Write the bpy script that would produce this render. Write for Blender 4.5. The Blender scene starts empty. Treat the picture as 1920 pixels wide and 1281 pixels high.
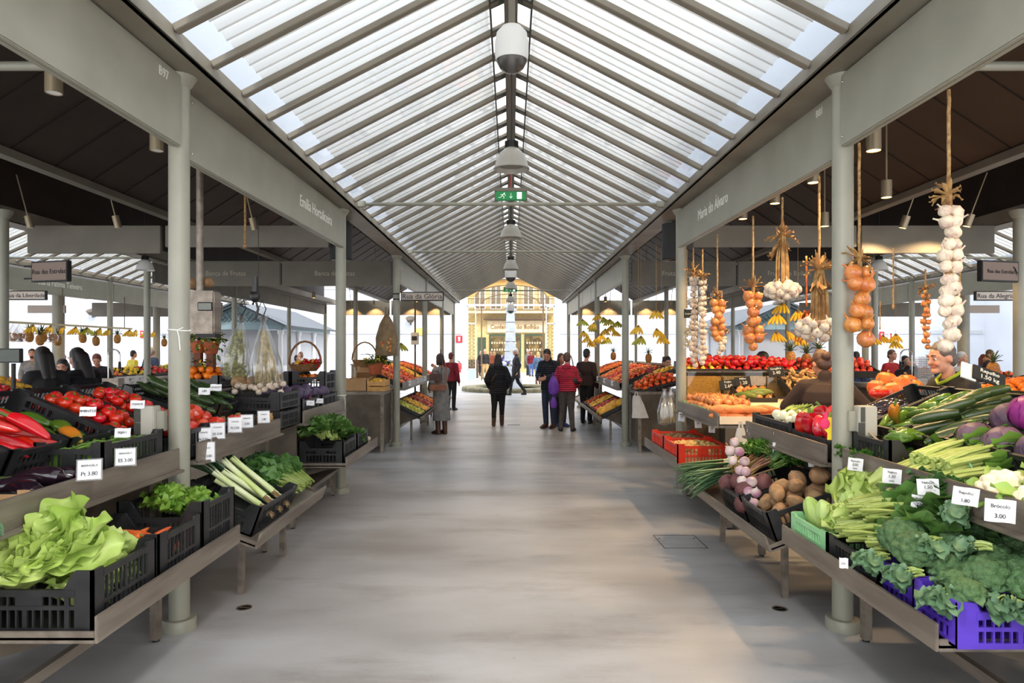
import bpy, bmesh, math, random
import numpy as np
from mathutils import Vector as V, Matrix as Mx, Euler, noise
RN = random.Random(11)
U = RN.uniform
COL = bpy.context.scene.collection
F, CX, CY, H = 1280.0, 958.0, 656.0, 1.683   # focal length in pixels, vanishing point, eye height
def P(px, py, Y): return V(((px-CX)*Y/F, Y, H-(py-CY)*Y/F))
def PX(px, Y): return (px-CX)*Y/F
def lin(c): return tuple(((x/255)/12.92 if x/255 <= .04045 else ((x/255+.055)/1.055)**2.4) for x in c)

# ---------------------------------------------------------------- materials
MATS = {}
def mat(name, c, c2=None, rough=.5, metal=0., scale=8., bump=0., bscale=None, rnd=0., coat=0., spec=.5, detail=4., stretch=None, sss=0., trans=0., lo=.35, hi=.65):
    """procedural principled material: two colours mixed by noise, optional bump, optional per-object variation"""
    if name in MATS: return MATS[name]
    m = bpy.data.materials.new(name); m.use_nodes = True
    nt = m.node_tree; N = nt.nodes; L = nt.links
    b = N['Principled BSDF']
    b.inputs['Roughness'].default_value = rough; b.inputs['Metallic'].default_value = metal
    b.inputs['Specular IOR Level'].default_value = spec
    if coat: b.inputs['Coat Weight'].default_value = coat; b.inputs['Coat Roughness'].default_value = .15
    if sss: b.inputs['Subsurface Weight'].default_value = sss; b.inputs['Subsurface Radius'].default_value = (.02, .01, .006); b.inputs['Subsurface Scale'].default_value = .5
    ca = (*lin(c), 1); cb = (*lin(c2 or c), 1)
    tc = N.new('ShaderNodeTexCoord'); src = tc.outputs['Object']
    if stretch:
        mp = N.new('ShaderNodeMapping'); mp.inputs['Scale'].default_value = stretch
        L.new(src, mp.inputs['Vector']); src = mp.outputs['Vector']
    if c2 or bump:
        ns = N.new('ShaderNodeTexNoise'); ns.inputs['Scale'].default_value = scale; ns.inputs['Detail'].default_value = detail
        if rnd:
            oi = N.new('ShaderNodeObjectInfo'); ad = N.new('ShaderNodeVectorMath'); ad.operation = 'ADD'
            mu = N.new('ShaderNodeMath'); mu.operation = 'MULTIPLY'; mu.inputs[1].default_value = 40
            L.new(oi.outputs['Random'], mu.inputs[0]); L.new(src, ad.inputs[0]); L.new(mu.outputs[0], ad.inputs[1]); src = ad.outputs[0]
        L.new(src, ns.inputs['Vector'])
    col = None
    if c2:
        rp = N.new('ShaderNodeValToRGB'); rp.color_ramp.elements[0].position = lo; rp.color_ramp.elements[1].position = hi
        rp.color_ramp.elements[0].color = ca; rp.color_ramp.elements[1].color = cb
        L.new(ns.outputs['Fac'], rp.inputs['Fac']); col = rp.outputs['Color']
    if rnd:
        hs = N.new('ShaderNodeHueSaturation'); oi2 = N.new('ShaderNodeObjectInfo')
        mr = N.new('ShaderNodeMapRange'); mr.inputs['To Min'].default_value = 1-rnd; mr.inputs['To Max'].default_value = 1+rnd
        L.new(oi2.outputs['Random'], mr.inputs['Value']); L.new(mr.outputs[0], hs.inputs['Value'])
        mh = N.new('ShaderNodeMapRange'); mh.inputs['To Min'].default_value = .5-rnd*.045; mh.inputs['To Max'].default_value = .5+rnd*.045
        ml = N.new('ShaderNodeMath'); ml.operation = 'FRACT'; mm = N.new('ShaderNodeMath'); mm.operation = 'MULTIPLY'; mm.inputs[1].default_value = 7.31
        L.new(oi2.outputs['Random'], mm.inputs[0]); L.new(mm.outputs[0], ml.inputs[0]); L.new(ml.outputs[0], mh.inputs['Value']); L.new(mh.outputs[0], hs.inputs['Hue'])
        if col: L.new(col, hs.inputs['Color'])
        else: hs.inputs['Color'].default_value = ca
        col = hs.outputs['Color']
    if col: L.new(col, b.inputs['Base Color'])
    else: b.inputs['Base Color'].default_value = ca
    if bump:
        bp = N.new('ShaderNodeBump'); bp.inputs['Strength'].default_value = bump; bp.inputs['Distance'].default_value = .01
        if bscale:
            n2 = N.new('ShaderNodeTexNoise'); n2.inputs['Scale'].default_value = bscale; L.new(src, n2.inputs['Vector']); L.new(n2.outputs['Fac'], bp.inputs['Height'])
        else: L.new(ns.outputs['Fac'], bp.inputs['Height'])
        L.new(bp.outputs['Normal'], b.inputs['Normal'])
    if trans:   # thin leaf: part of the light comes through
        out = N['Material Output']; tr = N.new('ShaderNodeBsdfTranslucent'); mx = N.new('ShaderNodeMixShader'); mx.inputs[0].default_value = trans
        if col: L.new(col, tr.inputs['Color'])
        else: tr.inputs['Color'].default_value = ca
        L.new(b.outputs[0], mx.inputs[1]); L.new(tr.outputs[0], mx.inputs[2]); L.new(mx.outputs[0], out.inputs['Surface'])
    MATS[name] = m
    return m
def emit(name, c, s):
    m = bpy.data.materials.new(name); m.use_nodes = True; N = m.node_tree.nodes
    b = N['Principled BSDF']; b.inputs['Base Color'].default_value = (*lin(c), 1); b.inputs['Emission Color'].default_value = (*lin(c), 1); b.inputs['Emission Strength'].default_value = s
    MATS[name] = m; return m
def glassy(name, tint, gloss=1., rough=.02, film=None, filmc=(255, 255, 255)):
    """thin clear sheet: transparent + fresnel reflection, optional milky film share"""
    m = bpy.data.materials.new(name); m.use_nodes = True; nt = m.node_tree; N = nt.nodes; L = nt.links
    N.remove(N['Principled BSDF']); out = N['Material Output']
    t = N.new('ShaderNodeBsdfTransparent'); t.inputs['Color'].default_value = (*lin(tint), 1)
    g = N.new('ShaderNodeBsdfGlossy'); g.inputs['Roughness'].default_value = rough
    ge = N.new('ShaderNodeNewGeometry'); mr = N.new('ShaderNodeMapRange'); mr.inputs['To Min'].default_value = 1.5; mr.inputs['To Max'].default_value = 1/1.5
    L.new(ge.outputs['Backfacing'], mr.inputs['Value']); fr = N.new('ShaderNodeFresnel'); L.new(mr.outputs[0], fr.inputs['IOR'])
    mu = N.new('ShaderNodeMath'); mu.operation = 'MULTIPLY'; mu.inputs[1].default_value = gloss; L.new(fr.outputs[0], mu.inputs[0])
    first = t.outputs[0]
    if film:
        d = N.new('ShaderNodeBsdfDiffuse'); d.inputs['Color'].default_value = (*lin(filmc), 1)
        tl = N.new('ShaderNodeBsdfTranslucent'); tl.inputs['Color'].default_value = (*lin(filmc), 1)
        m1 = N.new('ShaderNodeMixShader'); L.new(d.outputs[0], m1.inputs[1]); L.new(tl.outputs[0], m1.inputs[2])
        m2 = N.new('ShaderNodeMixShader'); m2.inputs[0].default_value = film; L.new(t.outputs[0], m2.inputs[1]); L.new(m1.outputs[0], m2.inputs[2]); first = m2.outputs[0]
    mx = N.new('ShaderNodeMixShader'); L.new(mu.outputs[0], mx.inputs[0]); L.new(first, mx.inputs[1]); L.new(g.outputs[0], mx.inputs[2]); L.new(mx.outputs[0], out.inputs['Surface'])
    MATS[name] = m; return m

# ---------------------------------------------------------------- mesh builder
def frame(d):
    d = V(d).normalized(); a = V((0, 0, 1)) if abs(d.z) < .95 else V((1, 0, 0))
    x = a.cross(d).normalized(); y = d.cross(x); return x, y, d
class MB:
    leafy = False
    def __init__(s): s.v = []; s.f = []
    def add(s, vs, fs, M=None):
        o = len(s.v)
        s.v += [tuple(M @ V(v)) for v in vs] if M else [tuple(v) for v in vs]
        s.f += [tuple(i+o for i in f) for f in fs]; return s
    def box(s, x0, y0, z0, x1, y1, z1, M=None):
        if x0 > x1: x0, x1 = x1, x0
        if y0 > y1: y0, y1 = y1, y0
        if z0 > z1: z0, z1 = z1, z0
        return s.add([(x0,y0,z0),(x1,y0,z0),(x1,y1,z0),(x0,y1,z0),(x0,y0,z1),(x1,y0,z1),(x1,y1,z1),(x0,y1,z1)],
            [(0,3,2,1),(4,5,6,7),(0,1,5,4),(1,2,6,5),(2,3,7,6),(3,0,4,7)], M)
    def cbox(s, c, sx, sy, sz, M=None): return s.box(c[0]-sx/2, c[1]-sy/2, c[2]-sz/2, c[0]+sx/2, c[1]+sy/2, c[2]+sz/2, M)
    def bar(s, p, q, w, h=None, up=None):
        p = V(p); q = V(q); h = h or w; x, y, d = frame(q-p)
        if up is not None: x = V(up).cross(d).normalized(); y = d.cross(x)
        vs = [p+x*(a*w/2)+y*(b*h/2) for a, b in ((-1,-1),(1,-1),(1,1),(-1,1))]+[q+x*(a*w/2)+y*(b*h/2) for a, b in ((-1,-1),(1,-1),(1,1),(-1,1))]
        return s.add(vs, [(0,3,2,1),(4,5,6,7),(0,1,5,4),(1,2,6,5),(2,3,7,6),(3,0,4,7)])
    def tube(s, pts, r, n=8, M=None, flat=1.):
        pts = [V(p) for p in pts]; k = len(pts); rs = r if isinstance(r, (list, tuple)) else [r]*k
        x, y, d = frame(pts[1]-pts[0]); vs = []
        for i, p in enumerate(pts):
            t = (pts[min(i+1, k-1)]-pts[max(i-1, 0)]).normalized()
            x = (x-t*x.dot(t)).normalized(); y = t.cross(x)
            for j in range(n):
                a = 2*math.pi*j/n; vs.append(p+(x*math.cos(a)+y*math.sin(a)*flat)*rs[i])
        fs = [(i*n+j, i*n+(j+1)%n, (i+1)*n+(j+1)%n, (i+1)*n+j) for i in range(k-1) for j in range(n)]
        fs += [tuple(reversed(range(n))), tuple((k-1)*n+j for j in range(n))]
        return s.add(vs, fs, M)
    def cyl(s, p, q, r, r2=None, n=16): return s.tube([p, q], [r, r if r2 is None else r2], n)
    def lathe(s, prof, n=16, M=None, lobes=0, amp=0., sq=None, twist=0., cap=True):
        """profile of (r,z) turned about z, bottom to top; lobes modulate the radius"""
        vs = []; fs = []; rows = []
        for r, z in prof:
            if r < 1e-6: rows.append([len(vs)]); vs.append((0, 0, z)); continue
            row = []
            for j in range(n):
                a = 2*math.pi*j/n+twist*z
                rr = r*(1+amp*math.cos(lobes*a)) if lobes else r
                row.append(len(vs)); vs.append((rr*math.cos(a), rr*math.sin(a)*(sq or 1), z))
            rows.append(row)
        for a, b in zip(rows, rows[1:]):
            for j in range(n):
                k = (j+1) % n
                if len(a) == 1 and len(b) > 1: fs.append((a[0], b[k], b[j]))
                elif len(b) == 1 and len(a) > 1: fs.append((a[j], a[k], b[0]))
                elif len(a) > 1: fs.append((a[j], a[k], b[k], b[j]))
        if cap and len(rows[0]) > 1: fs.append(tuple(reversed(rows[0])))
        if cap and len(rows[-1]) > 1: fs.append(tuple(rows[-1]))
        return s.add(vs, fs, M)
    def ball(s, c, r, n=10, sc=(1, 1, 1), M=None, lobes=0, amp=0.):
        k = max(4, n*2//3)
        pr = [(r*math.sin(math.pi*i/k) if 0 < i < k else 0, -r*math.cos(math.pi*i/k)) for i in range(k+1)]
        T = Mx.Translation(c) @ Mx.Diagonal((*sc, 1))
        return s.lathe(pr, n, (M @ T) if M else T, lobes, amp)
    def leaf(s, L, W, M=None, curl=.3, cup=.2, ruf=0., fr=9., ph=0., nx=5, ny=9, tip=.5, base=.25, twist=0., fold=0.):
        """blade growing along +y from the origin, width W, bending by curl, edges ruffled"""
        vs = []; y = z = 0.; an = 0.; s.leafy = True
        for i in range(ny):
            t = i/(ny-1)
            w = W*(base+(1-base)*math.sin(min(1, t/.55)*math.pi/2)) if t < .55 else W*(1-(1-tip*.0)*((t-.55)/.45)**(1.2+2*tip))
            w = max(w, W*.03)
            for j in range(nx):
                u = -1+2*j/(nx-1)
                zz = cup*W*u*u + ruf*W*abs(u)**1.5*math.sin(fr*t*2.1+ph+u*1.6) + fold*W*abs(u)
                vs.append((u*w/2*(1+ruf*.4*math.sin(fr*t*2.7+ph*2)), y - zz*math.sin(an), z+zz*math.cos(an)))
            if i < ny-1:
                an += curl/(ny-1); y += L/(ny-1)*math.cos(an); z += L/(ny-1)*math.sin(an)
        fs = [(i*nx+j, i*nx+j+1, (i+1)*nx+j+1, (i+1)*nx+j) for i in range(ny-1) for j in range(nx-1)]
        return s.add(vs, fs, M)
    def mesh(s, name, m, smooth=True, bev=0.):
        me = bpy.data.meshes.new(name); me.from_pydata(s.v, [], s.f)
        if bev:
            bm = bmesh.new(); bm.from_mesh(me)
            bmesh.ops.bevel(bm, geom=[e for e in bm.edges if e.is_manifold and e.calc_face_angle(0) > .5], offset=bev, segments=2, affect='EDGES', clamp_overlap=True)
            bm.to_mesh(me); bm.free()
        me.materials.append(m)
        if smooth:
            me.polygons.foreach_set('use_smooth', [True]*len(me.polygons))
            try: s.leafy or me.set_sharp_from_angle(angle=math.radians(38))
            except Exception: pass
        me.update(); return me
    def build(s, name, m, par=None, smooth=True, bev=0., loc=None):
        o = bpy.data.objects.new(name, s.mesh(name, m, smooth, bev)); COL.objects.link(o)
        if par: o.parent = par
        if loc is not None: o.location = loc
        return o
def tag(o, label=None, cat=None, group=None, kind=None):
    if label: o['label'] = label
    if cat: o['category'] = cat
    if group: o['group'] = group
    if kind: o['kind'] = kind
    return o
def struct(o): o['kind'] = 'structure'; return o
def empty(name, loc=(0, 0, 0), rz=0., label=None, cat=None, group=None):
    o = bpy.data.objects.new(name, None); COL.objects.link(o); o.location = loc; o.rotation_euler = (0, 0, rz); o.empty_display_size = .05
    return tag(o, label, cat, group)
def thing(name, label, cat, loc=(0, 0, 0), M=None, group=None):
    o = empty(name, loc, 0, label, cat, group)
    if M is not None: o.matrix_local = M
    return o
CH = {}
def kids(o):
    if o.name not in CH: CH[o.name] = [c for c in o.children]
    return CH[o.name]
def copytree(o, par=None):
    c = o.copy(); COL.objects.link(c)
    if par is not None: c.parent = par
    ks = kids(o)
    for k in ks: copytree(k, c)
    return c
class Proto:
    """first use places the original, later uses copy it with its parts"""
    def __init__(s, o): s.o = o; s.used = False; kids(o); [kids(k) for k in kids(o)]
    def put(s, M, label, group=None, cat=None):
        if s.used: c = copytree(s.o)
        else: c = s.o; s.used = True
        c.matrix_local = M; c['label'] = label
        if cat: c['category'] = cat
        if group: c['group'] = group
        elif 'group' in c: del c['group']
        return c
def text(s, size, m, M, par, name='lettering', bold=0., ext=.0015, ax='CENTER', sx=1., ls=1.):
    cu = bpy.data.curves.new('t', 'FONT'); cu.body = s; cu.size = size; cu.align_x = ax; cu.align_y = 'CENTER'; cu.extrude = ext; cu.offset = bold; cu.resolution_u = 2; cu.space_character = ls
    o = bpy.data.objects.new('t', cu); me = bpy.data.meshes.new_from_object(o); me.name = name
    bpy.data.objects.remove(o); bpy.data.curves.remove(cu)
    me.materials.clear(); me.materials.append(m)
    o = bpy.data.objects.new(name, me); COL.objects.link(o); o.parent = par; o.matrix_local = M @ Mx.Diagonal((sx, 1, 1, 1)); return o
def RX(a): return Mx.Rotation(a, 4, 'X')
def RY(a): return Mx.Rotation(a, 4, 'Y')
def RZ(a): return Mx.Rotation(a, 4, 'Z')
def T(x, y=None, z=None): return Mx.Translation(x if y is None else (x, y, z))
def S(a, b=None, c=None): return Mx.Diagonal((a, a if b is None else b, a if c is None else c, 1))
# text facing: -Y (toward the camera), +X side or -X side of a wall
FACE = {'cam': RX(math.pi/2), '+x': RZ(math.pi/2) @ RX(math.pi/2), '-x': RZ(-math.pi/2) @ RX(math.pi/2)}

# ---------------------------------------------------------------- palette
paint = mat('grey_green_paint', (150, 149, 135), (141, 140, 126), rough=.38, scale=3, bump=.02, bscale=180)
paintd = mat('dark_board_paint', (112, 107, 94), (100, 95, 84), rough=.5, scale=2)
gutterm = mat('gutter_paint', (136, 131, 118), (118, 110, 97), rough=.42, scale=2.5)
steel = mat('brushed_steel', (148, 138, 126), (118, 108, 98), rough=.45, metal=.55, scale=14, bump=.03, stretch=(1, .12, 1))
steeld = mat('dull_steel_panel', (108, 98, 86), (88, 80, 70), rough=.5, metal=.6, scale=5)
chrome = mat('chrome', (190, 190, 188), rough=.2, metal=1.)
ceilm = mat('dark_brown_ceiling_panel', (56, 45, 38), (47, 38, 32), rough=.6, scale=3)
jointm = mat('ceiling_joint', (22, 18, 16), rough=.8)
blackp = mat('black_plastic', (30, 31, 33), (46, 46, 47), rough=.42, scale=9, bump=.03, lo=.4, hi=.75)
redp = mat('red_plastic', (214, 50, 22), (190, 40, 18), rough=.4, scale=7)
mintp = mat('mint_plastic', (158, 212, 158), (140, 196, 142), rough=.4, scale=7)
purplep = mat('purple_plastic', (92, 62, 190), (76, 48, 168), rough=.4, scale=7)
wood = mat('pale_crate_wood', (206, 160, 98), (176, 128, 72), rough=.65, scale=10, stretch=(1, 8, 8), bump=.05)
card = mat('cardboard', (186, 148, 106), (168, 130, 90), rough=.85, scale=6)
white = mat('white_card', (236, 236, 232), rough=.6)
paper = mat('paper_tag', (232, 232, 234), (216, 217, 222), rough=.7, scale=6)
ink = mat('black_ink', (28, 28, 34), rough=.7)
signw = mat('white_lettering', (238, 238, 232), rough=.5)
ropem = mat('jute_rope', (176, 142, 92), (128, 96, 58), rough=.9, scale=60, bump=.4)
dark = mat('dark_rubber', (22, 22, 22), rough=.6)
clear = glassy('clear_plastic', (250, 250, 250), .9, .08, .10)
# ================================================================ people
def hull(b, pts):
    bm = bmesh.new(); [bm.verts.new(p) for p in pts]; r = bmesh.ops.convex_hull(bm, input=bm.verts)
    bmesh.ops.delete(bm, geom=[v for v in bm.verts if not v.link_faces], context='VERTS'); bm.verts.index_update()
    b.add([v.co[:] for v in bm.verts], [[v.index for v in f.verts] for f in bm.faces]); bm.free()
SPH = [V((math.sin(math.pi*i/6)*math.cos(math.pi*j/5), math.sin(math.pi*i/6)*math.sin(math.pi*j/5), math.cos(math.pi*i/6))) for i in range(7) for j in range(10)]
def blob(prims, voxel, m, name, par, smooth=4):
    """fuse tapered limbs and ellipsoids into one continuous skin"""
    b = MB()
    for p in prims:
        if p[0] == 'c': hull(b, [V(p[1])+d*p[3] for d in SPH]+[V(p[2])+d*p[4] for d in SPH])
        elif p[0] == 'e':
            Rm = p[3] if len(p) > 3 else Mx.Identity(4); hull(b, [V(p[1])+(Rm @ V((d.x*p[2][0], d.y*p[2][1], d.z*p[2][2]))) for d in SPH])
        elif p[0] == 'k': hull(b, [V(c)+V((rx*math.cos(a*.3927), ry*math.sin(a*.3927), 0)) for c, rx, ry in p[1] for a in range(16)])
        elif p[0] == 'h': hull(b, p[1])
    me = bpy.data.meshes.new(name); me.from_pydata(b.v, [], b.f); o = bpy.data.objects.new('tmp', me); COL.objects.link(o)
    r = o.modifiers.new('r', 'REMESH'); r.mode = 'VOXEL'; r.voxel_size = voxel; r.use_smooth_shade = True
    if smooth: s = o.modifiers.new('s', 'SMOOTH'); s.iterations = smooth; s.factor = .5
    dg = bpy.context.evaluated_depsgraph_get(); m2 = bpy.data.meshes.new_from_object(o.evaluated_get(dg)); m2.name = name
    bpy.data.objects.remove(o); bpy.data.meshes.remove(me); m2.materials.clear(); m2.materials.append(m); m2.polygons.foreach_set('use_smooth', [True]*len(m2.polygons))
    q = bpy.data.objects.new(name, m2); COL.objects.link(q); q.parent = par; return q
skin = mat('skin', (206, 152, 124), (192, 136, 110), rough=.5, scale=20, sss=.15)
hairm = {'black': mat('black_hair', (26, 22, 22), (40, 34, 32), rough=.45, scale=60, stretch=(6, 6, 1), bump=.3), 'brown': mat('brown_hair', (66, 44, 34), (92, 64, 46), rough=.5, scale=60, stretch=(6, 6, 1), bump=.3), 'grey': mat('grey_hair', (206, 204, 200), (170, 168, 164), rough=.5, scale=60, stretch=(6, 6, 1), bump=.3), 'red': mat('auburn_hair', (112, 48, 34), (86, 38, 28), rough=.5, scale=60, stretch=(6, 6, 1), bump=.3), 'salt': mat('greying_hair', (104, 92, 84), (66, 56, 50), rough=.5, scale=60, stretch=(6, 6, 1), bump=.3), 'blond': mat('blond_hair', (186, 150, 100), (160, 122, 78), rough=.5, scale=60, stretch=(6, 6, 1), bump=.3)}
def cloth(n, c, c2=None, sc=12., quilt=0., rough=.85):
    m = mat(n, c, c2 or tuple(int(x*.86) for x in c), rough=rough, scale=sc, bump=.15, bscale=26)
    if quilt:    # stitched puffer rings
        nt = m.node_tree; N = nt.nodes; L = nt.links; b = N['Principled BSDF']; tc = N.new('ShaderNodeTexCoord'); w = N.new('ShaderNodeTexWave'); w.bands_direction = 'Z'; w.inputs['Scale'].default_value = quilt; w.inputs['Distortion'].default_value = .8; w.inputs['Detail'].default_value = 1
        L.new(tc.outputs['Object'], w.inputs['Vector']); bp = N.new('ShaderNodeBump'); bp.inputs['Strength'].default_value = .8; bp.inputs['Distance'].default_value = .03; L.new(w.outputs['Fac'], bp.inputs['Height']); L.new(bp.outputs['Normal'], b.inputs['Normal'])
    return m
def person(label, xy, rz, h, top, legs, shoes, hair, J=None, lean=0., head=(0, 0), hem=.50, puff=.010, coat=None, vx=.012, hood=None, face=True, sleeve=1., group=None, z=0., fem=False, boots=0., beard=None, collar=None, girth=1., tuck=False):
    """top/legs/shoes = materials; hair = (style, colour); J overrides joints (fractions of height); coat = hem height with its half-widths"""
    root = thing('person', label, 'person', (xy[0], xy[1], z), group=group); root.rotation_euler = (0, 0, rz)
    D = dict(hipc=(0, 0, .52), waist=(0, 0, .61), chest=(0, .004, .705), neck=(0, .012, .825), head=(0, -.004, .918),
        shoL=(.086 if fem else .099, .012, .778), elbL=(.135, .03, .635), wriL=(.135, -.025, .49), hipL=(.048, 0, .505), kneL=(.052, -.008, .285), ankL=(.052, .012, .045), toeL=(.060, -.085, .018))
    for k in ('sho', 'elb', 'wri', 'hip', 'kne', 'ank', 'toe'): a = D[k+'L']; D[k+'R'] = (-a[0], a[1], a[2])
    up = ('waist', 'chest', 'neck', 'head', 'shoL', 'elbL', 'wriL', 'shoR', 'elbR', 'wriR'); J = J or {}
    Rl = T(D['hipc']) @ RX(lean) @ T(tuple(-x for x in D['hipc']))
    p = {k: (Rl @ V(v) if k in up else V(v)) for k, v in D.items()}
    for k, v in J.items(): p[k] = V(v)
    p = {k: v*h for k, v in p.items()}; s = h; A = lambda r: r*s
    HM = T(p['neck']) @ RZ(head[0]) @ RX(lean*.4+head[1]) @ T(-p['neck']); hc = p['neck']+V((0, -.018*s, .093*s)); HV = lambda x, y, z_: HM @ (hc+V((x*s, y*s, z_*s))); HR = HM.to_3x3().to_4x4()
    g = girth; body = [('e', HV(0, 0, .012), (A(.044), A(.055), A(.056)), HR), ('e', HV(0, -.012, -.024), (A(.034), A(.040), A(.042)), HR), ('c', p['neck']-V((0, 0, .01*s)), HV(0, .012, -.03), A(.030), A(.027)),
        ('e', p['chest'], (A(.085*g), A(.058*g), A(.10))), ('e', p['waist'], (A(.072*g), A(.052*g), A(.075))), ('e', p['hipc'], (A(.083*g), A(.062*g), A(.07)))]
    if face: body += [('c', HV(0, -.052, .008), HV(0, -.062, -.012), A(.005), A(.0075)), ('e', HV(0, -.045, -.050), (A(.020), A(.014), A(.014)), HR), ('c', HV(-.022, -.047, .016), HV(.022, -.047, .016), A(.007), A(.007)), ('e', HV(.045, .006, -.004), (A(.006), A(.013), A(.019)), HR), ('e', HV(-.045, .006, -.004), (A(.006), A(.013), A(.019)), HR), ('e', HV(.022, -.043, -.016), (A(.014), A(.010), A(.014)), HR), ('e', HV(-.022, -.043, -.016), (A(.014), A(.010), A(.014)), HR)]
    tp = []; tr = []
    for e in ('L', 'R'):
        so, el, wr, hi, kn, an, to = (p[k+e] for k in ('sho', 'elb', 'wri', 'hip', 'kne', 'ank', 'toe'))
        body += [('c', p['neck']-V((0, 0, .02*s)), so, A(.03), A(.034)), ('c', so, el, A(.029), A(.023)), ('c', el, wr, A(.023), A(.015)), ('c', hi, kn, A(.050*g), A(.032)), ('c', kn, an, A(.031), A(.020)), ('c', an, to, A(.019), A(.012))]
        d = (wr-el).normalized(); x, y, _ = frame(d); sg = 1 if e == 'L' else -1
        pm = wr+d*A(.030); body.append(('e', pm, (A(.014), A(.022), A(.030)), Mx((x, y, d)).transposed().to_4x4()))
        for f in range(4):
            o_ = y*A(.0135*(f-1.5)); L_ = (.036, .044, .046, .038)[f]; k0 = wr+d*A(.052)+o_; k1 = k0+(d*.85-x*.4*sg)*A(L_*.55); k2 = k1+(d*.45-x*.8*sg)*A(L_*.5); body += [('c', k0, k1, A(.0062), A(.0056)), ('c', k1, k2, A(.0056), A(.0045))]
        t0 = wr+d*A(.018)+y*A(.020); body.append(('c', t0, t0+(d*.7+y*.6-x*.3*sg)*A(.036), A(.0075), A(.0055)))
        q = puff; tp += [('c', p['neck']-V((0, 0, .028*s)), so, A(.030+q*.6), A(.034+q*.8)), ('c', so, el, A(.032+q), A(.027+q)), ('c', el, el.lerp(wr, sleeve), A(.027+q), A(.021+q*.7))]
        f_ = A(.008); tr += [('c', hi, kn, A(.054*g)+f_*.5, A(.034)+f_), ('c', kn, an+V((0, 0, (boots or .0)*s)), A(.033)+f_, A(.026)+f_*.8)]
    tr.append(('e', p['hipc'], (A(.088*g), A(.068*g), A(.075))))
    if boots: body_b = []
    q = puff; tp += [('e', p['chest'], (A(.092*g+q), A(.066*g+q), A(.108))), ('e', p['waist'], (A(.080*g+q), A(.060*g+q), A(.085)))]
    if not tuck: tp.append(('k', [((p['waist'].x, p['waist'].y, p['waist'].z), A(.084*g+q), A(.064*g+q)), ((p['hipc'].x, p['hipc'].y, A(hem)), A(.092*g+q), A(.072*g+q))]))
    if coat: tp.append(('k', [(p['hipc']+V((0, 0, .03*s)), A(.092*g+q), A(.074*g+q)), ((p['hipc'].x, p['hipc'].y+A(.01), A(coat[0])), A(coat[1]), A(coat[2]))]))
    if collar: tp.append(('c', p['neck']-V((0, 0, .02*s)), p['neck']+V((0, 0, .018*s)), A(.044), A(.040)))
    if hood: tp += [('e', p['neck']+V((0, .042*s, -.012*s)), (A(.060), A(.036), A(.042)))]
    blob(body, vx, skin, 'body', root)
    blob(tp, vx, top, 'jacket' if not coat else 'coat', root, 3)
    if legs: blob(tr, vx, legs, 'trousers', root, 3)
    sh = []
    for e in ('L', 'R'):
        an, to = p['ank'+e], p['toe'+e]; dv = (to-an); dv.z = 0; dv.normalize(); sh = [('h', [an+V((0, 0, .0))+d*A(.026) for d in SPH]+[V((to.x, to.y, A(.016)))+V((d.x*A(.026), d.y*A(.026), d.z*A(.016))) for d in SPH]+[V((an.x, an.y, A(.012)))-dv*A(.012)+V((d.x*A(.026), d.y*A(.026), d.z*A(.012))) for d in SPH])]
        if boots: sh.append(('c', an, an+(p['kne'+e]-an).normalized()*A(boots), A(.030), A(.034)))
        blob(sh, vx*.8, shoes, 'boot' if boots else 'shoe', root, 2)
    st, hcol = hair; hp = []
    if st != 'none':
        hp = [('e', HV(0, .009, .025), (A(.050), A(.0555), A(.056)), HR)]
        if st == 'short': hp.append(('e', HV(0, .030, -.008), (A(.042), A(.034), A(.042)), HR))
        if st in ('bob', 'long'):
            hp += [('c', HV(.036, .012, .0), HV(.040, .008, -.055), A(.020), A(.018)), ('c', HV(-.036, .012, .0), HV(-.040, .008, -.055), A(.020), A(.018)), ('e', HV(0, .034, -.02), (A(.046), A(.034), A(.06)), HR)]
        if st == 'long': hp += [('c', HV(.016, .038, .0), HV(.020, .048, -.155), A(.036), A(.026)), ('c', HV(-.016, .038, .0), HV(-.020, .048, -.155), A(.036), A(.026)), ('c', HV(.04, .02, -.05), HV(.055, .0, -.15), A(.022), A(.014)), ('c', HV(-.04, .02, -.05), HV(-.055, .0, -.15), A(.022), A(.014))]
        if st == 'bun': hp += [('e', HV(0, .066, .03), (A(.026), A(.024), A(.026)), HR), ('e', HV(0, .030, .0), (A(.044), A(.036), A(.045)), HR)]
        if st == 'tail': hp += [('e', HV(0, .030, .0), (A(.044), A(.036), A(.045)), HR), ('c', HV(0, .066, .0), HV(0, .075, -.10), A(.020), A(.010))]
        if beard: hp += [('e', HV(0, -.040, -.046), (A(.027), A(.020), A(.022)), HR)]
        blob(hp, vx*.8, hairm[hcol], 'hair', root, 2)
    if face:
        for sg in (-1, 1): eo = MB().ball(HV(sg*.019, -.045, .004), A(.0068), 8).build('eye', mat('eye_white', (205, 196, 188), rough=.3), root); MB().ball(HV(sg*.019, -.0502, .0035), A(.0036), 8).build('iris', mat('eye_dark', (40, 28, 24), rough=.3), eo)
        b = MB(); b.tube([HV(-.016, -.046, -.033), HV(0, -.0525, -.031), HV(.016, -.046, -.033)], A(.004), 6); b.build('mouth', mat('lips', (166, 92, 84), rough=.5), root)
        if st != 'none':
            [MB().tube([HV(sg*.010, -.055, .020), HV(sg*.020, -.055, .024), HV(sg*.030, -.047, .020)], A(.0034), 5).build('eyebrow', hairm[hcol], root) for sg in (-1, 1)]
    return root, p, HV
PI = math.pi
def adopt(c, p): c.parent = p; c.matrix_parent_inverse = (T(p.location) @ p.rotation_euler.to_matrix().to_4x4()).inverted(); return c
def at(px, pyfoot): Y = F*H/(pyfoot-CY); return ((px-CX)*Y/F, Y)
def on(px, Y): return ((px-CX)*Y/F, Y)
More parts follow.
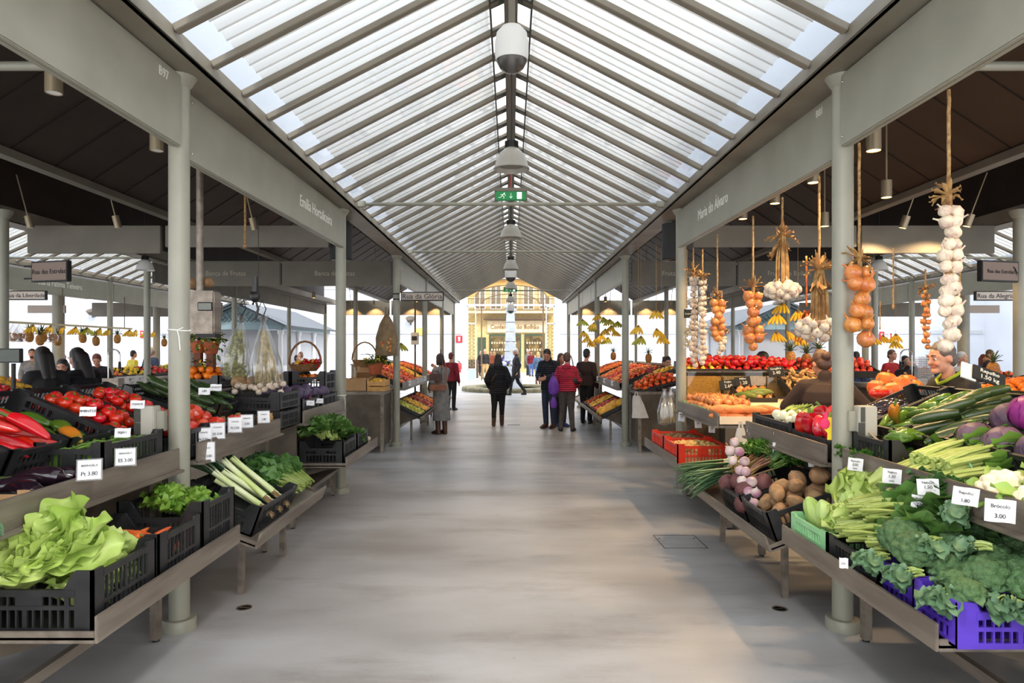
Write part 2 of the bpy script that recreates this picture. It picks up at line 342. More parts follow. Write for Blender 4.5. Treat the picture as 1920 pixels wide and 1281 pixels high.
navy = cloth('navy_quilt', (30, 34, 48), quilt=7.); blackq = cloth('black_quilt', (24, 24, 32), quilt=7.); redq = cloth('crimson_quilt', (196, 30, 66), quilt=8., rough=.55); blackc = cloth('black_cloth', (22, 22, 26)); jeans = cloth('dark_denim', (42, 54, 78)); ljeans = cloth('blue_denim', (92, 124, 190)); greyt = cloth('taupe_trousers', (88, 80, 76)); greyc = cloth('grey_wool', (112, 112, 114), (134, 132, 130)); brownl = mat('brown_leather', (86, 50, 34), (66, 38, 28), rough=.45, scale=9); blackl = mat('black_leather', (22, 20, 20), rough=.4); maroon = cloth('maroon_cloth', (128, 26, 48)); charcoal = cloth('dark_wool_coat', (40, 36, 44)); fleece = cloth('dark_brown_fleece', (48, 32, 28), sc=40); beige = cloth('beige_trousers', (176, 146, 102)); hood_ = cloth('black_hooded_top', (30, 30, 30)); bluej = cloth('blue_jacket', (62, 82, 118)); yelj = cloth('yellow_jacket', (226, 214, 84)); whites = cloth('pale_jacket', (178, 170, 160)); purj = cloth('purple_jacket', (92, 74, 150)); pinkj = cloth('pink_top', (196, 96, 120)); teal = cloth('teal_coat', (30, 70, 84)); bluec = cloth('denim_blue_coat', (70, 94, 120)); redv = cloth('red_vest', (176, 32, 40)); rust = cloth('rust_coat', (150, 76, 50)); darkg = cloth('dark_green_jacket', (52, 58, 50))
# woman in black seen from behind, mid aisle
x, y = at(934, 799); wb = person('woman in black quilted jacket and leggings walking away down the aisle', (x, y), PI, 1.60, blackq, blackc, mat('brown_suede', (78, 54, 44), rough=.8), ('long', 'black'), J=dict(elbL=(.150, .03, .64), wriL=(.115, -.06, .53), elbR=(-.150, .03, .64), wriR=(-.115, -.06, .53), ankL=(.06, .03, .05), toeL=(.07, -.06, .018), ankR=(-.05, -.03, .045), toeR=(-.055, -.125, .018)), hem=.44, puff=.022, hood=True, boots=.09, fem=True, girth=1.12)
b = MB(); p = P(926, 708, y); b.bar(p+V((-.06, -.22, -.08)), p+V((.06, -.20, .09)), .03, .012); adopt(b.build('bag_strap', brownl), wb[0])
# man in navy looking down, woman in crimson with purple bag
x, y = at(1030, 803); person('man in navy quilted jacket and jeans looking down beside the fruit stall', (x, y), -2.2+PI*.52, 1.76, navy, jeans, brownl, ('short', 'black'), J=dict(elbL=(.135, -.02, .645), wriL=(.06, -.15, .62), elbR=(-.14, -.02, .645), wriR=(-.05, -.16, .61)), head=(.2, .55), lean=.08, hem=.47, puff=.018, collar=True)
x, y = at(1063, 809); person('woman in crimson quilted jacket and taupe trousers seen from behind', (x, y), PI-.15, 1.64, redq, greyt, blackl, ('short', 'brown'), J=dict(elbL=(.15, .0, .64), wriL=(.10, -.10, .56), elbR=(-.15, .0, .64), wriR=(-.10, -.10, .56), ankL=(.075, .012, .045), toeL=(.10, -.08, .018), ankR=(-.07, .012, .045), toeR=(-.09, -.08, .018)), hem=.50, puff=.018, hood=True, fem=True, girth=1.15)
for k, (px, py, w_, h_, lab) in enumerate(((1038, 706, .20, .36, 'large purple shopping bag held by the woman in crimson'), (1038, 745, .12, .22, 'smaller purple bag hanging below the large one'))):
    p = P(px, py, y-.12); o = thing('shopping_bag', lab, 'bag', p); b = MB(); b.lathe([(w_*.35, -h_), (w_*.52, -h_*.8), (w_*.5, -h_*.4), (w_*.25, -h_*.05), (w_*.12, 0), (0, .01)], 20, None, 4, .08, .55); b.build('body', cloth('purple_nylon', (116, 60, 176), rough=.5), o); b = MB(); b.tube([(-.03, 0, -.02), (-.02, 0, .07), (.02, 0, .07), (.03, 0, -.02)], .008, 6); b.build('handles', MATS['purple_nylon'], o)
p = P(1080, 706, y-.06); o = thing('shoulder_bag', 'dark shoulder bag on the right side of the woman in crimson', 'bag', p); b = MB(); b.lathe([(.07, -.16), (.11, -.12), (.10, .05), (.05, .10), (0, .11)], 18, None, 2, .1, .45); b.build('body', blackl, o); b = MB(); b.tube([(-.04, 0, .08), (-.07, -.02, .3), (-.10, .02, .42)], .012, 6); b.build('strap', blackl, o)
x, y = on(1052, 14.9); person('dark-haired woman mostly hidden between the navy man and the crimson woman', (x, y), .6, 1.62, rust, jeans, cloth('blue_trainers', (60, 80, 140)), ('bob', 'brown'), vx=.014, fem=True)
# woman in grey coat reaching to the fruit on the left
x, y = at(827, 814); person('woman in long grey coat reaching to the left fruit stall', (x, y), PI+.75, 1.62, greyc, None, brownl, ('bob', 'black'), J=dict(elbR=(-.15, -.12, .69), wriR=(-.12, -.26, .80), elbL=(.155, .02, .65), wriL=(.10, -.10, .56)), lean=.05, head=(-.1, .05), hem=.48, puff=.014, coat=(.17, .118, .10), boots=.13, fem=True)
for k, (px, py, w_, h_, m_, lab) in enumerate(((822, 727, .34, .12, mat('tan_leather', (158, 96, 54), (126, 70, 38), rough=.4, scale=7), 'tan leather handbag held at the hip of the woman in grey'), (817, 708, .26, .15, brownl, 'dark brown bag strap-hung on the woman in grey'))):
    p = P(px, py, y-.20); o = thing('handbag', lab, 'bag', p); b = MB(); b.box(-w_/2, -.05, -h_/2, w_/2, .05, h_/2); b.build('body', m_, o, bev=.02); b = MB(); b.tube([(w_*.4, 0, h_/2), (w_*.5, .05, .3), (w_*.3, .12, .55)], .010, 6); b.tube([(-w_*.3, 0, h_/2), (-w_*.2, 0, h_/2+.05), (w_*.2, 0, h_/2+.05), (w_*.3, 0, h_/2)], .009, 6); b.build('strap', m_, o)
x, y = on(846, 19.0); person('person in maroon jacket and cap behind the woman in grey', (x, y), PI-.4, 1.62, maroon, blackc, blackl, ('short', 'red'), vx=.016)
# walking man with grey hair
x, y = at(967, 741); person('grey-haired man in dark coat striding across by the fountain', (x, y), -PI/2+.15, 1.74, charcoal, blackc, blackl, ('short', 'grey'), J=dict(kneL=(.05, -.10, .29), ankL=(.05, -.13, .045), toeL=(.05, -.22, .02), kneR=(-.05, .06, .28), ankR=(-.05, .21, .075), toeR=(-.05, .14, .02), elbL=(.13, .06, .64), wriL=(.12, .02, .50)), hem=.40, puff=.016, coat=(.36, .105, .09), collar=True, vx=.014)
# man in dark clothes behind the right fruit stall
x, y = on(1100, 15.6); person('man in dark brown jacket standing behind the far right fruit display', (x, y), PI-.5, 1.72, fleece, blackc, blackl, ('short', 'black'), vx=.014, girth=1.1)
x, y = on(1241, 12.4); person('woman in pink with hair in a bun behind the orange heap', (x, y), .9, 1.60, pinkj, blackc, blackl, ('bun', 'black'), vx=.014, fem=True, head=(-.6, .25), lean=.15)
# bent vendor in brown fleece, and the man in the hooded top
x, y = 2.86, 6.25; r_, pj, HV_ = person('vendor in dark brown fleece bending over the onions, seen from behind', (x, y), PI-.55, 1.72, fleece, blackc, blackl, ('bun', 'brown'), J=dict(elbL=(.19, -.08, .66), wriL=(.12, -.24, .60), elbR=(-.20, -.06, .66), wriR=(-.14, -.22, .62)), lean=.30, head=(.6, .15), hem=.46, puff=.018, collar=True, vx=.010, girth=1.15)
x, y = on(1792, 5.5); hm = person('man in black hooded top with lime trim leaning over, in profile', (x+.12, y), -PI/2+.05, 1.80, hood_, jeans, blackl, ('short', 'salt'), J=dict(elbL=(.15, -.16, .60), wriL=(.10, -.30, .52), elbR=(-.15, -.16, .60), wriR=(-.1, -.30, .52)), lean=.36, head=(0, .05), hem=.47, puff=.016, hood=True, vx=.009)
p = P(1822, 665, 4.90); nk = hm[1]['neck']; MB().tube([nk+V(q) for q in ((-.075, .06, .075), (-.088, .0, .03), (-.06, -.07, -.02), (0, -.095, -.05), (.06, -.07, -.02), (.088, .0, .03), (.075, .06, .075))], .013, 6).build('hood_trim', cloth('lime_trim', (150, 170, 40)), hm[0])
x, y = on(1408, 9.6); person('man in black jacket far behind the onion strings, head bowed', (x, y), .3, 1.72, blackc, blackc, blackl, ('short', 'black'), vx=.014, head=(.3, .5), lean=.2, girth=1.1)
x, y = on(1328, 13.5); person('dark-haired shopper behind the herbs by the thin garlic plaits', (x, y), 2.6, 1.62, bluec, blackc, blackl, ('long', 'black'), vx=.018)
# left side
for px, Y, rz_, hh_, m_, ht, hd, lab in ((88, 8.0, PI+.9, 1.75, blackc, 'long', 'black', 'woman with long black hair at the outer left counter, left one of two'), (160, 8.5, -1.85, 1.74, blackq, 'long', 'black', 'woman with long black hair at the outer left counter, right one of two'), (122, 10.0, .2, 1.58, teal, 'long', 'black', 'woman in teal half hidden between the two black-haired women')):
    x, y = on(px, Y); person(lab, (x, y), rz_, hh_, m_, blackc, blackl, (ht, hd), vx=.013, fem=True, head=(.1, .3), J=dict(elbL=(.14, -.05, .64), wriL=(.10, -.18, .60), elbR=(-.14, -.05, .64), wriR=(-.10, -.18, .60)), hem=.45, puff=.016, lean=.1)
x, y = on(185, 13.4); person('auburn-haired vendor with red apron looking down at the outer left counter', (x, y), .3, 1.66, charcoal, blackc, blackl, ('short', 'red'), vx=.012, head=(.1, .5), lean=.16, fem=True)
o = thing('apron', 'red apron worn by the auburn-haired vendor', 'apron', (x+.03, y-.24, 1.02)); o.rotation_euler = (.12, 0, .3); b = MB(); b.box(-.14, -.008, -.2, .14, .008, .25); b.build('bib', redv, o, bev=.006); text('mel', .09, white, T(.03, -.012, .08) @ FACE['cam'], o)
for px, Y, rz_, m_, ht, hd, lab, hh_ in ((60, 17.0, .5, greyc, 'short', 'black', 'bearded man in grey sweater far behind the black-haired women', 1.72), (250, 21., 2.6, yelj, 'short', 'black', 'man in bright yellow jacket beyond the outer left stall', 1.68), (284, 20., 2.9, bluej, 'short', 'grey', 'grey-haired man in blue jacket beyond the outer left stall', 1.78), (117, 19., 1.5, whites, 'bob', 'brown', 'brown-haired shopper by the grey pillar on the left', 1.6)):
    x, y = on(px, Y); person(lab, (x, y), rz_, hh_, m_, jeans, blackl, (ht, hd), vx=.018, beard=(px == 60))
x, y = on(556, 25.); person('child in purple jacket by the kiosk columns', (x, y), 1.2, 1.50, purj, jeans, blackl, ('bob', 'black'), vx=.018)
x, y = on(564, 26.5); person('adult in pale jacket beside the child in purple', (x, y), -1.0, 1.62, whites, jeans, blackl, ('bob', 'brown'), vx=.02)
for px, Y, rz_, m_, ht, hd, lab, hh_ in ((1605, 14.5, 2.4, bluej, 'short', 'black', 'person in blue mostly hidden by the first right column', 1.66), (1672, 15., .4, redv, 'short', 'brown', 'person in red beyond the fruit, by the third fire sign', 1.7), (1697, 13.5, .1, charcoal, 'long', 'black', 'dark-haired woman holding up a camera beyond the fruit', 1.58), (1768, 11., .9, bluec, 'short', 'salt', 'man in blue-grey jacket behind the leaning man', 1.70), (1803, 13., .5, whites, 'short', 'grey', 'grey-haired person behind the garlic plait', 1.66), (1844, 17.5, .4, bluej, 'long', 'red', 'auburn-haired woman beside the man in the padded jacket', 1.58), (1856, 17.2, .6, navy, 'short', 'brown', 'man in padded jacket beside the auburn-haired woman', 1.70)):
    x, y = on(px, Y); jj = dict(elbL=(.14, -.05, .66), wriL=(.05, -.12, .85), elbR=(-.14, -.05, .66), wriR=(-.05, -.12, .85)) if px == 1697 else None
    person(lab, (x, y), rz_, hh_, m_, jeans, blackl, (ht, hd), vx=.016, J=jj, fem=ht == 'long')
x, y = on(1692, 13.35); b = MB(); b.box(x-.05, y-.04, 1.40, x+.05, y+.0, 1.46); b.tube([(x, y-.04, 1.43), (x, y-.09, 1.43)], .025, 10); tag(b.build('camera', blackl, bev=.004), 'small black camera in the dark-haired woman\'s hands', 'camera')
# people at and beyond the gate
for px, py, rz_, m_, lg, ht, hd, lab, hh_ in ((909, 711, .2, blackc, beige, 'none', 'grey', 'bald man in black jacket and beige trousers at the gate', 1.76), (921, 707, -.3, rust, blackc, 'bob', 'brown', 'person in rust coat at the gate', 1.64), (902, 705, .5, charcoal, blackc, 'bob', 'grey', 'older person behind the bald man at the gate', 1.62), (927, 706, 2.8, pinkj, jeans, 'long', 'blond', 'fair-haired person at the gate', 1.6), (996, 706, .2, maroon, ljeans, 'bob', 'brown', 'woman in maroon top and blue jeans beyond the fountain', 1.62), (990, 704, 1., greyc, jeans, 'short', 'grey', 'person in grey beyond the fountain', 1.7), (1009, 722, 2.7, bluec, ljeans, 'bob', 'blond', 'fair-haired woman in denim jacket and light jeans', 1.6), (1020, 706, 2.9, darkg, blackc, 'short', 'black', 'man in dark green jacket beyond the gate', 1.7), (948, 706, 0, purj, blackc, 'short', 'brown', 'person partly hidden behind the obelisk', 1.6)):
    x, y = at(px, py); person(lab, (x, y), rz_, hh_, m_, lg, brownl if px == 1009 else blackl, (ht, hd), vx=.022, boots=.15 if px == 1009 else 0.)
# ================================================================ the hall
floorm = mat('floor_epoxy', (172, 173, 176), (140, 138, 136), rough=.3, scale=.9, detail=8, bump=.015, bscale=60, stretch=(.6, 1.3, 1), lo=.36, hi=.68)
def _floor_more():
    nt = floorm.node_tree; N = nt.nodes; L = nt.links; b = N['Principled BSDF']
    tc = N.new('ShaderNodeTexCoord'); mp = N.new('ShaderNodeMapping'); mp.inputs['Scale'].default_value = (.55, 1.5, 1); L.new(tc.outputs['Object'], mp.inputs['Vector'])
    ns = N.new('ShaderNodeTexNoise'); ns.inputs['Scale'].default_value = 1.3; ns.inputs['Detail'].default_value = 10; ns.inputs['Roughness'].default_value = .7; L.new(mp.outputs[0], ns.inputs['Vector'])
    rp = N.new('ShaderNodeValToRGB'); rp.color_ramp.elements[0].position = .52; rp.color_ramp.elements[1].position = .75
    rp.color_ramp.elements[0].color = (1, 1, 1, 1); rp.color_ramp.elements[1].color = (.66, .62, .58, 1); L.new(ns.outputs['Fac'], rp.inputs['Fac'])
    n3 = N.new('ShaderNodeTexNoise'); n3.inputs['Scale'].default_value = 35; n3.inputs['Detail'].default_value = 3; L.new(tc.outputs['Object'], n3.inputs['Vector'])
    r3 = N.new('ShaderNodeValToRGB'); r3.color_ramp.elements[0].position = .66; r3.color_ramp.elements[1].position = .76; r3.color_ramp.elements[0].color = (1, 1, 1, 1); r3.color_ramp.elements[1].color = (.72, .69, .66, 1); L.new(n3.outputs['Fac'], r3.inputs['Fac'])
    mx = N.new('ShaderNodeMix'); mx.data_type = 'RGBA'; mx.blend_type = 'MULTIPLY'; mx.inputs[0].default_value = 1
    m2 = N.new('ShaderNodeMix'); m2.data_type = 'RGBA'; m2.blend_type = 'MULTIPLY'; m2.inputs[0].default_value = .7
    old = b.inputs['Base Color'].links[0].from_socket
    L.new(old, mx.inputs[6]); L.new(rp.outputs[0], mx.inputs[7]); L.new(mx.outputs[2], m2.inputs[6]); L.new(r3.outputs[0], m2.inputs[7]); L.new(m2.outputs[2], b.inputs['Base Color'])
    mr = N.new('ShaderNodeMapRange'); mr.inputs['To Min'].default_value = .22; mr.inputs['To Max'].default_value = .5; L.new(ns.outputs['Fac'], mr.inputs['Value']); L.new(mr.outputs[0], b.inputs['Roughness'])
_floor_more()
b = MB(); b.add([(-26, -6, 0), (26, -6, 0), (26, 37.6, 0), (-26, 37.6, 0)], [(0, 1, 2, 3)]); struct(b.build('floor', floorm, smooth=False))
wallm = mat('white_wall_plaster', (194, 199, 208), (186, 192, 202), rough=.7, scale=.6)
# far wall with the arched gateway (opening X -2.42..2.42, springing 4.6, crown 5.55)
def arch(x0, x1, z0, zs, zt, n=16):
    c = (x0+x1)/2; r = (x1-x0)/2
    return [(x0, z0)]+[(c-r*math.cos(math.pi*i/n), zs+(zt-zs)*math.sin(math.pi*i/n)) for i in range(n+1)]+[(x1, z0)]
WY = 37.5
ap = arch(-2.42, 2.42, 0, 4.62, 5.6)
b = MB()
for yy in (WY, WY+.6):
    b.add([(-26, yy, 0), (-2.42, yy, 0), (-2.42, yy, 12), (-26, yy, 12)], [(0, 1, 2, 3)])
    b.add([(2.42, yy, 0), (26, yy, 0), (26, yy, 12), (2.42, yy, 12)], [(0, 1, 2, 3)])
    pts = ap[1:-1]
    for p, q in zip(pts, pts[1:]): b.add([(p[0], yy, p[1]), (q[0], yy, q[1]), (q[0], yy, 12), (p[0], yy, 12)], [(0, 1, 2, 3)])
for p, q in zip(ap, ap[1:]): b.add([(p[0], WY, p[1]), (q[0], WY, q[1]), (q[0], WY+.6, q[1]), (p[0], WY+.6, p[1])], [(0, 1, 2, 3)])
struct(b.build('wall_far', wallm, smooth=False))
for sgn, nm in ((-1, 'wall_left'), (1, 'wall_right')):
    b = MB(); b.box(sgn*26, -6, 0, sgn*26.3, 38.1, 9); struct(b.build(nm, wallm, smooth=False))
bandm = mat('wall_band', (176, 180, 186), rough=.6)
for k, (z0, z1) in enumerate(((2.55, 2.75), (5.0, 5.3))):
    for sgn in (-1, 1):
        b = MB(); b.box(sgn*2.7, WY-.05, z0, sgn*25.9, WY, z1); struct(b.build('trim_%d' % (1+k*2+(sgn > 0)), bandm, smooth=False))

# ---- glass roof over the aisle and over the two parallel streets
glassm = glassy('roof_glass', (244, 247, 250), 1.25, .03)
slatm = bpy.data.materials.new('white_shade_slat'); slatm.use_nodes = True
def _slat():
    nt = slatm.node_tree; N = nt.nodes; L = nt.links; N.remove(N['Principled BSDF'])
    t = N.new('ShaderNodeBsdfTranslucent'); d = N.new('ShaderNodeBsdfDiffuse'); t.inputs['Color'].default_value = (.80, .775, .735, 1); d.inputs['Color'].default_value = (.78, .76, .73, 1)
    m = N.new('ShaderNodeMixShader'); m.inputs[0].default_value = .56; L.new(d.outputs[0], m.inputs[1]); L.new(t.outputs[0], m.inputs[2]); L.new(m.outputs[0], N['Material Output'].inputs['Surface'])
_slat()
rafm = mat('rafter_paint', (134, 126, 112), (122, 115, 102), rough=.4, scale=4)
SP = .466
def roof(xc, half, ze, zr, y0, y1, fine, tie):
    """gable glass roof centred on xc"""
    for s, nm in ((-1, 'left'), (1, 'right')):
        root = struct(empty('ceiling_roof_slope', (xc, 0, 0)))
        xe = s*half; n = int((y1-y0)/SP); dv = V((xe-s*.06, 0, ze-zr)); L = dv.length
        ang = math.atan2(ze-zr, abs(xe)); proto = pane = slat = None
        for i in range(n+1):
            y = y0+i*SP
            if proto is None:
                b = MB(); p = V((s*.02, 0, zr)); q = V((xe, 0, ze)); b.bar(p, q, .055, .042, up=(0, 0, 1)); proto = b.build('rafter', rafm, root, bev=.004); o = proto
                b = MB(); nrm = V((-s*(ze-zr), 0, abs(xe))).normalized(); pp = V((s*.12, 0, zr-(zr-ze)*.12/half)); up = nrm*.024; th = nrm*.006
                g = [pp+up, q+up]; y1_ = SP
                vs = [g[0]+V((0, .0, 0)), g[1]+V((0, .0, 0)), g[1]+V((0, SP, 0)), g[0]+V((0, SP, 0))]; vs += [v+th for v in vs]
                b.add(vs, [(0, 3, 2, 1), (4, 5, 6, 7), (0, 1, 5, 4), (1, 2, 6, 5), (2, 3, 7, 6), (3, 0, 4, 7)]); pane = b.build('glass_pane', glassm, root, smooth=False)
                b = MB(); ns = 4; up2 = nrm*.036; a0 = pp+(q-pp)*.02+up2; a1 = pp+(q-pp)*.915+up2
                for k in range(ns):       # curved louvre blades lying above the glass, parallel to the rafters
                    w = SP/ns; m_ = 5; rows = []
                    for e in range(m_+1):
                        t = e/m_; yy = k*w+t*w; lift = nrm*(.024*math.sin(math.pi*t)**.8)
                        rows.append((a0+V((0, yy, 0))+lift, a1+V((0, yy, 0))+lift))
                    vs = [v for r in rows for v in r]; b.add(vs, [(2*e, 2*e+1, 2*e+3, 2*e+2) for e in range(m_)])
                    z0_ = nrm*-.012; b.add([rows[0][0], rows[0][1], rows[0][1]+z0_, rows[0][0]+z0_], [(0, 1, 2, 3)])
                slat = b.build('shade_slats', slatm, root)
                pp2, ss2 = pane, slat
            else:
                o = proto.copy(); COL.objects.link(o); pp2 = pane.copy(); COL.objects.link(pp2); ss2 = slat.copy(); COL.objects.link(ss2)
            o.location = (0, y, 0); pp2.location = (0, y, 0); ss2.location = (0, y, 0)
        # box gutter along the eave and the beam under the ridge
        b = MB(); b.box(xe-s*.0, y0-.3, ze-.075, xe+s*.035, y1+.2, ze+.02); b.box(xe, y0-.3, ze-.075, xe+s*.30, y1+.2, ze-.06); b.box(xe+s*.27, y0-.3, ze-.075, xe+s*.30, y1+.2, ze+.1)
        b.build('eave_gutter', gutterm, root, bev=.006)
    root = struct(empty('ceiling_ridge', (xc, 0, 0)))
    b = MB(); b.box(-.05, y0-.3, zr-.14, .05, y1+.2, zr+.02); b.build('ridge_beam', paintd if fine else rafm, root, bev=.005)
    b = MB()
    for s in (-1, 1): b.bar((s*.155, y0-.3, zr-.085), (s*.155, y1+.2, zr-.085), .014, .03)
    b.build('ridge_rail', mat('ridge_rail_metal', (66, 66, 60), rough=.5), root)
    b = MB(); nb = int((y1-y0)/(SP/2))
    for i in range(nb):
        y = y0+i*SP/2
        for s in (-1, 1): b.bar((s*.045, y, zr-.035), (s*.155, y, zr-.085), .11, .008, up=(0, 0, 1)) if i % 2 == 0 else None
    b.build('ridge_louvres', mat('ridge_louvre_metal', (84, 90, 88), rough=.5), root)
    b = MB(); b.add([(-.2, y0, zr+.06), (.2, y0, zr+.06), (.2, y1, zr+.06), (-.2, y1, zr+.06)], [(0, 1, 2, 3)]); b.build('ridge_cap_glass', slatm, root, smooth=False)
    b = MB()
    for yy in tie:
        t = struct(empty('trim_tie_rod', (xc, yy, ze-.0)))
        m = MB(); m.cyl((-half+.08, 0, 0), (half-.08, 0, 0), .021, n=12); m.build('rod', paint, t)
        m = MB()
        for s in (-1, 1): m.box(s*(half-.085), -.03, -.035, s*(half-.0), .03, .035)
        m.build('rod_bracket', paint, t, bev=.004)
roof(0, 1.80, 3.40, 4.32, -1.0, 23.9, True, [8.05, 11.95, 19.8])
for s in (-1, 1): roof(s*7.85, 1.38, 3.34, 3.95, 2.5, 23.9, False, [12.3, 19.8])

# ---- columns
def column(x, y, r=.060, top=3.36, bracket=True, z0=0.):
    c = struct(empty('column', (x, y, 0)))
    b = MB(); b.lathe([(r, z0), (r, top-.06)], 24); b.build('shaft', paint, c)
    b = MB(); b.lathe([(r*1.62, 0), (r*1.62, .062), (r*1.52, .07), (r, .071)], 24); b.build('base_plate', paint, c)
    if bracket:
        b = MB(); b.lathe([(r, top-.10), (r*1.15, top-.09), (r*1.7, top-.035), (r*1.7, top-.0), (0, top)], 20); b.build('capital', paint, c)
    return c
YC = [4.116+3.909*i for i in range(6)]
for s in (-1, 1):
    for i, y in enumerate(YC): column(s*2.0, y)
    for y in (12.05, 15.84, 19.75, 23.6): column(s*6.42, y, .055)
    column(s*6.10, 8.2, .06)
    for y in (11.9, 15.75, 19.75): column(s*9.25, y, .06)
    column(s*3.62, 15.9, .05, 3.2, False); column(s*4.3, 23.5, .05, 3.2, False)
    column(s*11.6, 17.5, .14, 4.5, False); column(s*10.9, 21., .10, 4.5, False)

# ---- stall canopies: dark panelled ceilings rising from the mid valley to either street
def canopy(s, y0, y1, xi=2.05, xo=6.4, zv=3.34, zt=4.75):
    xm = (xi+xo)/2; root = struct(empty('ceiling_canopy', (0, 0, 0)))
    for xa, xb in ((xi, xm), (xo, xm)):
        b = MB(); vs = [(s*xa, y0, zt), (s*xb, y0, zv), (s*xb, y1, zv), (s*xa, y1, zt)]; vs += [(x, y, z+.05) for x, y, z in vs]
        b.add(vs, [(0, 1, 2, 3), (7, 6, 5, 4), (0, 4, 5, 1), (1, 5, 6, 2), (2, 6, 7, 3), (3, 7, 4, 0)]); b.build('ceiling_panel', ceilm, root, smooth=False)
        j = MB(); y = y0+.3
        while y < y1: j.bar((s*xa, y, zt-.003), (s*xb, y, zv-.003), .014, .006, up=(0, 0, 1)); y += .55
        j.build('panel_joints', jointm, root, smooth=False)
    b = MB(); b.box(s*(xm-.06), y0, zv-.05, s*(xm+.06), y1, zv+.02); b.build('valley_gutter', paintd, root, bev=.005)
    # skirt closing the gap between street gutter and canopy edge
    for x in (xi, xo):
        b = MB(); b.box(s*x, y0, 3.40, s*(x+.03), y1, zt); b.build('canopy_side', wallm if x == xi else ceilm, root, smooth=False)
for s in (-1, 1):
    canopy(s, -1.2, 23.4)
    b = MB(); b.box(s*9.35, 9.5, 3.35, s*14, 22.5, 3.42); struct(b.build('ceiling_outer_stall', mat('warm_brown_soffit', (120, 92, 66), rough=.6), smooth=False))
# tie rod across the stall line at the first column
for s in (-1, 1):
    b = MB(); b.cyl((s*2.0, 4.13, 3.40), (s*6.3, 4.13, 3.40), .028, n=12); struct(b.build('trim_cross_rod', paint))

# ---- fascia boards with their lettering
def fascia(p0, p1, z0, z1, side, words, label, th=.03, group=None):
    """board from p0 to p1 (x,y); side = which face carries the lettering"""
    root = thing('fascia_board', label, 'sign board', (p0[0], p0[1], z0), group=group)
    d = V((p1[0]-p0[0], p1[1]-p0[1], 0)); L = d.length; ang = math.atan2(d.y, d.x)
    hh = z1-z0; pm = words[0] if words and not isinstance(words[0], tuple) else paint
    b = MB(); b.box(0, -th/2, 0, L, th/2, hh); b.box(0, th/2-.004, hh-.035, L, th/2+.03, hh-.002); b.box(0, th/2-.004, .002, L, th/2+.035, .03)
    for xx in (0, L-.03): b.box(xx+.002, th/2-.004, .003, xx+.028, th/2+.033, hh-.003)
    o = b.build('panel', pm, root, bev=.006); root.rotation_euler = (0, 0, ang)
    if side < 0: o.scale = (1, -1, 1)
    for zz in ((.05, hh-.05) if len(words) and L > 3 and 'lettered' in label and 'aisle' not in label and '-grey' not in label or '-green' in label else ()): MB().ball((.03, side*-(th/2+.002), zz), .008, 8).build('screw', chrome, root)
    for w in words:
        if not isinstance(w, tuple): continue
        s_, size, u, v, m = w
        M = T(u*L, -side*(th/2+.002), v*hh) @ (FACE['cam'] if side > 0 else RZ(math.pi) @ FACE['cam'])
        text(s_, size, m, M, root, sx=.92)
    return root
# boards along the aisle; on the left the aisle face looks to +x, so run p0->p1 in +y has its right-hand side facing the aisle
numm = mat('pale_numbering', (214, 214, 206), rough=.5)
fascia((-1.97, -.6), (-1.97, 4.05), 2.887, 3.312, 1, [('B97', .075, .955, .83, numm)], 'grey-green fascia board numbered B97, nearest on the left of the aisle')
fascia((-2.04, 4.30), (-1.965, 8.07), 2.875, 3.30, 1, [('Emília Hortaliceira', .155, .70, .5, signw)], 'grey-green fascia board lettered Emília Hortaliceira')
fascia((1.97, 4.05), (1.97, -.6), 2.887, 3.312, 1, [], 'blank grey-green fascia board nearest on the right of the aisle')
fascia((1.965, 8.07), (2.04, 4.30), 2.875, 3.30, 1, [('Maria do Álvaro', .155, .36, .5, signw), ('B81', .07, .955, .85, numm)], 'grey-green fascia board lettered Maria do Álvaro and numbered B81')
for s, nm in ((-1, 'left'), (1, 'right')):
    for k, (a, c) in enumerate(((12.05, 15.78), (15.92, 19.68), (19.82, 23.6))):
        lab = 'blank grey-green fascia board on the %s of the aisle, %s beyond the street crossing' % (nm, ('first', 'second', 'third')[k])
        if s < 0: fascia((-1.99, a), (-1.99, c), 2.887, 3.312, 1, [], lab)
        else: fascia((1.99, c), (1.99, a), 2.887, 3.312, 1, [], lab)
dim = mat('faded_lettering', (176, 168, 150), rough=.6)
fascia((-5.85, 12.45), (-4.21, 12.45), 2.845, 3.30, 1, [paintd, ('Banca de Frutas', .125, .40, .5, dim)], 'dark board lettered Banca de Frutas behind the steel scale pole')
fascia((-4.17, 12.45), (-2.17, 12.45), 2.845, 3.30, 1, [paintd, ('Banca de Frutas', .125, .48, .5, dim)], 'dark board lettered Banca de Frutas crossed by the second left column')
fascia((2.2, 12.45), (4.10, 12.45), 2.845, 3.30, 1, [paintd, ('Frutas do Bolhão', .125, .5, .5, dim)], 'dark board lettered Frutas do Bolhão crossed by the second right column')
fascia((4.14, 12.45), (6.0, 12.45), 2.845, 3.30, 1, [paintd, ('Frutas do Bolhão', .125, .5, .5, dim)], 'dark board lettered Frutas do Bolhão behind the hanging garlic')
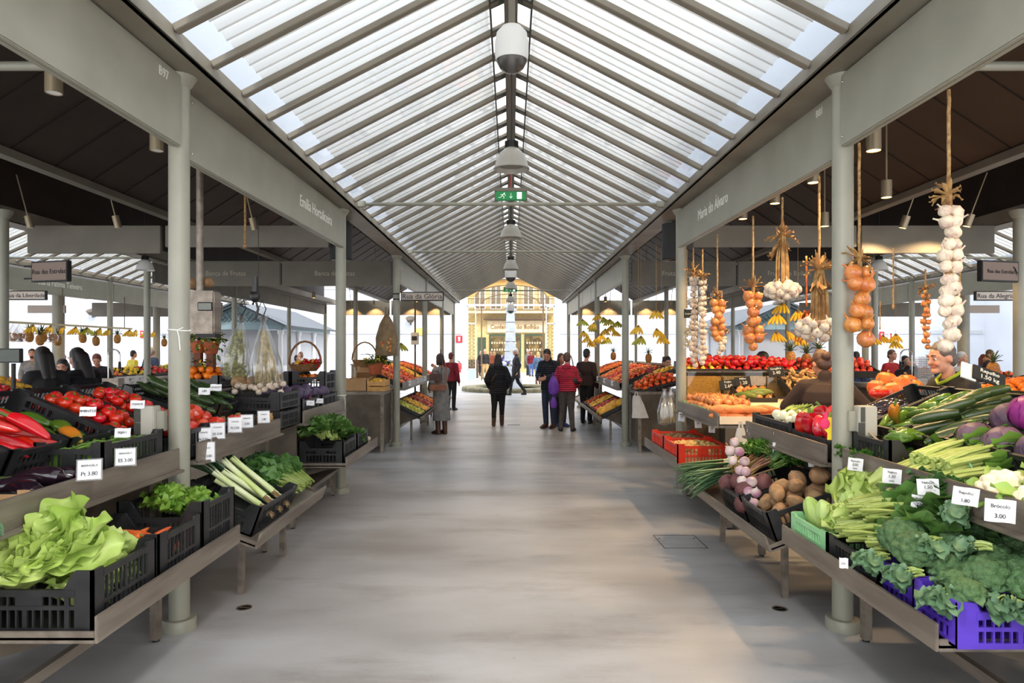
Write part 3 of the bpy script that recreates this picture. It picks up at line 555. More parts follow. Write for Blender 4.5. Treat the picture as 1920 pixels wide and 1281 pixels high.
for s, nm in ((-1, 'left'), (1, 'right')):
    # backs of the boards closing the near block
    a = sorted((s*6.10, s*4.42)); fascia((a[0], 8.62), (a[1], 8.62), 2.90, 3.25, 1, [paintd], 'dark back of a stall board high on the far %s, over the parallel street' % nm)
    a = sorted((s*4.36, s*2.3)); fascia((a[0], 8.62), (a[1], 8.62), 2.98, 3.25, 1, [paintd], 'dark back of a stall board between the first two columns on the %s' % nm)
    # long inner fascia at the back of the far block (lit brown) and its end boards
    if s < 0: fascia((-6.4, 23.5), (-6.4, 12.2), 2.887, 3.25, 1, [paintd], 'long brown board along the back of the far stalls on the left')
    else: fascia((6.4, 12.2), (6.4, 23.5), 2.887, 3.25, 1, [paintd], 'long brown board along the back of the far stalls on the right')
    for k, (xa, xb) in enumerate(((6.10, 4.22), (4.16, 2.1))):
        a = sorted((s*xa, s*xb)); fascia((a[0], 23.75), (a[1], 23.75), 2.887, 3.40, 1, [paintd], 'lamp-lit brown board closing the far stalls on the %s, %s half' % (nm, ('outer', 'aisle-side')[k]))
    x = s*9.25
    segs = ((11.2, 15.62, 'Frutaria Fátima Teixeira' if s < 0 else None), (15.88, 19.7, 'Frutaria' if s < 0 else None))
    for k, (ya, yb, wd) in enumerate(segs):
        ws = [(wd, .17, .62 if k == 0 else .9, .52, signw)] if wd else []
        if wd: lab = 'pale fascia board lettered %s across the parallel street' % wd
        else: lab = 'blank pale fascia board across the parallel street on the right, %s' % ('nearer' if k == 0 else 'farther')
        if s < 0: fascia((x, ya), (x, yb), 2.80, 3.22, 1, ws, lab)
        else: fascia((x, yb), (x, ya), 2.80, 3.22, 1, ws, lab)
    if s < 0: fascia((-13.5, 22.), (-9.3, 22.), 2.75, 3.2, 1, [paintd], 'brown board closing the outer fruit stall on the left')
    else: fascia((9.3, 22.), (13.5, 22.), 2.75, 3.2, 1, [paintd], 'brown board closing the outer fruit stall on the right')
# hanging street signs
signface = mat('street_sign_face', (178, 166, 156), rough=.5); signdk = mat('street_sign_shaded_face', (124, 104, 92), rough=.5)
def street(p, w, h, words, label, fm, face='cam', rz=0., size=.13, arrow=False, bar=True):
    root = thing('street_sign', label, 'street sign', p); root.rotation_euler = (0, 0, rz)
    b = MB(); b.box(-w/2, -.03, -h/2, w/2, .03, h/2); b.build('frame', dark, root, bev=.004)
    b = MB(); b.box(-w/2+.018, -.034, -h/2+.018, w/2-.018, -.03, h/2-.018); b.build('face', fm, root, smooth=False)
    text(words, size, ink, T(0, -.036, -.005) @ FACE['cam'], root)
    if arrow:
        b = MB(); b.add([(w*.36, -.037, .02), (w*.44, -.037, -.06), (w*.40, -.037, .05)], [(0, 1, 2)]); b.bar((w*.33, -.037, .06), (w*.45, -.037, -.02), .012, .002); b.build('arrow', ink, root)
    b = MB()
    for zz in (h*.3, -h*.3):
        if bar: b.bar((-w/2-.02, 0, zz), (-w/2-.14, 0, zz), .02, .02)
    if bar: b.build('bracket', dark, root)
p = P(792, 556, 11.85); street(p, .745, .155, 'Rua da Glória', 'grey street sign reading Rua da Glória on the third left column', signface, size=.125)
street((-5.52, 8.2, H+.94), .56, .25, 'Rua das Estrelas', 'brown street sign reading Rua das Estrelas, the one on the left', signdk, rz=-.28, size=.080)
street((5.60, 7.85, H+.90), .56, .24, 'Rua das Estrelas', 'brown street sign reading Rua das Estrelas, the one on the right', signdk, rz=.28, size=.062, arrow=True, bar=False)
p = P(50, 554, 12.2); street(p, .72, .17, 'Rua da Liberdade', 'pale street sign reading Rua da Liberdade under the left board', signface, size=.10, bar=False)
p = P(1864, 555, 11.8); street(p, .68, .165, 'Rua da Alegria', 'pale street sign reading Rua da Alegria under the right board', signface, size=.108, bar=False)
for s, px in ((-1, 88), (1, 1838)):
    p = P(px, 580, 17.5); o = thing('street_sign', 'blank brown back of a street sign high on the %s' % ('left' if s < 0 else 'right'), 'street sign', p); b = MB(); b.box(-.48, -.03, -.1, .48, .03, .1); b.build('face', signface, o, bev=.005)
# ================================================================ produce, one of each kind with its parts
def M_(n, *a, **k): return mat(n, *a, **k)
redm = M_('tomato_skin', (212, 40, 22), (190, 26, 16), rough=.22, scale=14, rnd=.16, coat=.3)
orredm = M_('ribbed_tomato_skin', (222, 74, 44), (206, 46, 26), rough=.25, scale=14, rnd=.10, coat=.3)
pepm = M_('red_pepper_skin', (205, 22, 20), (176, 12, 14), rough=.18, scale=9, rnd=.12, coat=.4)
gpepm = M_('green_pepper_skin', (92, 122, 34), (66, 100, 30), rough=.2, scale=9, rnd=.2, coat=.4)
stemg = M_('green_stalk', (96, 128, 52), (74, 104, 40), rough=.6, scale=20)
eggm = M_('eggplant_skin', (42, 24, 34), (28, 16, 26), rough=.15, scale=6, rnd=.12, coat=.5)
courm = M_('courgette_skin', (40, 58, 30), (62, 82, 40), rough=.3, scale=34, rnd=.2, stretch=(6, 1, 6))
carm = M_('carrot_skin', (226, 108, 48), (204, 88, 36), rough=.5, scale=30, stretch=(1, 8, 1), rnd=.1)
potm = M_('potato_skin', (158, 124, 88), (128, 98, 66), rough=.75, scale=24, bump=.25, rnd=.14)
ypotm = M_('small_potato_skin', (210, 174, 104), (188, 148, 84), rough=.65, scale=24, bump=.1, rnd=.12)
kiwim = M_('kiwi_skin', (128, 98, 66), (106, 78, 50), rough=.85, scale=40, bump=.2, rnd=.15)
onim = M_('onion_skin', (206, 136, 72), (178, 100, 46), rough=.28, scale=9, stretch=(5, 5, 1), rnd=.16, coat=.25, bump=.05)
ronim = M_('red_onion_skin', (124, 40, 62), (98, 28, 50), rough=.3, scale=9, stretch=(5, 5, 1), rnd=.16, coat=.2)
garm = M_('garlic_skin', (212, 198, 176), (176, 148, 138), rough=.6, scale=10, stretch=(5, 5, 1), rnd=.10, lo=.42, hi=.72)
drym = M_('dried_husk', (186, 148, 92), (134, 94, 52), rough=.85, scale=16, rnd=.15)
lettm = M_('lettuce_leaf', (158, 188, 78), (200, 216, 132), rough=.45, scale=5, trans=.3, rnd=.08, detail=6)
lettd = M_('dark_lettuce_leaf', (104, 150, 50), (138, 172, 66), rough=.45, scale=6, trans=.3)
hearm = M_('lettuce_heart_leaf', (206, 218, 140), (176, 202, 92), rough=.5, scale=5, trans=.25)
cabm = M_('pointed_cabbage_leaf', (166, 198, 104), (194, 216, 138), rough=.45, scale=4, trans=.2, rnd=.06)
greenm = M_('greens_leaf', (72, 112, 48), (96, 136, 66), rough=.5, scale=6, trans=.2, rnd=.12)
greend = M_('dark_greens_leaf', (58, 96, 44), (44, 76, 36), rough=.48, scale=6, trans=.15, rnd=.12)
blueg = M_('brassica_leaf', (84, 118, 84), (106, 140, 104), rough=.5, scale=6, trans=.15, rnd=.1)
parsm = M_('herb_leaf', (62, 110, 38), (86, 132, 48), rough=.55, scale=12, trans=.2, rnd=.1)
stalkm = M_('pale_stalk', (176, 190, 116), (146, 168, 84), rough=.45, scale=12, stretch=(8, 1, 8), rnd=.08)
leekw = M_('leek_shaft', (226, 230, 194), (186, 204, 122), rough=.4, scale=4, rnd=.05)
leekg = M_('leek_leaf', (78, 112, 84), (104, 138, 96), rough=.42, scale=10, stretch=(8, 1, 8), trans=.1, rnd=.12)
rootm = M_('root_fibre', (188, 158, 118), (150, 118, 78), rough=.9, scale=20)
brocm = M_('broccoli_floret', (74, 106, 62), (54, 84, 48), rough=.7, scale=60, bump=.6, bscale=140, rnd=.10)
caulm = M_('cauliflower_curd', (236, 228, 204), (224, 208, 170), rough=.65, scale=22, bump=.3, bscale=90)
rcabm = M_('red_cabbage_leaf', (82, 62, 84), (108, 84, 102), rough=.5, scale=5, stretch=(1, 1, 3), rnd=.12)
rcabv = M_('bright_red_cabbage_leaf', (140, 40, 122), (112, 26, 98), rough=.4, scale=5)
turnm = M_('turnip_skin', (206, 188, 184), (168, 108, 136), rough=.4, scale=6, rnd=.08, lo=.45, hi=.62)
beetm = M_('beetroot_skin', (112, 70, 66), (90, 52, 54), rough=.7, scale=16, rnd=.12, bump=.15)
swpotm = M_('sweet_potato_skin', (216, 134, 78), (196, 108, 60), rough=.6, scale=18, rnd=.1, bump=.15)
ginm = M_('ginger_skin', (206, 166, 106), (180, 138, 82), rough=.7, scale=18, rnd=.1)
banm = M_('banana_skin', (228, 184, 48), (206, 158, 34), rough=.42, scale=14, rnd=.10, lo=.4, hi=.75)
gbanm = M_('green_banana_skin', (156, 160, 52), (184, 172, 56), rough=.42, scale=10, rnd=.12)
pinm = M_('pineapple_skin', (190, 132, 52), (130, 84, 34), rough=.6, scale=46, bump=.6, rnd=.12)
pinl = M_('pineapple_leaf', (78, 96, 56), (56, 76, 44), rough=.55, scale=14)
orm = M_('orange_peel', (240, 132, 26), (232, 112, 18), rough=.4, scale=40, bump=.06, rnd=.08)
khakim = M_('persimmon_skin', (238, 98, 34), (226, 76, 26), rough=.25, scale=8, rnd=.1, coat=.2)
appm = M_('red_apple_skin', (190, 46, 36), (214, 120, 56), rough=.28, scale=6, rnd=.14, coat=.2, lo=.45, hi=.75)
gappm = M_('green_pear_skin', (184, 186, 70), (206, 196, 92), rough=.35, scale=8, rnd=.14)
yelm = M_('yellow_fruit_skin', (238, 190, 62), (226, 164, 46), rough=.35, scale=10, rnd=.12)
punm = M_('pumpkin_skin', (222, 116, 32), (206, 92, 24), rough=.45, scale=8, rnd=.1)
peachm = M_('peach_skin', (232, 150, 84), (214, 96, 58), rough=.55, scale=6, rnd=.14)

def LM(o, yaw=0., pitch=0., roll=0., s=1.): return T(o) @ RZ(yaw) @ RX(pitch) @ RY(roll) @ S(s)
def PT(b, name, m, label, cat, smooth=True): return tag(b.build(name, m, None, smooth), label, cat)
def ell(rx, n=12, k=8, rz=None, fl=0.):
    rz = rz or rx; return [(rx*math.sin(math.pi*i/k)**(1-fl) if 0 < i < k else 0, -rz*math.cos(math.pi*i/k)) for i in range(k+1)]
def tomato(r, m, lobes, amp, name='tomato', flat=.8, n=20):
    pr = []
    for i in range(11):
        a = math.pi*i/10; z = -math.cos(a)*r*flat; rr = r*math.sin(a)
        if i >= 9: z -= r*.16*(i-8)
        pr.append((rr if 0 < i < 10 else 0, z))
    o = PT(MB().lathe(pr, n, None, lobes, amp), name, m, '', 'tomato')
    c = MB()
    for k in range(5): c.leaf(r*.62, r*.24, LM((0, 0, r*flat*.80), k*1.257, -.12), curl=-.25, cup=.1, nx=3, ny=4)
    c.cyl((0, 0, r*flat*.78), (r*.06, 0, r*flat*1.05), r*.07, n=6); c.build('calyx', stemg, o); return Proto(o)
PR = {}
PR['tomato'] = tomato(.037, redm, 5, .035)
PR['bigtom'] = tomato(.062, orredm, 6, .05)
PR['ribtom'] = tomato(.092, orredm, 11, .09, flat=.72, n=44)
def pepper(L, r, m, lobes=4, amp=.10, taper=.55, cat='pepper', bend=.0):
    pr = []
    for i in range(11):
        t = i/10; rr = r*(taper+(1-taper)*t)*math.sin(math.pi*min(1, .06+t*.94+.02))**.42 if i < 10 else 0
        pr.append((0 if i == 0 else rr, L*(t-.5) - (L*.10 if i == 10 else 0)))
    b = MB().lathe(pr, 20, None, lobes, amp)
    b.v = [(x+bend*(z/L)**2*L, y, z) for x, y, z in b.v]
    o = PT(b, 'pepper', m, '', cat)
    MB().tube([(bend*L*.2, 0, L*.38), (bend*L*.25, 0, L*.5), (bend*L*.25+.012, .0, L*.62)], [r*.2, r*.14, r*.17], 8).build('stem', stemg, o); return Proto(o)
PR['bell'] = pepper(.125, .050, pepm)
PR['longpep'] = pepper(.21, .042, pepm, 3, .09, .35, bend=.35)
PR['greenpep'] = pepper(.17, .045, gpepm, 3, .10, .4, bend=.4)
PR['orangepep'] = pepper(.17, .045, M_('turning_pepper_skin', (216, 120, 34), (112, 112, 34), rough=.2, scale=5, coat=.3), 3, .10, .4, bend=.4)
def eggplant():
    L = .25; pts = []; rs = []
    for i in range(12):
        t = i/11; pts.append((0, (t-.5)*L, .018*math.sin(math.pi*t))); rs.append(max(.004, .052*math.sin(math.pi*(t**.62)*.97+.03)**.6 * (1-.30*t)))
    o = PT(MB().tube(pts, rs, 14), 'eggplant', eggm, '', 'eggplant')
    c = MB()
    for k in range(5): c.leaf(.05, .03, T(0, L*.5, .0) @ RX(-math.pi/2) @ RX(math.pi) @ RZ(k*1.257) @ RX(-1.2), curl=-.3, nx=3, ny=4)
    c.tube([(0, L*.47, 0), (0, L*.56, .004), (.004, L*.64, .01)], [.018, .011, .009], 8); c.build('calyx', M_('eggplant_calyx', (78, 92, 50), rough=.6), o); return Proto(o)
PR['eggplant'] = eggplant()
def longveg(name, cat, L, r, m, bend=.02, endm=None, t0=.5, n=12, pw=.3):
    pts = []; rs = []
    for i in range(11):
        t = i/10; pts.append((bend*math.sin(math.pi*t), (t-.5)*L, 0)); rs.append(max(r*.12, r*(1-(1-t0)*(1-t))*math.sin(math.pi*(.04+.92*t))**pw))
    o = PT(MB().tube(pts, rs, n), name, m, '', cat)
    if endm: MB().tube([(0, L*.485, 0), (0, L*.55, .003)], [r*.35, r*.3], 8).build('stem', endm, o)
    return Proto(o)
PR['courgette'] = longveg('courgette', 'courgette', .24, .030, courm, .012, stemg, .92)
PR['bigcour'] = longveg('courgette', 'courgette', .30, .045, courm, .014, stemg, .92)
PR['carrot'] = longveg('carrot', 'carrot', .20, .024, carm, .004, stemg, .35)
PR['swpot'] = longveg('sweet_potato', 'sweet potato', .21, .040, swpotm, .014, None, .7, pw=.7)
PR['greensq'] = longveg('green_squash', 'squash', .24, .055, M_('green_squash_skin', (70, 92, 30), (104, 116, 44), rough=.4, scale=12, rnd=.1), .02, stemg, .8, pw=.6)
def lump(name, cat, r, m, sc=(1, 1.25, .85), amt=.10, sd=0., n=14):
    b = MB().ball((0, 0, 0), r, n, sc)
    b.v = [tuple(V(v)*(1+amt*noise.noise(V(v)/r*1.1+V((sd, sd, 3))))) for v in b.v]
    return Proto(PT(b, name, m, '', cat))
PR['potato'] = lump('potato', 'potato', .052, potm, amt=.22); PR['potato2'] = lump('potato', 'potato', .040, potm, (1, 1.4, .9), .25, 5)
PR['ypot'] = lump('small_potato', 'potato', .026, ypotm, (1, 1.2, .9), .12, 2, 10); PR['kiwi'] = lump('kiwi_fruit', 'kiwi', .029, kiwim, (1, 1.3, .9), .05, 2, 10)
PR['beet'] = lump('beetroot', 'beetroot', .058, beetm, (1, 1.2, .95), .18, 8)
def bulb(name, cat, r, m, neck=.9, lobes=0, amp=0., n=16, neckm=None, root=True):
    pr = [(0, -r*.86), (r*.34, -r*.84), (r*.72, -r*.62), (r*.96, -r*.18), (r*.98, r*.16), (r*.80, r*.55), (r*.45, r*.82), (r*.17, r*1.02), (r*.10, r*(1.02+neck*.4)), (r*.13, r*(1.05+neck*.6)), (0, r*(1.05+neck*.6))]
    o = PT(MB().lathe(pr, n, None, lobes, amp), name, m, '', cat)
    if root:
        b = MB()
        for k in range(7): b.tube([(0, 0, -r*.83), (r*.16*math.cos(k*.9), r*.16*math.sin(k*.9), -r*1.0)], [r*.05, r*.015], 4)
        b.build('roots', rootm, o)
    return Proto(o)
PR['onion'] = bulb('onion', 'onion', .042, onim); PR['ronion'] = bulb('red_onion', 'onion', .040, ronim); PR['garlic'] = bulb('garlic_bulb', 'garlic', .030, garm, 1.2, 8, .05, 16)
PR['turnip'] = bulb('turnip', 'turnip', .040, turnm, .3)
def rnd(name, cat, r, m, dip=True, n=12, stem=None, flat=.92):
    pr = ell(r, k=8, rz=r*flat)
    if dip: pr = pr[:-2]+[(pr[-2][0]*.75, pr[-2][1]+r*.03), (0, pr[-1][1]-r*.14)]
    o = PT(MB().lathe(pr, n), name, m, '', cat)
    if stem: MB().tube([(0, 0, r*.72), (r*.06, 0, r*1.05)], r*.06, 5).build('stem', stem, o)
    return Proto(o)
brown = M_('fruit_stem', (98, 72, 46), rough=.8)
PR['orange'] = rnd('orange', 'orange', .038, orm, False); PR['apple'] = rnd('apple', 'apple', .036, appm, stem=brown); PR['peach'] = rnd('peach', 'peach', .036, peachm)
PR['yellow'] = rnd('yellow_fruit', 'fruit', .042, yelm, stem=brown); PR['mango'] = lump('mango', 'mango', .05, M_('mango_skin', (224, 150, 48), (176, 150, 60), rough=.35, scale=5, rnd=.12), (1, 1.3, .9), .06, 4)
PR['melon'] = lump('melon', 'melon', .085, M_('melon_skin', (232, 176, 60), (216, 150, 44), rough=.5, scale=14, bump=.1, rnd=.06), (1, 1.15, 1), .04, 4)
def persimmon():
    o = PT(MB().lathe(ell(.040, k=8, rz=.032), 12, None, 4, .03), 'persimmon', khakim, '', 'persimmon'); c = MB()
    for k in range(4): c.leaf(.028, .02, LM((0, 0, .031), k*1.57+.4, .1), curl=.2, nx=3, ny=4)
    c.build('calyx', M_('persimmon_calyx', (110, 112, 62), rough=.7), o); return Proto(o)
PR['khaki'] = persimmon()
b = MB().lathe([(0, -.034), (.024, -.03), (.036, -.008), (.031, .014), (.017, .034), (.011, .046), (0, .048)], 12); o = PT(b, 'pear', gappm, '', 'pear'); MB().tube([(0, 0, .045), (.004, 0, .066)], .003, 5).build('stem', brown, o); PR['pear'] = Proto(o)
b = MB().lathe(ell(.030, k=8, rz=.034)[:-1]+[(.008, .038), (0, .042)], 10); PR['lemon'] = Proto(PT(b, 'lemon', M_('lemon_peel', (226, 204, 60), (214, 186, 44), rough=.4, scale=30, rnd=.08), '', 'lemon'))
def pumpkin():
    o = PT(MB().lathe([(0, -.06), (.05, -.075), (.095, -.045), (.105, .0), (.092, .05), (.05, .078), (.018, .066), (0, .06)], 36, None, 9, .06), 'pumpkin', punm, '', 'pumpkin')
    MB().tube([(0, 0, .06), (.004, 0, .085), (.02, 0, .105)], [.016, .011, .013], 8).build('stem', M_('pumpkin_stem', (128, 104, 58), rough=.8), o); return Proto(o)
PR['pumpkin'] = pumpkin()
def banana(n=5, L=.17, r=.017, m=banm, hang=True):
    b = MB()
    for k in range(n):
        a = (k-(n-1)/2)*.34; pts = []; rs = []
        for i in range(8):
            t = i/7; an = t*1.35; z = -L*t*(1.05-.35*t); out = .125*math.sin(an)*.9; pts.append((out*math.sin(a)*1.1+.010*(k-(n-1)/2), -out*math.cos(a)*.9-.004, z)); rs.append(r*(.35 if i == 0 else .55 if i == 1 else 1 if i < 6 else .75 if i == 6 else .25))
        b.tube(pts, rs, 7)
    o = PT(b, 'banana_bunch', m, '', 'bananas'); c = MB(); c.tube([(0, 0, .018), (0, -.002, -.02)], [.010, .016+.003*n], 8); c.build('crown_stem', M_('banana_crown', (120, 92, 46), rough=.8), o); return Proto(o)
PR['banana'] = banana(); PR['gbanana'] = banana(6, m=gbanm)
def pineapple():
    b = MB(); pr = ell(.058, k=12, rz=.085, fl=.35); b.lathe(pr, 20, None, 10, .03); o = PT(b, 'pineapple', pinm, '', 'pineapple'); c = MB()
    for ring, (nn, pi, L) in enumerate(((8, .55, .085), (7, .95, .11), (5, 1.25, .13))):
        for k in range(nn): c.leaf(L, .018, LM((0, 0, .08), k*6.283/nn+ring*.4, pi), curl=-.5+.2*ring, cup=.3, nx=3, ny=5, tip=0)
    c.build('leaf_crown', pinl, o); return Proto(o)
PR['pineapple'] = pineapple()
def ginger():
    b = MB()
    for k in range(6): b.ball((U(-.05, .05), U(-.02, .02), U(-.01, .015)), U(.014, .022), 8, (1.6, 1, .9))
    return Proto(PT(b, 'ginger_root', ginm, '', 'ginger'))
PR['ginger'] = ginger()
# ---- leafy heads and bunches
def lettuce(n=22, L=.20, W=.19, m=lettm, ruf=.10, heart=True, open_=1., sd=1):
    r = random.Random(sd); b = MB()
    for k in range(n):
        t = k/n; pitch = (.25+1.15*t**.8)/open_; b.leaf(L*(.72+.35*(1-abs(t-.4))), W*(.75+.3*r.random()), LM((0, 0, -.02), k*2.4+r.uniform(-.2, .2), pitch, r.uniform(-.25, .25)) @ T(0, .012, 0), curl=.75 if t > .3 else -.15, cup=.16, ruf=ruf*(1.2-.4*t), fr=8+4*r.random(), ph=r.uniform(0, 6), nx=13, ny=32, tip=.9, base=.4)
    o = PT(b, 'lettuce', m, '', 'lettuce')
    if heart:
        c = MB(); 
        for k in range(11): c.leaf(L*(.62+.1*(k % 3)), W*.34, LM((0, 0, -.034), k*.571, .16+.08*(k % 3)) @ T(0, .008, 0), curl=.75, cup=.30, ruf=.04, nx=7, ny=9, tip=.8, base=.3)
        c.ball((0, 0, -.02), .022, 10); c.build('heart', hearm, o)
    return Proto(o)
PR['lettuce'] = lettuce(); PR['curly'] = lettuce(26, .18, .13, lettd, .22, False, .9, 4)
def romaine():
    r = random.Random(3); b = MB()
    for k in range(26): b.leaf(.30*(.8+.3*r.random()), .17, LM((r.uniform(-.02, .02), -.12, r.uniform(-.02, .03)), r.uniform(-.62, .62), r.uniform(-.05, .75), r.uniform(-.9, .9)), curl=r.uniform(-.5, .3), cup=.2, ruf=.13, fr=9, ph=k, nx=13, ny=34, tip=.9, base=.25)
    o = PT(b, 'lettuce', lettm, '', 'lettuce'); c = MB()
    for k in range(10): c.leaf(.17, .05, LM((r.uniform(-.02, .02), -.16, r.uniform(-.01, .04)), r.uniform(-.4, .4), r.uniform(0, .5)), curl=.1, cup=.4, nx=5, ny=5, tip=.6)
    c.ball((0, -.155, .01), .03, 10, (1, .7, 1)); c.build('heart', hearm, o); return Proto(o)
PR['romaine'] = romaine()
def wrapped(r, sc, m, name, cat, nl=9, point=.0, vein=None, sd=2, ruf=.03):
    rr = random.Random(sd); b = MB(); pr = [(r*math.sin(math.pi*i/12)*(1-point*(i/12)**1.5) if 0 < i < 12 else 0, -r*sc*math.cos(math.pi*i/12)) for i in range(13)]
    b.lathe(pr, 24); o = PT(b, name, m, '', cat); c = MB()
    for k in range(nl):      # outer leaves wrapping the head, slightly lifted
        a = k*6.283/nl*1.0+rr.uniform(-.2, .2); w = .85+rr.random()*.25; vs = []; nx, ny = 7, 9
        for i in range(ny):
            t = i/(ny-1); th = math.pi*(.12+(.70+rr.random()*.01)*t); rad = r*math.sin(th)*(1-point*(th/math.pi)**1.5)
            for j in range(nx):
                u = -1+2*j/(nx-1); ww = w*math.sin(math.pi*(.12+.80*t))**.6; lift = 1.03+.05*u*u+.10*max(0, t-.75)+ruf*math.sin(9*u+7*t+k)*abs(u)
                vs.append((rad*lift*math.cos(a+u*ww*.62), rad*lift*math.sin(a+u*ww*.62), -r*sc*math.cos(th)*(1.02+.02*u*u)))
        c.add(vs, [(i*nx+j, i*nx+j+1, (i+1)*nx+j+1, (i+1)*nx+j) for i in range(ny-1) for j in range(nx-1)])
    c.build('outer_leaves', vein or m, o); return Proto(o)
PR['pcab'] = wrapped(.075, 1.65, cabm, 'pointed_cabbage', 'cabbage', 7, .42, sd=5, ruf=.06)
PR['rcab'] = wrapped(.092, .95, rcabm, 'red_cabbage', 'cabbage', 8, .05, sd=6)
PR['vcab'] = wrapped(.092, .95, rcabv, 'red_cabbage', 'cabbage', 6, .05, sd=7)
PR['scab'] = wrapped(.070, .95, M_('plum_cabbage_leaf', (64, 50, 78), (88, 70, 98), rough=.45, scale=5, rnd=.12), 'red_cabbage', 'cabbage', 6, .05, sd=8)
def dome(r, m, name, cat, bumps, brow, leaves, lm, sub=4):
    rr = random.Random(4); bm = bmesh.new(); bmesh.ops.create_icosphere(bm, subdivisions=sub, radius=1)
    cs = []
    for k in range(bumps):
        z = 1-1.35*(k+.5)/bumps; a = k*2.39996; q = math.sqrt(max(0, 1-z*z)); cs.append(V((q*math.cos(a), q*math.sin(a), z)))
    for v in bm.verts:
        d = sorted((v.co-c).length for c in cs[:])[:2]; cell = 1-min(1, d[0]/(2.1/math.sqrt(bumps)))**2
        f = 1+brow*(cell-.3)+.035*noise.noise(v.co*14)+.05*noise.noise(v.co*5)
        v.co = V((v.co.x*f, v.co.y*f, (v.co.z if v.co.z > 0 else v.co.z*.45)*f*.82))*r
    b = MB(); b.add([v.co[:] for v in bm.verts], [[v.index for v in f.verts] for f in bm.faces]); bm.free()
    o = PT(b, name, m, '', cat)
    c = MB(); c.tube([(0, 0, -r*.2), (0, 0, -r*.8), (.006, 0, -r*1.15)], [r*.42, r*.28, r*.26], 10); c.build('stalk', stalkm, o)
    if leaves:
        c = MB()
        for k in range(leaves): c.leaf(r*(1.25+.5*rr.random()), r*.85, LM((0, 0, -r*.42), k*6.283/leaves+rr.uniform(-.3, .3), rr.uniform(.35, .85)) @ T(0, r*.45, 0), curl=-.9+rr.random()*.7, cup=.2, ruf=.12, fr=7, ph=k, nx=9, ny=14, tip=.5)
        c.build('leaves', lm, o)
    return Proto(o)
PR['broc'] = dome(.088, brocm, 'broccoli', 'broccoli', 34, .20, 0, blueg, 5); PR['brocleaf'] = dome(.08, brocm, 'broccoli', 'broccoli', 30, .20, 5, blueg, 5)
PR['caul'] = dome(.095, caulm, 'cauliflower', 'cauliflower', 46, .26, 9, M_('cauliflower_leaf', (128, 166, 72), (160, 190, 100), rough=.5, scale=5, trans=.2), 5)
def bunch(name, cat, n, SL, LL, LW, sm, lm, spread=.5, sr=.006, ruf=.12, drop=.0, sd=1, flat=.45, band=False, dens=1, ny=13, tip=.55):
    """tied bunch lying along +y: stalks from the origin, leaves at their ends"""
    r = random.Random(sd); st = MB(); lf = MB()
    for k in range(n):
        x0 = r.uniform(-1, 1)*.045*math.sqrt(n/14); z0 = r.uniform(0, 1)*.045*math.sqrt(n/14); a = x0*6*spread+r.uniform(-.25, .25)*spread; up = r.uniform(-.05, .45)*flat+z0*1.5; L = SL*r.uniform(.8, 1.1)
        d = V((math.sin(a), math.cos(a), 0)); p0 = V((x0, r.uniform(-.02, .02), z0)); p1 = p0+d*L*.5+V((0, 0, L*.5*up)); p2 = p0+d*L+V((0, 0, L*(up*.8-drop*.3)))
        st.tube([p0, p1, p2], [sr*1.25, sr, sr*.7], 6)
        for e in range(dens):
            lf.leaf(LL*r.uniform(.75, 1.15), LW*r.uniform(.8, 1.2), LM(p2.lerp(p0, e*.16), -a+r.uniform(-.45, .45), up*.8-drop+r.uniform(-.3, .35), r.uniform(-.7, .7)), curl=r.uniform(-1.1, -.2), cup=.18, ruf=ruf, fr=7, ph=k+e, nx=9, ny=ny, tip=tip)
    o = PT(st, name, sm, '', cat); lf.build('leaves', lm, o)
    if band: MB().tube([(.055*math.cos(i*.5236)*math.sqrt(n/14), SL*.28, .022+.035*math.sin(i*.5236)) for i in range(13)], .0035, 5).build('tie_band', M_('green_tie', (120, 190, 150), rough=.5), o)
    return Proto(o)
PR['greens'] = bunch('greens_bunch', 'greens', 30, .20, .24, .13, M_('greens_stalk', (150, 164, 84), (120, 140, 62), rough=.5, scale=14), greenm, .9, .007, .12, .1, 2, ny=11, dens=2)
PR['dgreens'] = bunch('greens_bunch', 'greens', 26, .14, .20, .13, stemg, greend, 1.0, .006, .13, .1, 3, dens=2)
PR['bokchoy'] = bunch('chard_bunch', 'greens', 18, .12, .20, .13, stalkm, greenm, 1.1, .010, .12, .0, 5, flat=.9, dens=2)
PR['celery'] = bunch('celery_bunch', 'celery', 26, .34, .26, .15, stalkm, M_('celery_leaf', (86, 128, 48), (112, 152, 66), rough=.45, scale=5, trans=.2), .35, .012, .07, .05, 6, .3, band=True, ny=10)
PR['parsley'] = bunch('parsley_bunch', 'herbs', 40, .16, .055, .055, stemg, parsm, 1.3, .0028, .25, 0, 7, .7, dens=4, ny=5)
PR['beetgreens'] = bunch('beet_greens', 'greens', 22, .24, .14, .09, M_('beet_stalk', (150, 128, 62), (120, 70, 60), rough=.5, scale=9), greend, .8, .006, .15, .1, 8)
PR['bluegreens'] = bunch('brassica_leaves', 'greens', 14, .14, .18, .12, stalkm, blueg, 1.4, .007, .16, .25, 9, .8, ny=10)
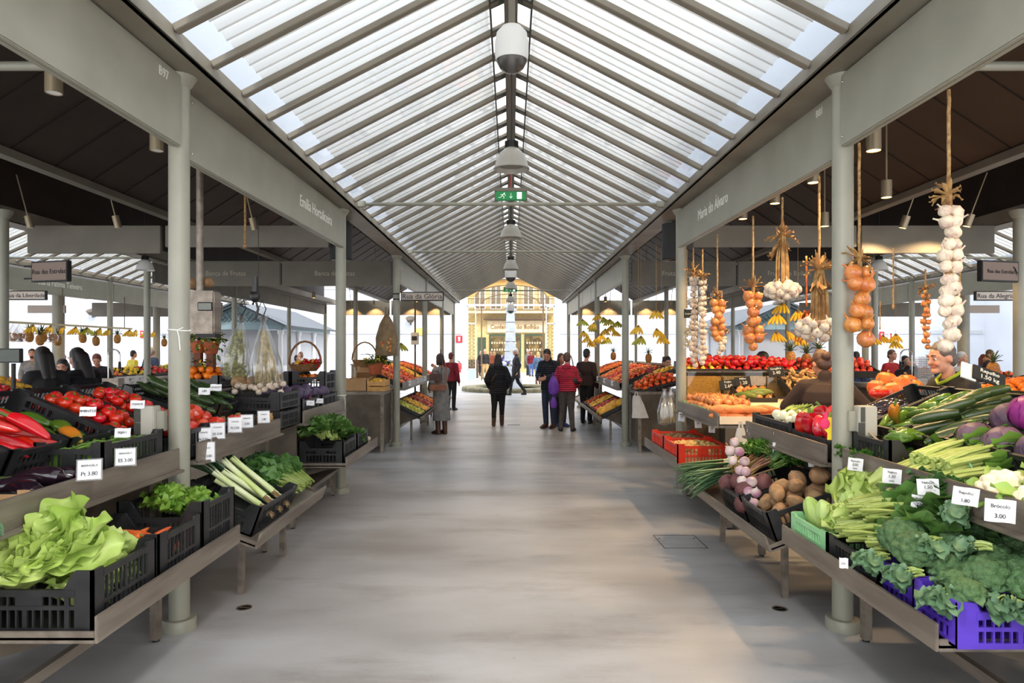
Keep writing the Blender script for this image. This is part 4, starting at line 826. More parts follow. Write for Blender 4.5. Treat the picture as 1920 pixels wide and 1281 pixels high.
def leek(n=1, sd=1):
    r = random.Random(sd); b = MB(); b.tube([(0, 0, 0), (0, .10, .004), (0, .24, .008), (0, .34, .012)], [.020, .018, .018, .020], 10)
    o = PT(b, 'leek', leekw, '', 'leek'); c = MB()
    for k in range(9):
        sd_ = 1 if k % 2 else -1; c.leaf(.34+.10*r.random(), .040, LM((0, .26+.015*k, .008+.002*k), sd_*(.08+.05*k)*r.uniform(.5, 1.3), .1+.12*r.random()), curl=r.uniform(-.7, .15), cup=.0, fold=.25, nx=5, ny=10, tip=.3, base=.8)
    c.build('leaves', leekg, o); d = MB()
    for k in range(16): d.tube([(r.uniform(-.012, .012), .0, r.uniform(-.012, .012)), (r.uniform(-.02, .02), -.03, r.uniform(-.02, .01)), (r.uniform(-.035, .035), -.06-.03*r.random(), r.uniform(-.03, .0))], [.0018, .0014, .0006], 4)
    d.build('roots', rootm, o); return Proto(o)
PR['leek'] = leek()
def springonion():
    b = MB(); b.lathe([(0, -.036), (.022, -.03), (.030, -.005), (.024, .02), (.012, .045), (.010, .12)], 14, RX(-math.pi/2)); o = PT(b, 'spring_onion', M_('spring_onion_bulb', (238, 234, 214), (222, 222, 190), rough=.3, scale=6), '', 'spring onion'); c = MB()
    for k in range(3): c.tube([(0, .11, 0), (.012*(k-1), .2, .012), (.03*(k-1), .32, .01)], [.0095, .008, .003], 7)
    c.build('green_stalk', M_('spring_onion_green', (112, 142, 62), (150, 172, 92), rough=.4, scale=8), o); return Proto(o)
PR['spring'] = springonion()
# ================================================================ crates, boxes, display stands
def crate_mb(dx, dy, h, dip=.7, pitch=.032, t=.012):
    """slotted plastic crate, bottom centre at the origin; dip = height share of the lowered middle of its long sides"""
    b = MB(); b.box(-dx/2, -dy/2, 0, dx/2, dy/2, .010)
    def wall(L, M, dp):
        cw = min(.07, L*.16); hc = h*dp; zs = [0, h*.38, hc-.022]
        for sx in (-1, 1):
            b.box(sx*L/2, 0, 0, sx*(L/2-cw), t, h, M)
            if dp < 1:
                x0 = sx*(L/2-cw); x1 = sx*(L/2-cw-(h-hc)*.9)
                b.add([(x0, 0, hc-.03), (x1, 0, hc-.03), (x0, 0, h), (x0, t, hc-.03), (x1, t, hc-.03), (x0, t, h)], [(0, 1, 2), (3, 5, 4), (1, 4, 5, 2), (0, 2, 5, 3), (0, 3, 4, 1)], M)
        x = L/2-cw
        b.box(-x, 0, 0, x, t, .022, M); b.box(-x, 0, h*.38, x, t, h*.38+.016, M); b.box(-x, -.002, hc-.026, x, t+.002, hc, M)
        n = max(2, int(2*x/pitch))
        for i in range(n+1):
            xx = -x+2*x*i/n; w = .009 if i % 5 == 0 else .0034; b.box(xx-w, .001, .01, xx+w, t-.001, hc-.01, M)
        if dp < .92: b.box(-L*.10, .0, h*.45, L*.10, t, hc-.02, M)
    wall(dx, T(0, -dy/2, 0), dip); wall(dx, T(0, dy/2, 0) @ RZ(math.pi), dip)
    wall(dy, T(-dx/2, 0, 0) @ RZ(-math.pi/2), .93); wall(dy, T(dx/2, 0, 0) @ RZ(math.pi/2), .93)
    return b
CRM = {}
def CM(s, x, y, z, tilt=0., yaw=0.):
    """local frame on side s: +x runs away from the aisle (mirrored on the left), tilt raises the outer side"""
    return T(s*x, y, z) @ RZ(yaw) @ (RY(-tilt) if s > 0 else RZ(math.pi) @ RY(-tilt))
def crate(M, dx, dy, h, m, label, group=None, dip=.7, name='plastic_crate'):
    k = (dx, dy, h, m.name, dip)
    if k not in CRM: CRM[k] = crate_mb(dx, dy, h, dip).mesh(name, m, False)
    o = bpy.data.objects.new(name, CRM[k]); COL.objects.link(o); o.matrix_local = M; return tag(o, label, 'crate', group)
def carton(M, dx, dy, h, m, label, name='cardboard_box', cat='box', flaps=True, group=None, open_front=False):
    o = thing(name, label, cat, M=M, group=group); t = .006
    b = MB(); b.box(-dx/2, -dy/2, 0, dx/2, dy/2, t)
    for sx in (-1, 1): b.box(sx*dx/2, -dy/2, 0, sx*(dx/2-t), dy/2, h*(.6 if open_front and sx < 0 else 1))
    for sy in (-1, 1): b.box(-dx/2, sy*dy/2, 0, dx/2, sy*(dy/2-t), h)
    b.build('tray', m, o, False)
    if flaps:
        b = MB()
        for sx in (-1, 1):
            for sy in (-1, 1): b.box(sx*dx/2, sy*dy/2, h, sx*(dx/2-.05), sy*(dy/2-.008), h+.018)
        b.build('corner_tabs', m, o, False)
    return o
def woodcrate(M, dx, dy, h, label, group=None):
    o = thing('wooden_crate', label, 'crate', M=M, group=group); b = MB(); b.box(-dx/2, -dy/2, 0, dx/2, dy/2, .006)
    for z0, z1 in ((.008, h*.42), (h*.52, h*.95)):
        for sy in (-1, 1): b.box(-dx/2, sy*dy/2, z0, dx/2, sy*(dy/2-.005), z1)
        for sx in (-1, 1): b.box(sx*dx/2, -dy/2, z0, sx*(dx/2-.005), dy/2, z1)
    b.build('slats', wood, o, False); b = MB()
    for sx in (-1, 1):
        for sy in (-1, 1): b.box(sx*(dx/2-.005), sy*(dy/2-.005), 0, sx*(dx/2-.03), sy*(dy/2-.03), h*1.15)
    b.build('corner_posts', wood, o, False); return o
def fill(key, M, dx, dy, z0, step, label, group, layers=1, mound=0., sc=(.92, 1.1), jit=.22, mode='any', yaw=0., yj=.4, lim=None, stz=.78, stepy=None):
    """individual pieces on a loose hexagonal grid in the local frame M"""
    pr = PR[key]; stepy = stepy or step; out = []
    for l in range(layers):
        ex = dx-l*step*.75; ey = dy-l*stepy*.75; nx = max(1, int(ex/step)); ny = max(1, int(ey/stepy))
        for i in range(nx):
            for j in range(ny):
                x = (i-(nx-1)/2)*(ex/nx)+(.25*step if j % 2 else -.25*step)*(nx > 1); y = (j-(ny-1)/2)*(ey/ny)
                x += U(-jit, jit)*step; y += U(-jit, jit)*stepy; x = max(-dx/2+.3*step, min(dx/2-.3*step, x)); y = max(-dy/2+.3*stepy, min(dy/2-.3*stepy, y))
                z = z0+l*step*stz+mound*max(0, 1-(2*x/dx)**2)*max(0, 1-(2*y/dy)**2)+U(-.06, .06)*step
                s = U(*sc)
                if mode == 'any': Rm = RZ(U(0, 6.28)) @ RX(U(-.9, .9)) @ RY(U(-.9, .9))
                elif mode == 'up': Rm = RZ(U(0, 6.28)) @ RX(U(-.25, .25)) @ RY(U(-.25, .25))
                elif mode == 'flat': Rm = RZ(yaw+U(-yj, yj)) @ RX(U(-.1, .1))
                elif mode == 'lay': Rm = RZ(yaw+U(-yj, yj)) @ RX(math.pi/2+U(-.2, .2))
                out.append(pr.put(M @ T(x, y, z) @ Rm @ S(s), label, group))
                if lim and len(out) >= lim: return out
    return out
def put(key, M, label, group=None): return PR[key].put(M, label, group)

def stand(s, y0, y1, label, tray=None, tilt=0., tray_y=None, rack=None, zt=1.0, bottom=False, endpanel=False, legs=True, xb=2.75):
    """steel market stand: sloping-lipped upper shelf, lower crate tray, legs, rails, dark back panel"""
    o = thing('display_stand', label, 'market stand', (0, 0, 0)); X = lambda x: s*x
    b = MB(); b.box(X(1.95), y0, zt-.03, X(xb), y1, zt-.005); b.build('upper_shelf', steel, o, bev=.003)
    b = MB(); b.box(X(1.93), y0, zt-.015, X(1.95), y1, zt+.11); b.box(X(1.90), y0, zt-.03, X(1.95), y1, zt-.012); b.build('shelf_lip', steel, o, bev=.004)
    for yy in ((y0+.04, y1-.04) if legs else ()):
        for xx in (2.05, xb-.05):
            b = MB(); b.box(X(xx-.025), yy-.025, .012, X(xx+.025), yy+.025, zt-.03); b.build('leg', steel, o, bev=.004)
            b = MB(); b.cyl((X(xx), yy, 0), (X(xx), yy, .03), .02); b.build('foot', dark, o)
        b = MB(); b.bar((X(2.05), yy, .30), (X(xb-.05), yy, .30), .03); b.build('cross_rail', steel, o)
    b = MB(); b.bar((X(2.05), y0+.06, .27), (X(2.05), y1-.06, .27), .035, .05); b.build('long_rail', steel, o)
    b = MB(); b.box(X(xb-.03), y0, .08, X(xb-.01), y1, zt-.04); b.build('back_panel', steeld, o, smooth=False)
    if endpanel:
        b = MB(); b.box(X(2.0), y0-.012, .1, X(xb), y0, zt-.03); b.build('end_panel', steeld, o, bev=.003)
    if bottom:
        b = MB(); b.box(X(2.0), y0+.05, .28, X(2.7), y1-.05, .31); b.build('bottom_shelf', steel, o, bev=.003)
    if tray:
        ty0, ty1 = tray_y or (y0, y1); xi, zl = (1.60, tray)
        M = T(X(xi), 0, zl) @ (RY(s*-tilt)); t = MB(); sx = s
        t.box(0, ty0, 0, sx*.62, ty1, .014, M); t.build('lower_tray', steel, o, bev=.002)
        t = MB(); t.box(-sx*.014, ty0, -.012, 0, ty1, .095, M); t.build('tray_lip', steel, o, bev=.003)
        for yy in (ty0, ty1-.012):
            t = MB(); t.box(0, yy, -.012, sx*.62, yy+.012, .035, M); t.build('tray_end_lip', steel, o, bev=.002)
        for yy in (ty0+.12, ty1-.12):
            t = MB(); t.add([(X(1.68), yy-.01, zl+.08*math.sin(tilt)-.01), (X(2.2), yy-.01, zl+.6*math.sin(tilt)-.01), (X(2.2), yy-.01, zl-.16), (X(1.68), yy+.01, zl+.08*math.sin(tilt)-.01), (X(2.2), yy+.01, zl+.6*math.sin(tilt)-.01), (X(2.2), yy+.01, zl-.16)], [(0, 1, 2), (5, 4, 3), (0, 3, 4, 1), (1, 4, 5, 2), (2, 5, 3, 0)]); t.build('tray_bracket', steeld, o, smooth=False)
        if tilt:
            for yy in (ty0+.45, ty1-.2): t = MB(); t.box(X(1.84), yy-.02, 0, X(1.88), yy+.02, zl+.24*math.sin(tilt)); t.build('tray_leg', steel, o, bev=.003)
    if rack:
        ry0, ry1, xa, za, xc, zc = rack; t = MB(); t.bar((X(xa), (ry0+ry1)/2, za), (X(xc), (ry0+ry1)/2, zc), ry1-ry0, .012, up=(0, 0, 1)); t.build('sloping_rack', steeld, o, smooth=False)
        for yy in (ry0+.05, ry1-.05):
            t = MB(); t.bar((X(xc-.03), yy, zt-.02), (X(xc-.03), yy, zc), .03); t.bar((X(xa+.02), yy, zt-.02), (X(xa+.02), yy, za), .03); t.build('rack_support', steel, o)
    return o
TL = math.radians(23)
def ontilt(s, xa, za, y, u, tilt=TL): return CM(s, xa+u*math.cos(tilt), y, za+u*math.sin(tilt), tilt)
# ================================================================ the near stalls, left side
def G(s, lab): return lab
stand(-1, -.4, 3.98, 'steel stand nearest on the left, lettuce crates on its lower tray', .565, 0, (2.62, 4.0), (2.2, 4.9, 2.28, 1.07, 2.85, 1.30), xb=2.9)
stand(-1, 4.22, 5.72, 'steel stand with leeks on its tilted tray, second on the left', .45, math.radians(20), (4.26, 5.76), (4.92, 5.7, 2.3, 1.13, 2.85, 1.32))
stand(-1, 6.38, 7.92, 'steel stand under the red cabbages, third on the left', .55, 0, (6.6, 8.12), None, bottom=True, endpanel=True)
# lower tray: three black crates
L = -1
M = CM(L, 1.87, 2.88, .58); crate(M, .50, .47, .245, blackp, 'black crate overflowing with lettuce, nearest on the left tray')
put('lettuce', M @ T(.12, -.13, .21) @ RX(1.0) @ RY(-.3) @ S(.9), 'pale lettuce head lying root outward in the nearest black crate')
put('lettuce', M @ T(-.07, -.13, .17) @ RX(.9) @ RY(.3) @ S(.8), 'pale lettuce head in the front right of the nearest crate')
put('lettuce', M @ T(.12, .12, .16) @ RX(.2) @ S(.95), 'lettuce head low at the back of the nearest crate')
put('romaine', M @ T(-.07, .12, .27) @ RZ(2.6) @ RX(.15) @ S(.95), 'big loose-leaf lettuce draped on top of the nearest crate')
put('romaine', M @ T(.04, .18, .25) @ RZ(2.2) @ RX(.35) @ S(.8), 'loose-leaf lettuce behind the big draped one')
for k, (a, c) in enumerate(((-.10, -.12), (.10, -.12), (-.10, .1))): put('lettuce', M @ T(a, c, .08) @ RX(.3*k) @ S(.72, .72, .55), 'lettuce head seen through the slots of the nearest black crate', 'lettuces low in the nearest crate')
M = CM(L, 1.85, 3.36, .58); crate(M, .46, .42, .25, blackp, 'black crate of carrots on the left tray')
fill('carrot', M @ T(0, 0, 0), .36, .34, .11, .055, 'carrot in the black crate between the two lettuce crates', 'carrots in the black crate', layers=3, mode='flat', yaw=.5, yj=.5, stepy=.15)
M = CM(L, 1.85, 3.80, .60); crate(M, .46, .40, .28, blackp, 'black crate of curly lettuce, farthest on the nearest left tray')
for k, (a, c) in enumerate(((-.08, -.06), (.10, -.05), (0, .08))): put('curly', M @ T(a, c, .17+.02*k) @ RZ(k) @ S(.85), 'frilly dark lettuce in the crate beyond the carrots', 'frilly lettuces')
# upper shelf
M = CM(L, 2.12, 2.60, 1.0); carton(M, .30, .40, .09, card, 'cardboard box of greens at the left picture edge')
put('bluegreens', M @ T(.06, .0, .05) @ RZ(1.9) @ S(.5), 'cabbage leaves piled in the box at the left edge'); put('greens', M @ T(.1, .10, .06) @ RZ(2.6) @ S(.5), 'pale green bunch behind the cabbage leaves at the left edge')
put('bluegreens', M @ T(-.16, .17, .06) @ RZ(1.6) @ RX(-.5) @ S(.42), 'drooping green leaf hanging over the left shelf lip')
M = CM(L, 2.11, 3.08, 1.0); carton(M, .30, .46, .085, blackp, 'shallow black carton of eggplants on the left shelf')
for k, (a, c, y) in enumerate(((.04, -.10, -1.2), (.0, .04, -1.45), (.06, .14, -1.0), (.0, -.18, -1.7), (-.03, .19, -1.9))): put('eggplant', M @ T(a, c, .075+.03*(k == 1)) @ RZ(y) @ S(.95), 'glossy dark eggplant in the shallow carton', 'eggplants in the shallow carton')
M = CM(L, 2.16, 3.62, 1.01); crate(M, .34, .58, .22, blackp, 'black crate of green beans beside the grey socket box', dip=.85)
def beans(M, dx, dy, label):
    b = MB()
    for k in range(90):
        x, y, a = U(-dx/2, dx/2), U(-dy/2, dy/2), U(0, 3.1); l = .055; z = U(0, .035); b.tube([(x-l*math.cos(a), y-l*math.sin(a), z), (x, y, z+.012), (x+l*math.cos(a), y+l*math.sin(a), z)], [.0025, .005, .0025], 5)
    b.box(-dx/2, -dy/2, -.12, dx/2, dy/2, .004); o = tag(b.build('green_beans', M_('bean_skin', (104, 138, 54), (84, 116, 42), rough=.45, scale=8)), label, 'beans', kind='stuff'); o.matrix_local = M
beans(M @ T(0, 0, .15), .26, .50, 'heap of green beans in the black crate by the column')
KL = (2.28, 1.08)
for k, (yy, nm) in enumerate(((2.43, 'black crate of red peppers cut by the left picture edge'), (2.84, 'tilted black crate of red peppers near the left edge'), (3.25, 'tilted black crate of long red peppers'), (3.66, 'tilted black crate of green peppers'), (4.08, 'tilted black crate of tomatoes, nearer one'), (4.50, 'tilted black crate of tomatoes behind the column'))):
    M = ontilt(L, KL[0], KL[1], yy, .31); crate(M, .60, .40, .16, blackp, nm, dip=.9)
    if k in (1, 2): fill('longpep', M, .44, .32, .10, .11, 'long red pepper in the tilted crates at the left', 'long red peppers', 2 if k == 2 else 1, mode='lay', yaw=1.9, yj=.5, stepy=.10, sc=(1.0, 1.25))
    if k == 3:
        fill('greenpep', M @ T(-.03, 0, 0), .38, .30, .08, .12, 'green pepper in the tilted crate left of the tomatoes', 'green peppers on the left', 1, mode='lay', yaw=1.4, stepy=.11, sc=(1, 1.2))
        put('orangepep', M @ T(-.24, .08, .13) @ RZ(1.2) @ RX(1.5) @ S(1.1), 'orange and green pepper in front of the tomatoes')
    if k >= 4: fill('tomato', M, .52, .34, .06, .075, 'red tomato in the tilted crates behind the socket box', 'red tomatoes on the left', 2, .05, mode='up', sc=(.95, 1.2))
M = CM(L, 2.17, 4.05+.30, 1.0); crate(M, .36, .32, .20, blackp, 'small black crate of tomatoes behind the first left column')
fill('bigtom', M, .30, .26, .17, .105, 'large tomato around the first left column', 'large tomatoes by the column', 2, .02, mode='up', sc=(.75, .92))
# second stand upper shelf
M = CM(L, 2.14, 4.70, 1.0); crate(M, .34, .36, .20, blackp, 'black crate of ribbed tomatoes on the second left stand')
for k, (a, c, z, q) in enumerate(((-.08, -.08, .17, .85), (.06, -.09, .17, .85), (-.03, .07, .17, .9))): put('bigtom', M @ T(a, c, z) @ RZ(k) @ RX(.3) @ S(q*1.1), 'large orange-red tomato in front of the biggest ribbed one', 'large tomatoes on the second stand')
put('ribtom', M @ T(.06, .05, .24) @ RX(-.35), 'biggest ribbed tomato on the second left stand'); put('ribtom', M @ T(.05, -.12, .20) @ RX(-.3) @ S(.75), 'ribbed tomato left of the biggest one')
M = CM(L, 2.14, 5.10, 1.0); crate(M, .34, .38, .18, blackp, 'black crate right of the biggest ribbed tomato'); put('ribtom', M @ T(-.05, -.09, .15) @ S(.7), 'ribbed tomato alone in the right-hand crate'); put('ribtom', M @ T(.08, .05, .13) @ S(.6), 'ribbed tomato half hidden in the right-hand crate')
M = CM(L, 2.12, 5.49, 1.0); woodcrate(M, .30, .34, .14, 'small pale wooden crate at the end of the second left shelf')
M = ontilt(L, 2.3, 1.14, 5.10, .28, .33); crate(M, .56, .38, .12, blackp, 'tilted black crate of courgettes on the left'); fill('courgette', M, .46, .30, .10, .075, 'dark courgette piled behind the ribbed tomatoes', 'courgettes on the left', 2, .02, mode='flat', yaw=1.3, yj=.25, stepy=.16)
M = ontilt(L, 2.3, 1.14, 5.50, .28, .33); crate(M, .56, .38, .12, blackp, 'second tilted crate of courgettes on the left'); fill('courgette', M, .46, .30, .10, .075, 'dark courgette piled behind the ribbed tomatoes', 'courgettes on the left', 2, .02, mode='flat', yaw=1.3, yj=.25, stepy=.16)
# lower tilted tray: leeks and greens
tl = math.radians(20)
M = CM(L, 1.60+.29, 4.72, .475+.29*math.sin(tl), tl); crate(M, .50, .74, .20, blackp, 'tilted black crate of leeks')
for k in range(8):
    put('leek', M @ T(-.20+.02*(k % 3), -.20+.055*k, .12+.03*(k % 3)) @ RZ(-1.40+U(-.3, .25)) @ RX(.24+.06*(k % 3)) @ S(1.08), 'leek with white shaft and green leaves in the tilted crate', 'leeks in the tilted crate')
M = CM(L, 1.60+.28, 5.42, .48+.28*math.sin(tl), tl)
for k, (a, c) in enumerate(((-.20, -.18), (-.21, .0), (-.20, .16))): put('greens', M @ T(a, c, .05+.02*k) @ RZ(-1.5+.25*(k-1)) @ S(.95), 'tied bunch of turnip greens beside the leek crate', 'greens bunches beside the leeks')
for k, (a, c) in enumerate(((-.06, -.10), (-.05, .12))): put('dgreens', M @ T(a, c, .12) @ RZ(-1.4+.3*k) @ S(1.0), 'dark leafy bunch on top of the greens beside the leeks', 'dark greens beside the leeks')
# third stand
M = CM(L, 2.22, 6.70, 1.0); crate(M, .52, .58, .22, blackp, 'black crate of red onions and cabbages, near end of the third left stand', dip=.8)
for k, (a, c, z) in enumerate(((-.12, -.14, .24), (.04, -.12, .24), (.16, -.1, .22), (-.14, .05, .25), (.0, .06, .28), (.15, .1, .24), (-.1, .2, .26))): put('scab', M @ T(a, c, z) @ RZ(k*1.3) @ RX(.5*k) @ S(1.02), 'dark red cabbage heaped in the crate with red onions', 'red cabbages on the left')
for k in range(6): put('ronion', M @ T(-.17+.06*k, -.245, .17+.03*(k == 2)) @ RX(U(-1, 1)), 'red onion at the rim of the cabbage crate', 'red onions under the cabbages')
M = CM(L, 2.20, 7.35, 1.0); crate(M, .50, .60, .22, blackp, 'black crate of cabbages beside the second left column', dip=.85)
for k, (a, c, z) in enumerate(((-.12, -.16, .22), (.05, -.12, .24), (-.1, .05, .22), (.08, .1, .24), (-.05, .2, .22))): put('scab', M @ T(a, c, z) @ RZ(k*1.7) @ RX(.4*k) @ S(1.05), 'dark red cabbage in the crate beside the second left column', 'red cabbages by the second left column')
M = CM(L, 1.85, 6.92, .57); crate(M, .44, .56, .22, blackp, 'black crate of chard on the third left tray')
for k, (a, c) in enumerate(((-.02, -.16), (.06, -.02), (-.06, .1), (.02, .2))): put('bokchoy', M @ T(a, c, .17+.02*k) @ RZ(k*1.9) @ RX(.5) @ S(.95), 'bunch of chard leaves in the black crate by the second left column', 'chard bunches')
M = CM(L, 1.85, 7.52, .57); crate(M, .44, .54, .22, blackp, 'far black crate on the third left tray')
for k in range(3): put('bokchoy', M @ T(.0, -.1+.12*k, .12) @ RZ(k*2.1) @ S(.8), 'greens low in the far crate of the third left tray', 'greens in the far crate')
for k in range(4): put('garlic', CM(L, 1.66, 7.86+.03*k, .60+.045*(k % 2)) @ RX(U(-.8, .8)), 'garlic bulb at the end of the third left tray', 'garlic bulbs on the tray end')

# ================================================================ the near stalls, right side
Rr = 1
stand(1, -.4, 3.98, 'steel stand nearest on the right, broccoli and cabbages on its tray', .565, 0, (2.55, 4.0), (2.2, 4.9, 2.36, 1.05, 2.95, 1.27), xb=2.95)
stand(1, 4.20, 5.62, 'steel stand with potatoes on its tilted tray, second on the right', .45, math.radians(20), (4.19, 6.2), None, zt=.99)
stand(1, 6.38, 7.92, 'steel stand with sweet potatoes and red crates, third on the right', .55, 0, (6.58, 8.12), None, zt=.98, endpanel=True)
M = CM(Rr, 1.86, 3.755, .58); crate(M, .46, .46, .16, mintp, 'mint-green crate of pointed cabbages', dip=.85)
for k, (a, c, z, ry, sc_) in enumerate(((-.13, .13, .17, -.3, .82), (-.13, -.02, .18, -.25, .85), (-.03, -.08, .22, -.1, 1.05), (-.13, -.15, .16, -.4, .9), (.06, .10, .2, .2, .95), (.1, -.1, .2, .3, .95))): put('pcab', M @ T(a, c, z) @ RY(ry) @ RX(.2*k-.4) @ S(sc_), 'pale pointed cabbage in the mint-green crate', 'pointed cabbages')
put('lettuce', M @ T(-.09, -.20, .17) @ RY(-.4) @ S(.8), 'loose green lettuce at the near end of the mint crate')
put('lettuce', CM(Rr, 2.0, 3.80, .86) @ RY(-.6) @ RX(.4) @ S(1.15), 'upright pale chicory head standing behind the pointed cabbages')
put('lettuce', CM(Rr, 2.02, 3.55, .88) @ RY(-.4) @ RX(-.4) @ S(1.1), 'upright pale chicory head beside the big greens')
M = CM(Rr, 1.86, 3.27, .58); crate(M, .46, .48, .16, blackp, 'black crate under the greens bunches on the right', dip=.85)
for k, (a, c, z, yw, q) in enumerate(((-.2, .18, .17, -2.0, .95), (-.2, .06, .18, -2.2, 1.0), (-.18, -.08, .17, -2.0, .95), (-.14, .18, .27, -1.95, 1.05), (-.12, .06, .28, -2.15, 1.05))): put('greens', M @ T(a, c, z) @ RZ(yw) @ RX(.12) @ S(q), 'tied bunch of turnip greens, stalks toward the aisle', 'turnip greens bunches on the right')
for k, (a, c, z, yw) in enumerate(((.02, .0, .32, -2.2), (.06, .12, .33, -1.9), (.10, -.16, .30, -2.1))): put('greens', M @ T(a, c, z) @ RZ(yw) @ S(.8), 'large flat greens heaped behind the stalks on the right', 'large greens on the right')
for k, yy in enumerate((2.93, 2.64)):
    M = CM(Rr, 1.90-.015*k, yy, .585-.0*k); crate(M, .50, .28, .17, purplep, 'purple crate under the broccoli, %s' % ('overhanging the tray end' if k else 'beside the greens'), dip=.8)
for k, (x, y, z, q, kk) in enumerate(((1.74, 3.05, .86, 1.05, 'broc'), (1.90, 3.06, .86, .95, 'broc'), (1.72, 2.86, .83, 1.1, 'broc'), (1.90, 2.88, .84, 1.0, 'broc'), (2.06, 2.95, .88, 1.0, 'broc'), (1.80, 2.73, .80, .9, 'broc'), (1.97, 2.72, .82, 1.05, 'broc'), (2.1, 2.76, .86, 1.0, 'broc'), (1.86, 2.55, .80, 1.05, 'broc'), (2.0, 2.52, .82, 1.0, 'broc'), (2.1, 2.58, .84, 1.05, 'broc'), (1.75, 2.58, .77, .8, 'brocleaf'), (1.72, 2.42, .77, .8, 'brocleaf'), (1.95, 2.38, .80, 1.05, 'brocleaf'), (2.1, 2.4, .82, 1., 'broc'))): put(kk, T(x, 2.55+(y-2.38)*.72, z-.01) @ RZ(k*1.1) @ RX(U(-.3, .3)) @ RY(U(-.5, .1)) @ S(q), 'broccoli head heaped over the purple crates', 'broccoli heads')
for k, (x, y, z, yw) in enumerate(((1.68, 2.80, .76, 1.4), (1.70, 2.62, .74, 1.8), (1.66, 3.02, .76, 1.6), (1.84, 2.53, .75, 2.6), (2.0, 2.53, .78, 3.0), (1.93, 2.75, .88, 1.0), (2.1, 2.9, .90, .3), (1.80, 2.88, .87, 1.9))): put('bluegreens', T(x, y, z) @ RZ(yw) @ RX(-.1) @ S(.50), 'drooping blue-green leaf cluster among the broccoli', 'leaves among the broccoli')
# upper shelf, right
for k, (x, y) in enumerate(((2.02, 3.86), (2.08, 3.70), (2.2, 3.85))): put('parsley', T(x+.02, y, 1.02) @ RZ(-.6+.5*k) @ S(.9), 'bunch of coriander at the far end of the near right shelf', 'coriander bunches')
for k, (x, y, z, yw, q) in enumerate(((2.0, 3.50, 1.02, -1.2, .9), (2.0, 3.36, 1.03, -1.3, .95), (1.99, 3.22, 1.03, -1.4, .9), (2.06, 3.42, 1.10, -1.25, .95), (2.06, 3.25, 1.10, -1.35, .95))): put('celery', T(x, y, z) @ RZ(yw) @ RX(.10) @ S(q), 'tied celery bunch on the near right shelf', 'celery bunches')
for k, (x, y) in enumerate(((1.99, 3.12), (2.0, 3.0))): put('dgreens', T(x+.06, y, 1.03) @ RZ(.1+.5*k) @ RX(.05) @ S(.62), 'dark leafy bunch hanging over the near right lip', 'leafy bunches by the cauliflowers')
for k, (x, y, z, q) in enumerate(((2.05, 2.84, 1.09, 1.0), (2.04, 2.62, 1.08, .92), (2.2, 2.70, 1.12, 1.0), (2.03, 2.42, 1.08, .9))): put('caul', T(x, y, z) @ RZ(k*1.3) @ RY(-.5) @ S(q), 'cream cauliflower on the near right shelf', 'cauliflowers')
put('bluegreens', T(1.97, 2.88, 1.05) @ RZ(1.3) @ RX(-.6) @ S(.55), 'cabbage leaf drooping over the near right shelf lip')
KR = (2.36, 1.06)
names = {2.62: 'tilted black crate of red cabbages nearest the right edge', 3.03: 'tilted black crate of red cabbages', 3.44: 'tilted black crate of red cabbages beside the courgettes', 3.85: 'tilted black crate of large courgettes', 4.26: 'tilted black crate of green peppers behind the right column', 4.67: 'tilted black crate of eggplants behind the right column'}
for yy, nm in names.items():
    M = ontilt(1, KR[0], KR[1], yy, .31); crate(M, .60, .40, .16, blackp, nm, dip=.9)
    if yy < 3.5:
        for k, (a, c, z) in enumerate(((-.2, -.1, .13), (-.2, .1, .13), (.0, -.1, .17), (.0, .1, .16), (.19, .0, .15))):
            if yy > 3.3 and k == 2: put('vcab', M @ T(a-.02, c, z+.05) @ RX(.4), 'bright magenta red cabbage on the right heap')
            else: put('rcab', M @ T(a, c, z) @ RZ(k) @ RX(U(-.5, .5)) @ S(U(.9, 1.0)), 'dull purple red cabbage on the near right stand', 'red cabbages on the right')
    elif yy < 4: fill('bigcour', M, .52, .34, .12, .095, 'large courgette on the near right stand', 'large courgettes', 2, .03, mode='flat', yaw=1.2, yj=.3, stepy=.17, sc=(.7, .85))
    elif yy < 4.4: fill('greenpep', M, .5, .32, .12, .10, 'green pepper behind the first right column', 'green peppers on the right', 1, .02, mode='lay', yaw=1.2, yj=.9, stepy=.10); put('orangepep', M @ T(-.22, -.05, .2) @ RX(.4), 'orange-tipped pepper standing among green peppers on the right')
    else: fill('eggplant', M @ T(-.12, 0, 0), .24, .32, .10, .12, 'eggplant behind the first right column', 'eggplants on the right', 1, .02, mode='flat', yaw=1.2, stepy=.15)
M = CM(Rr, 2.20, 3.84, 1.0); crate(M, .36, .40, .20, blackp, 'small black crate of green peppers by the right column box')
for k in range(4): put('greenpep', M @ T(-.1+.06*k, -.1+.05*k, .2) @ RZ(k*1.4) @ RX(1.4) @ S(1.05), 'green pepper on the small crate by the right column box', 'green peppers by the column box')
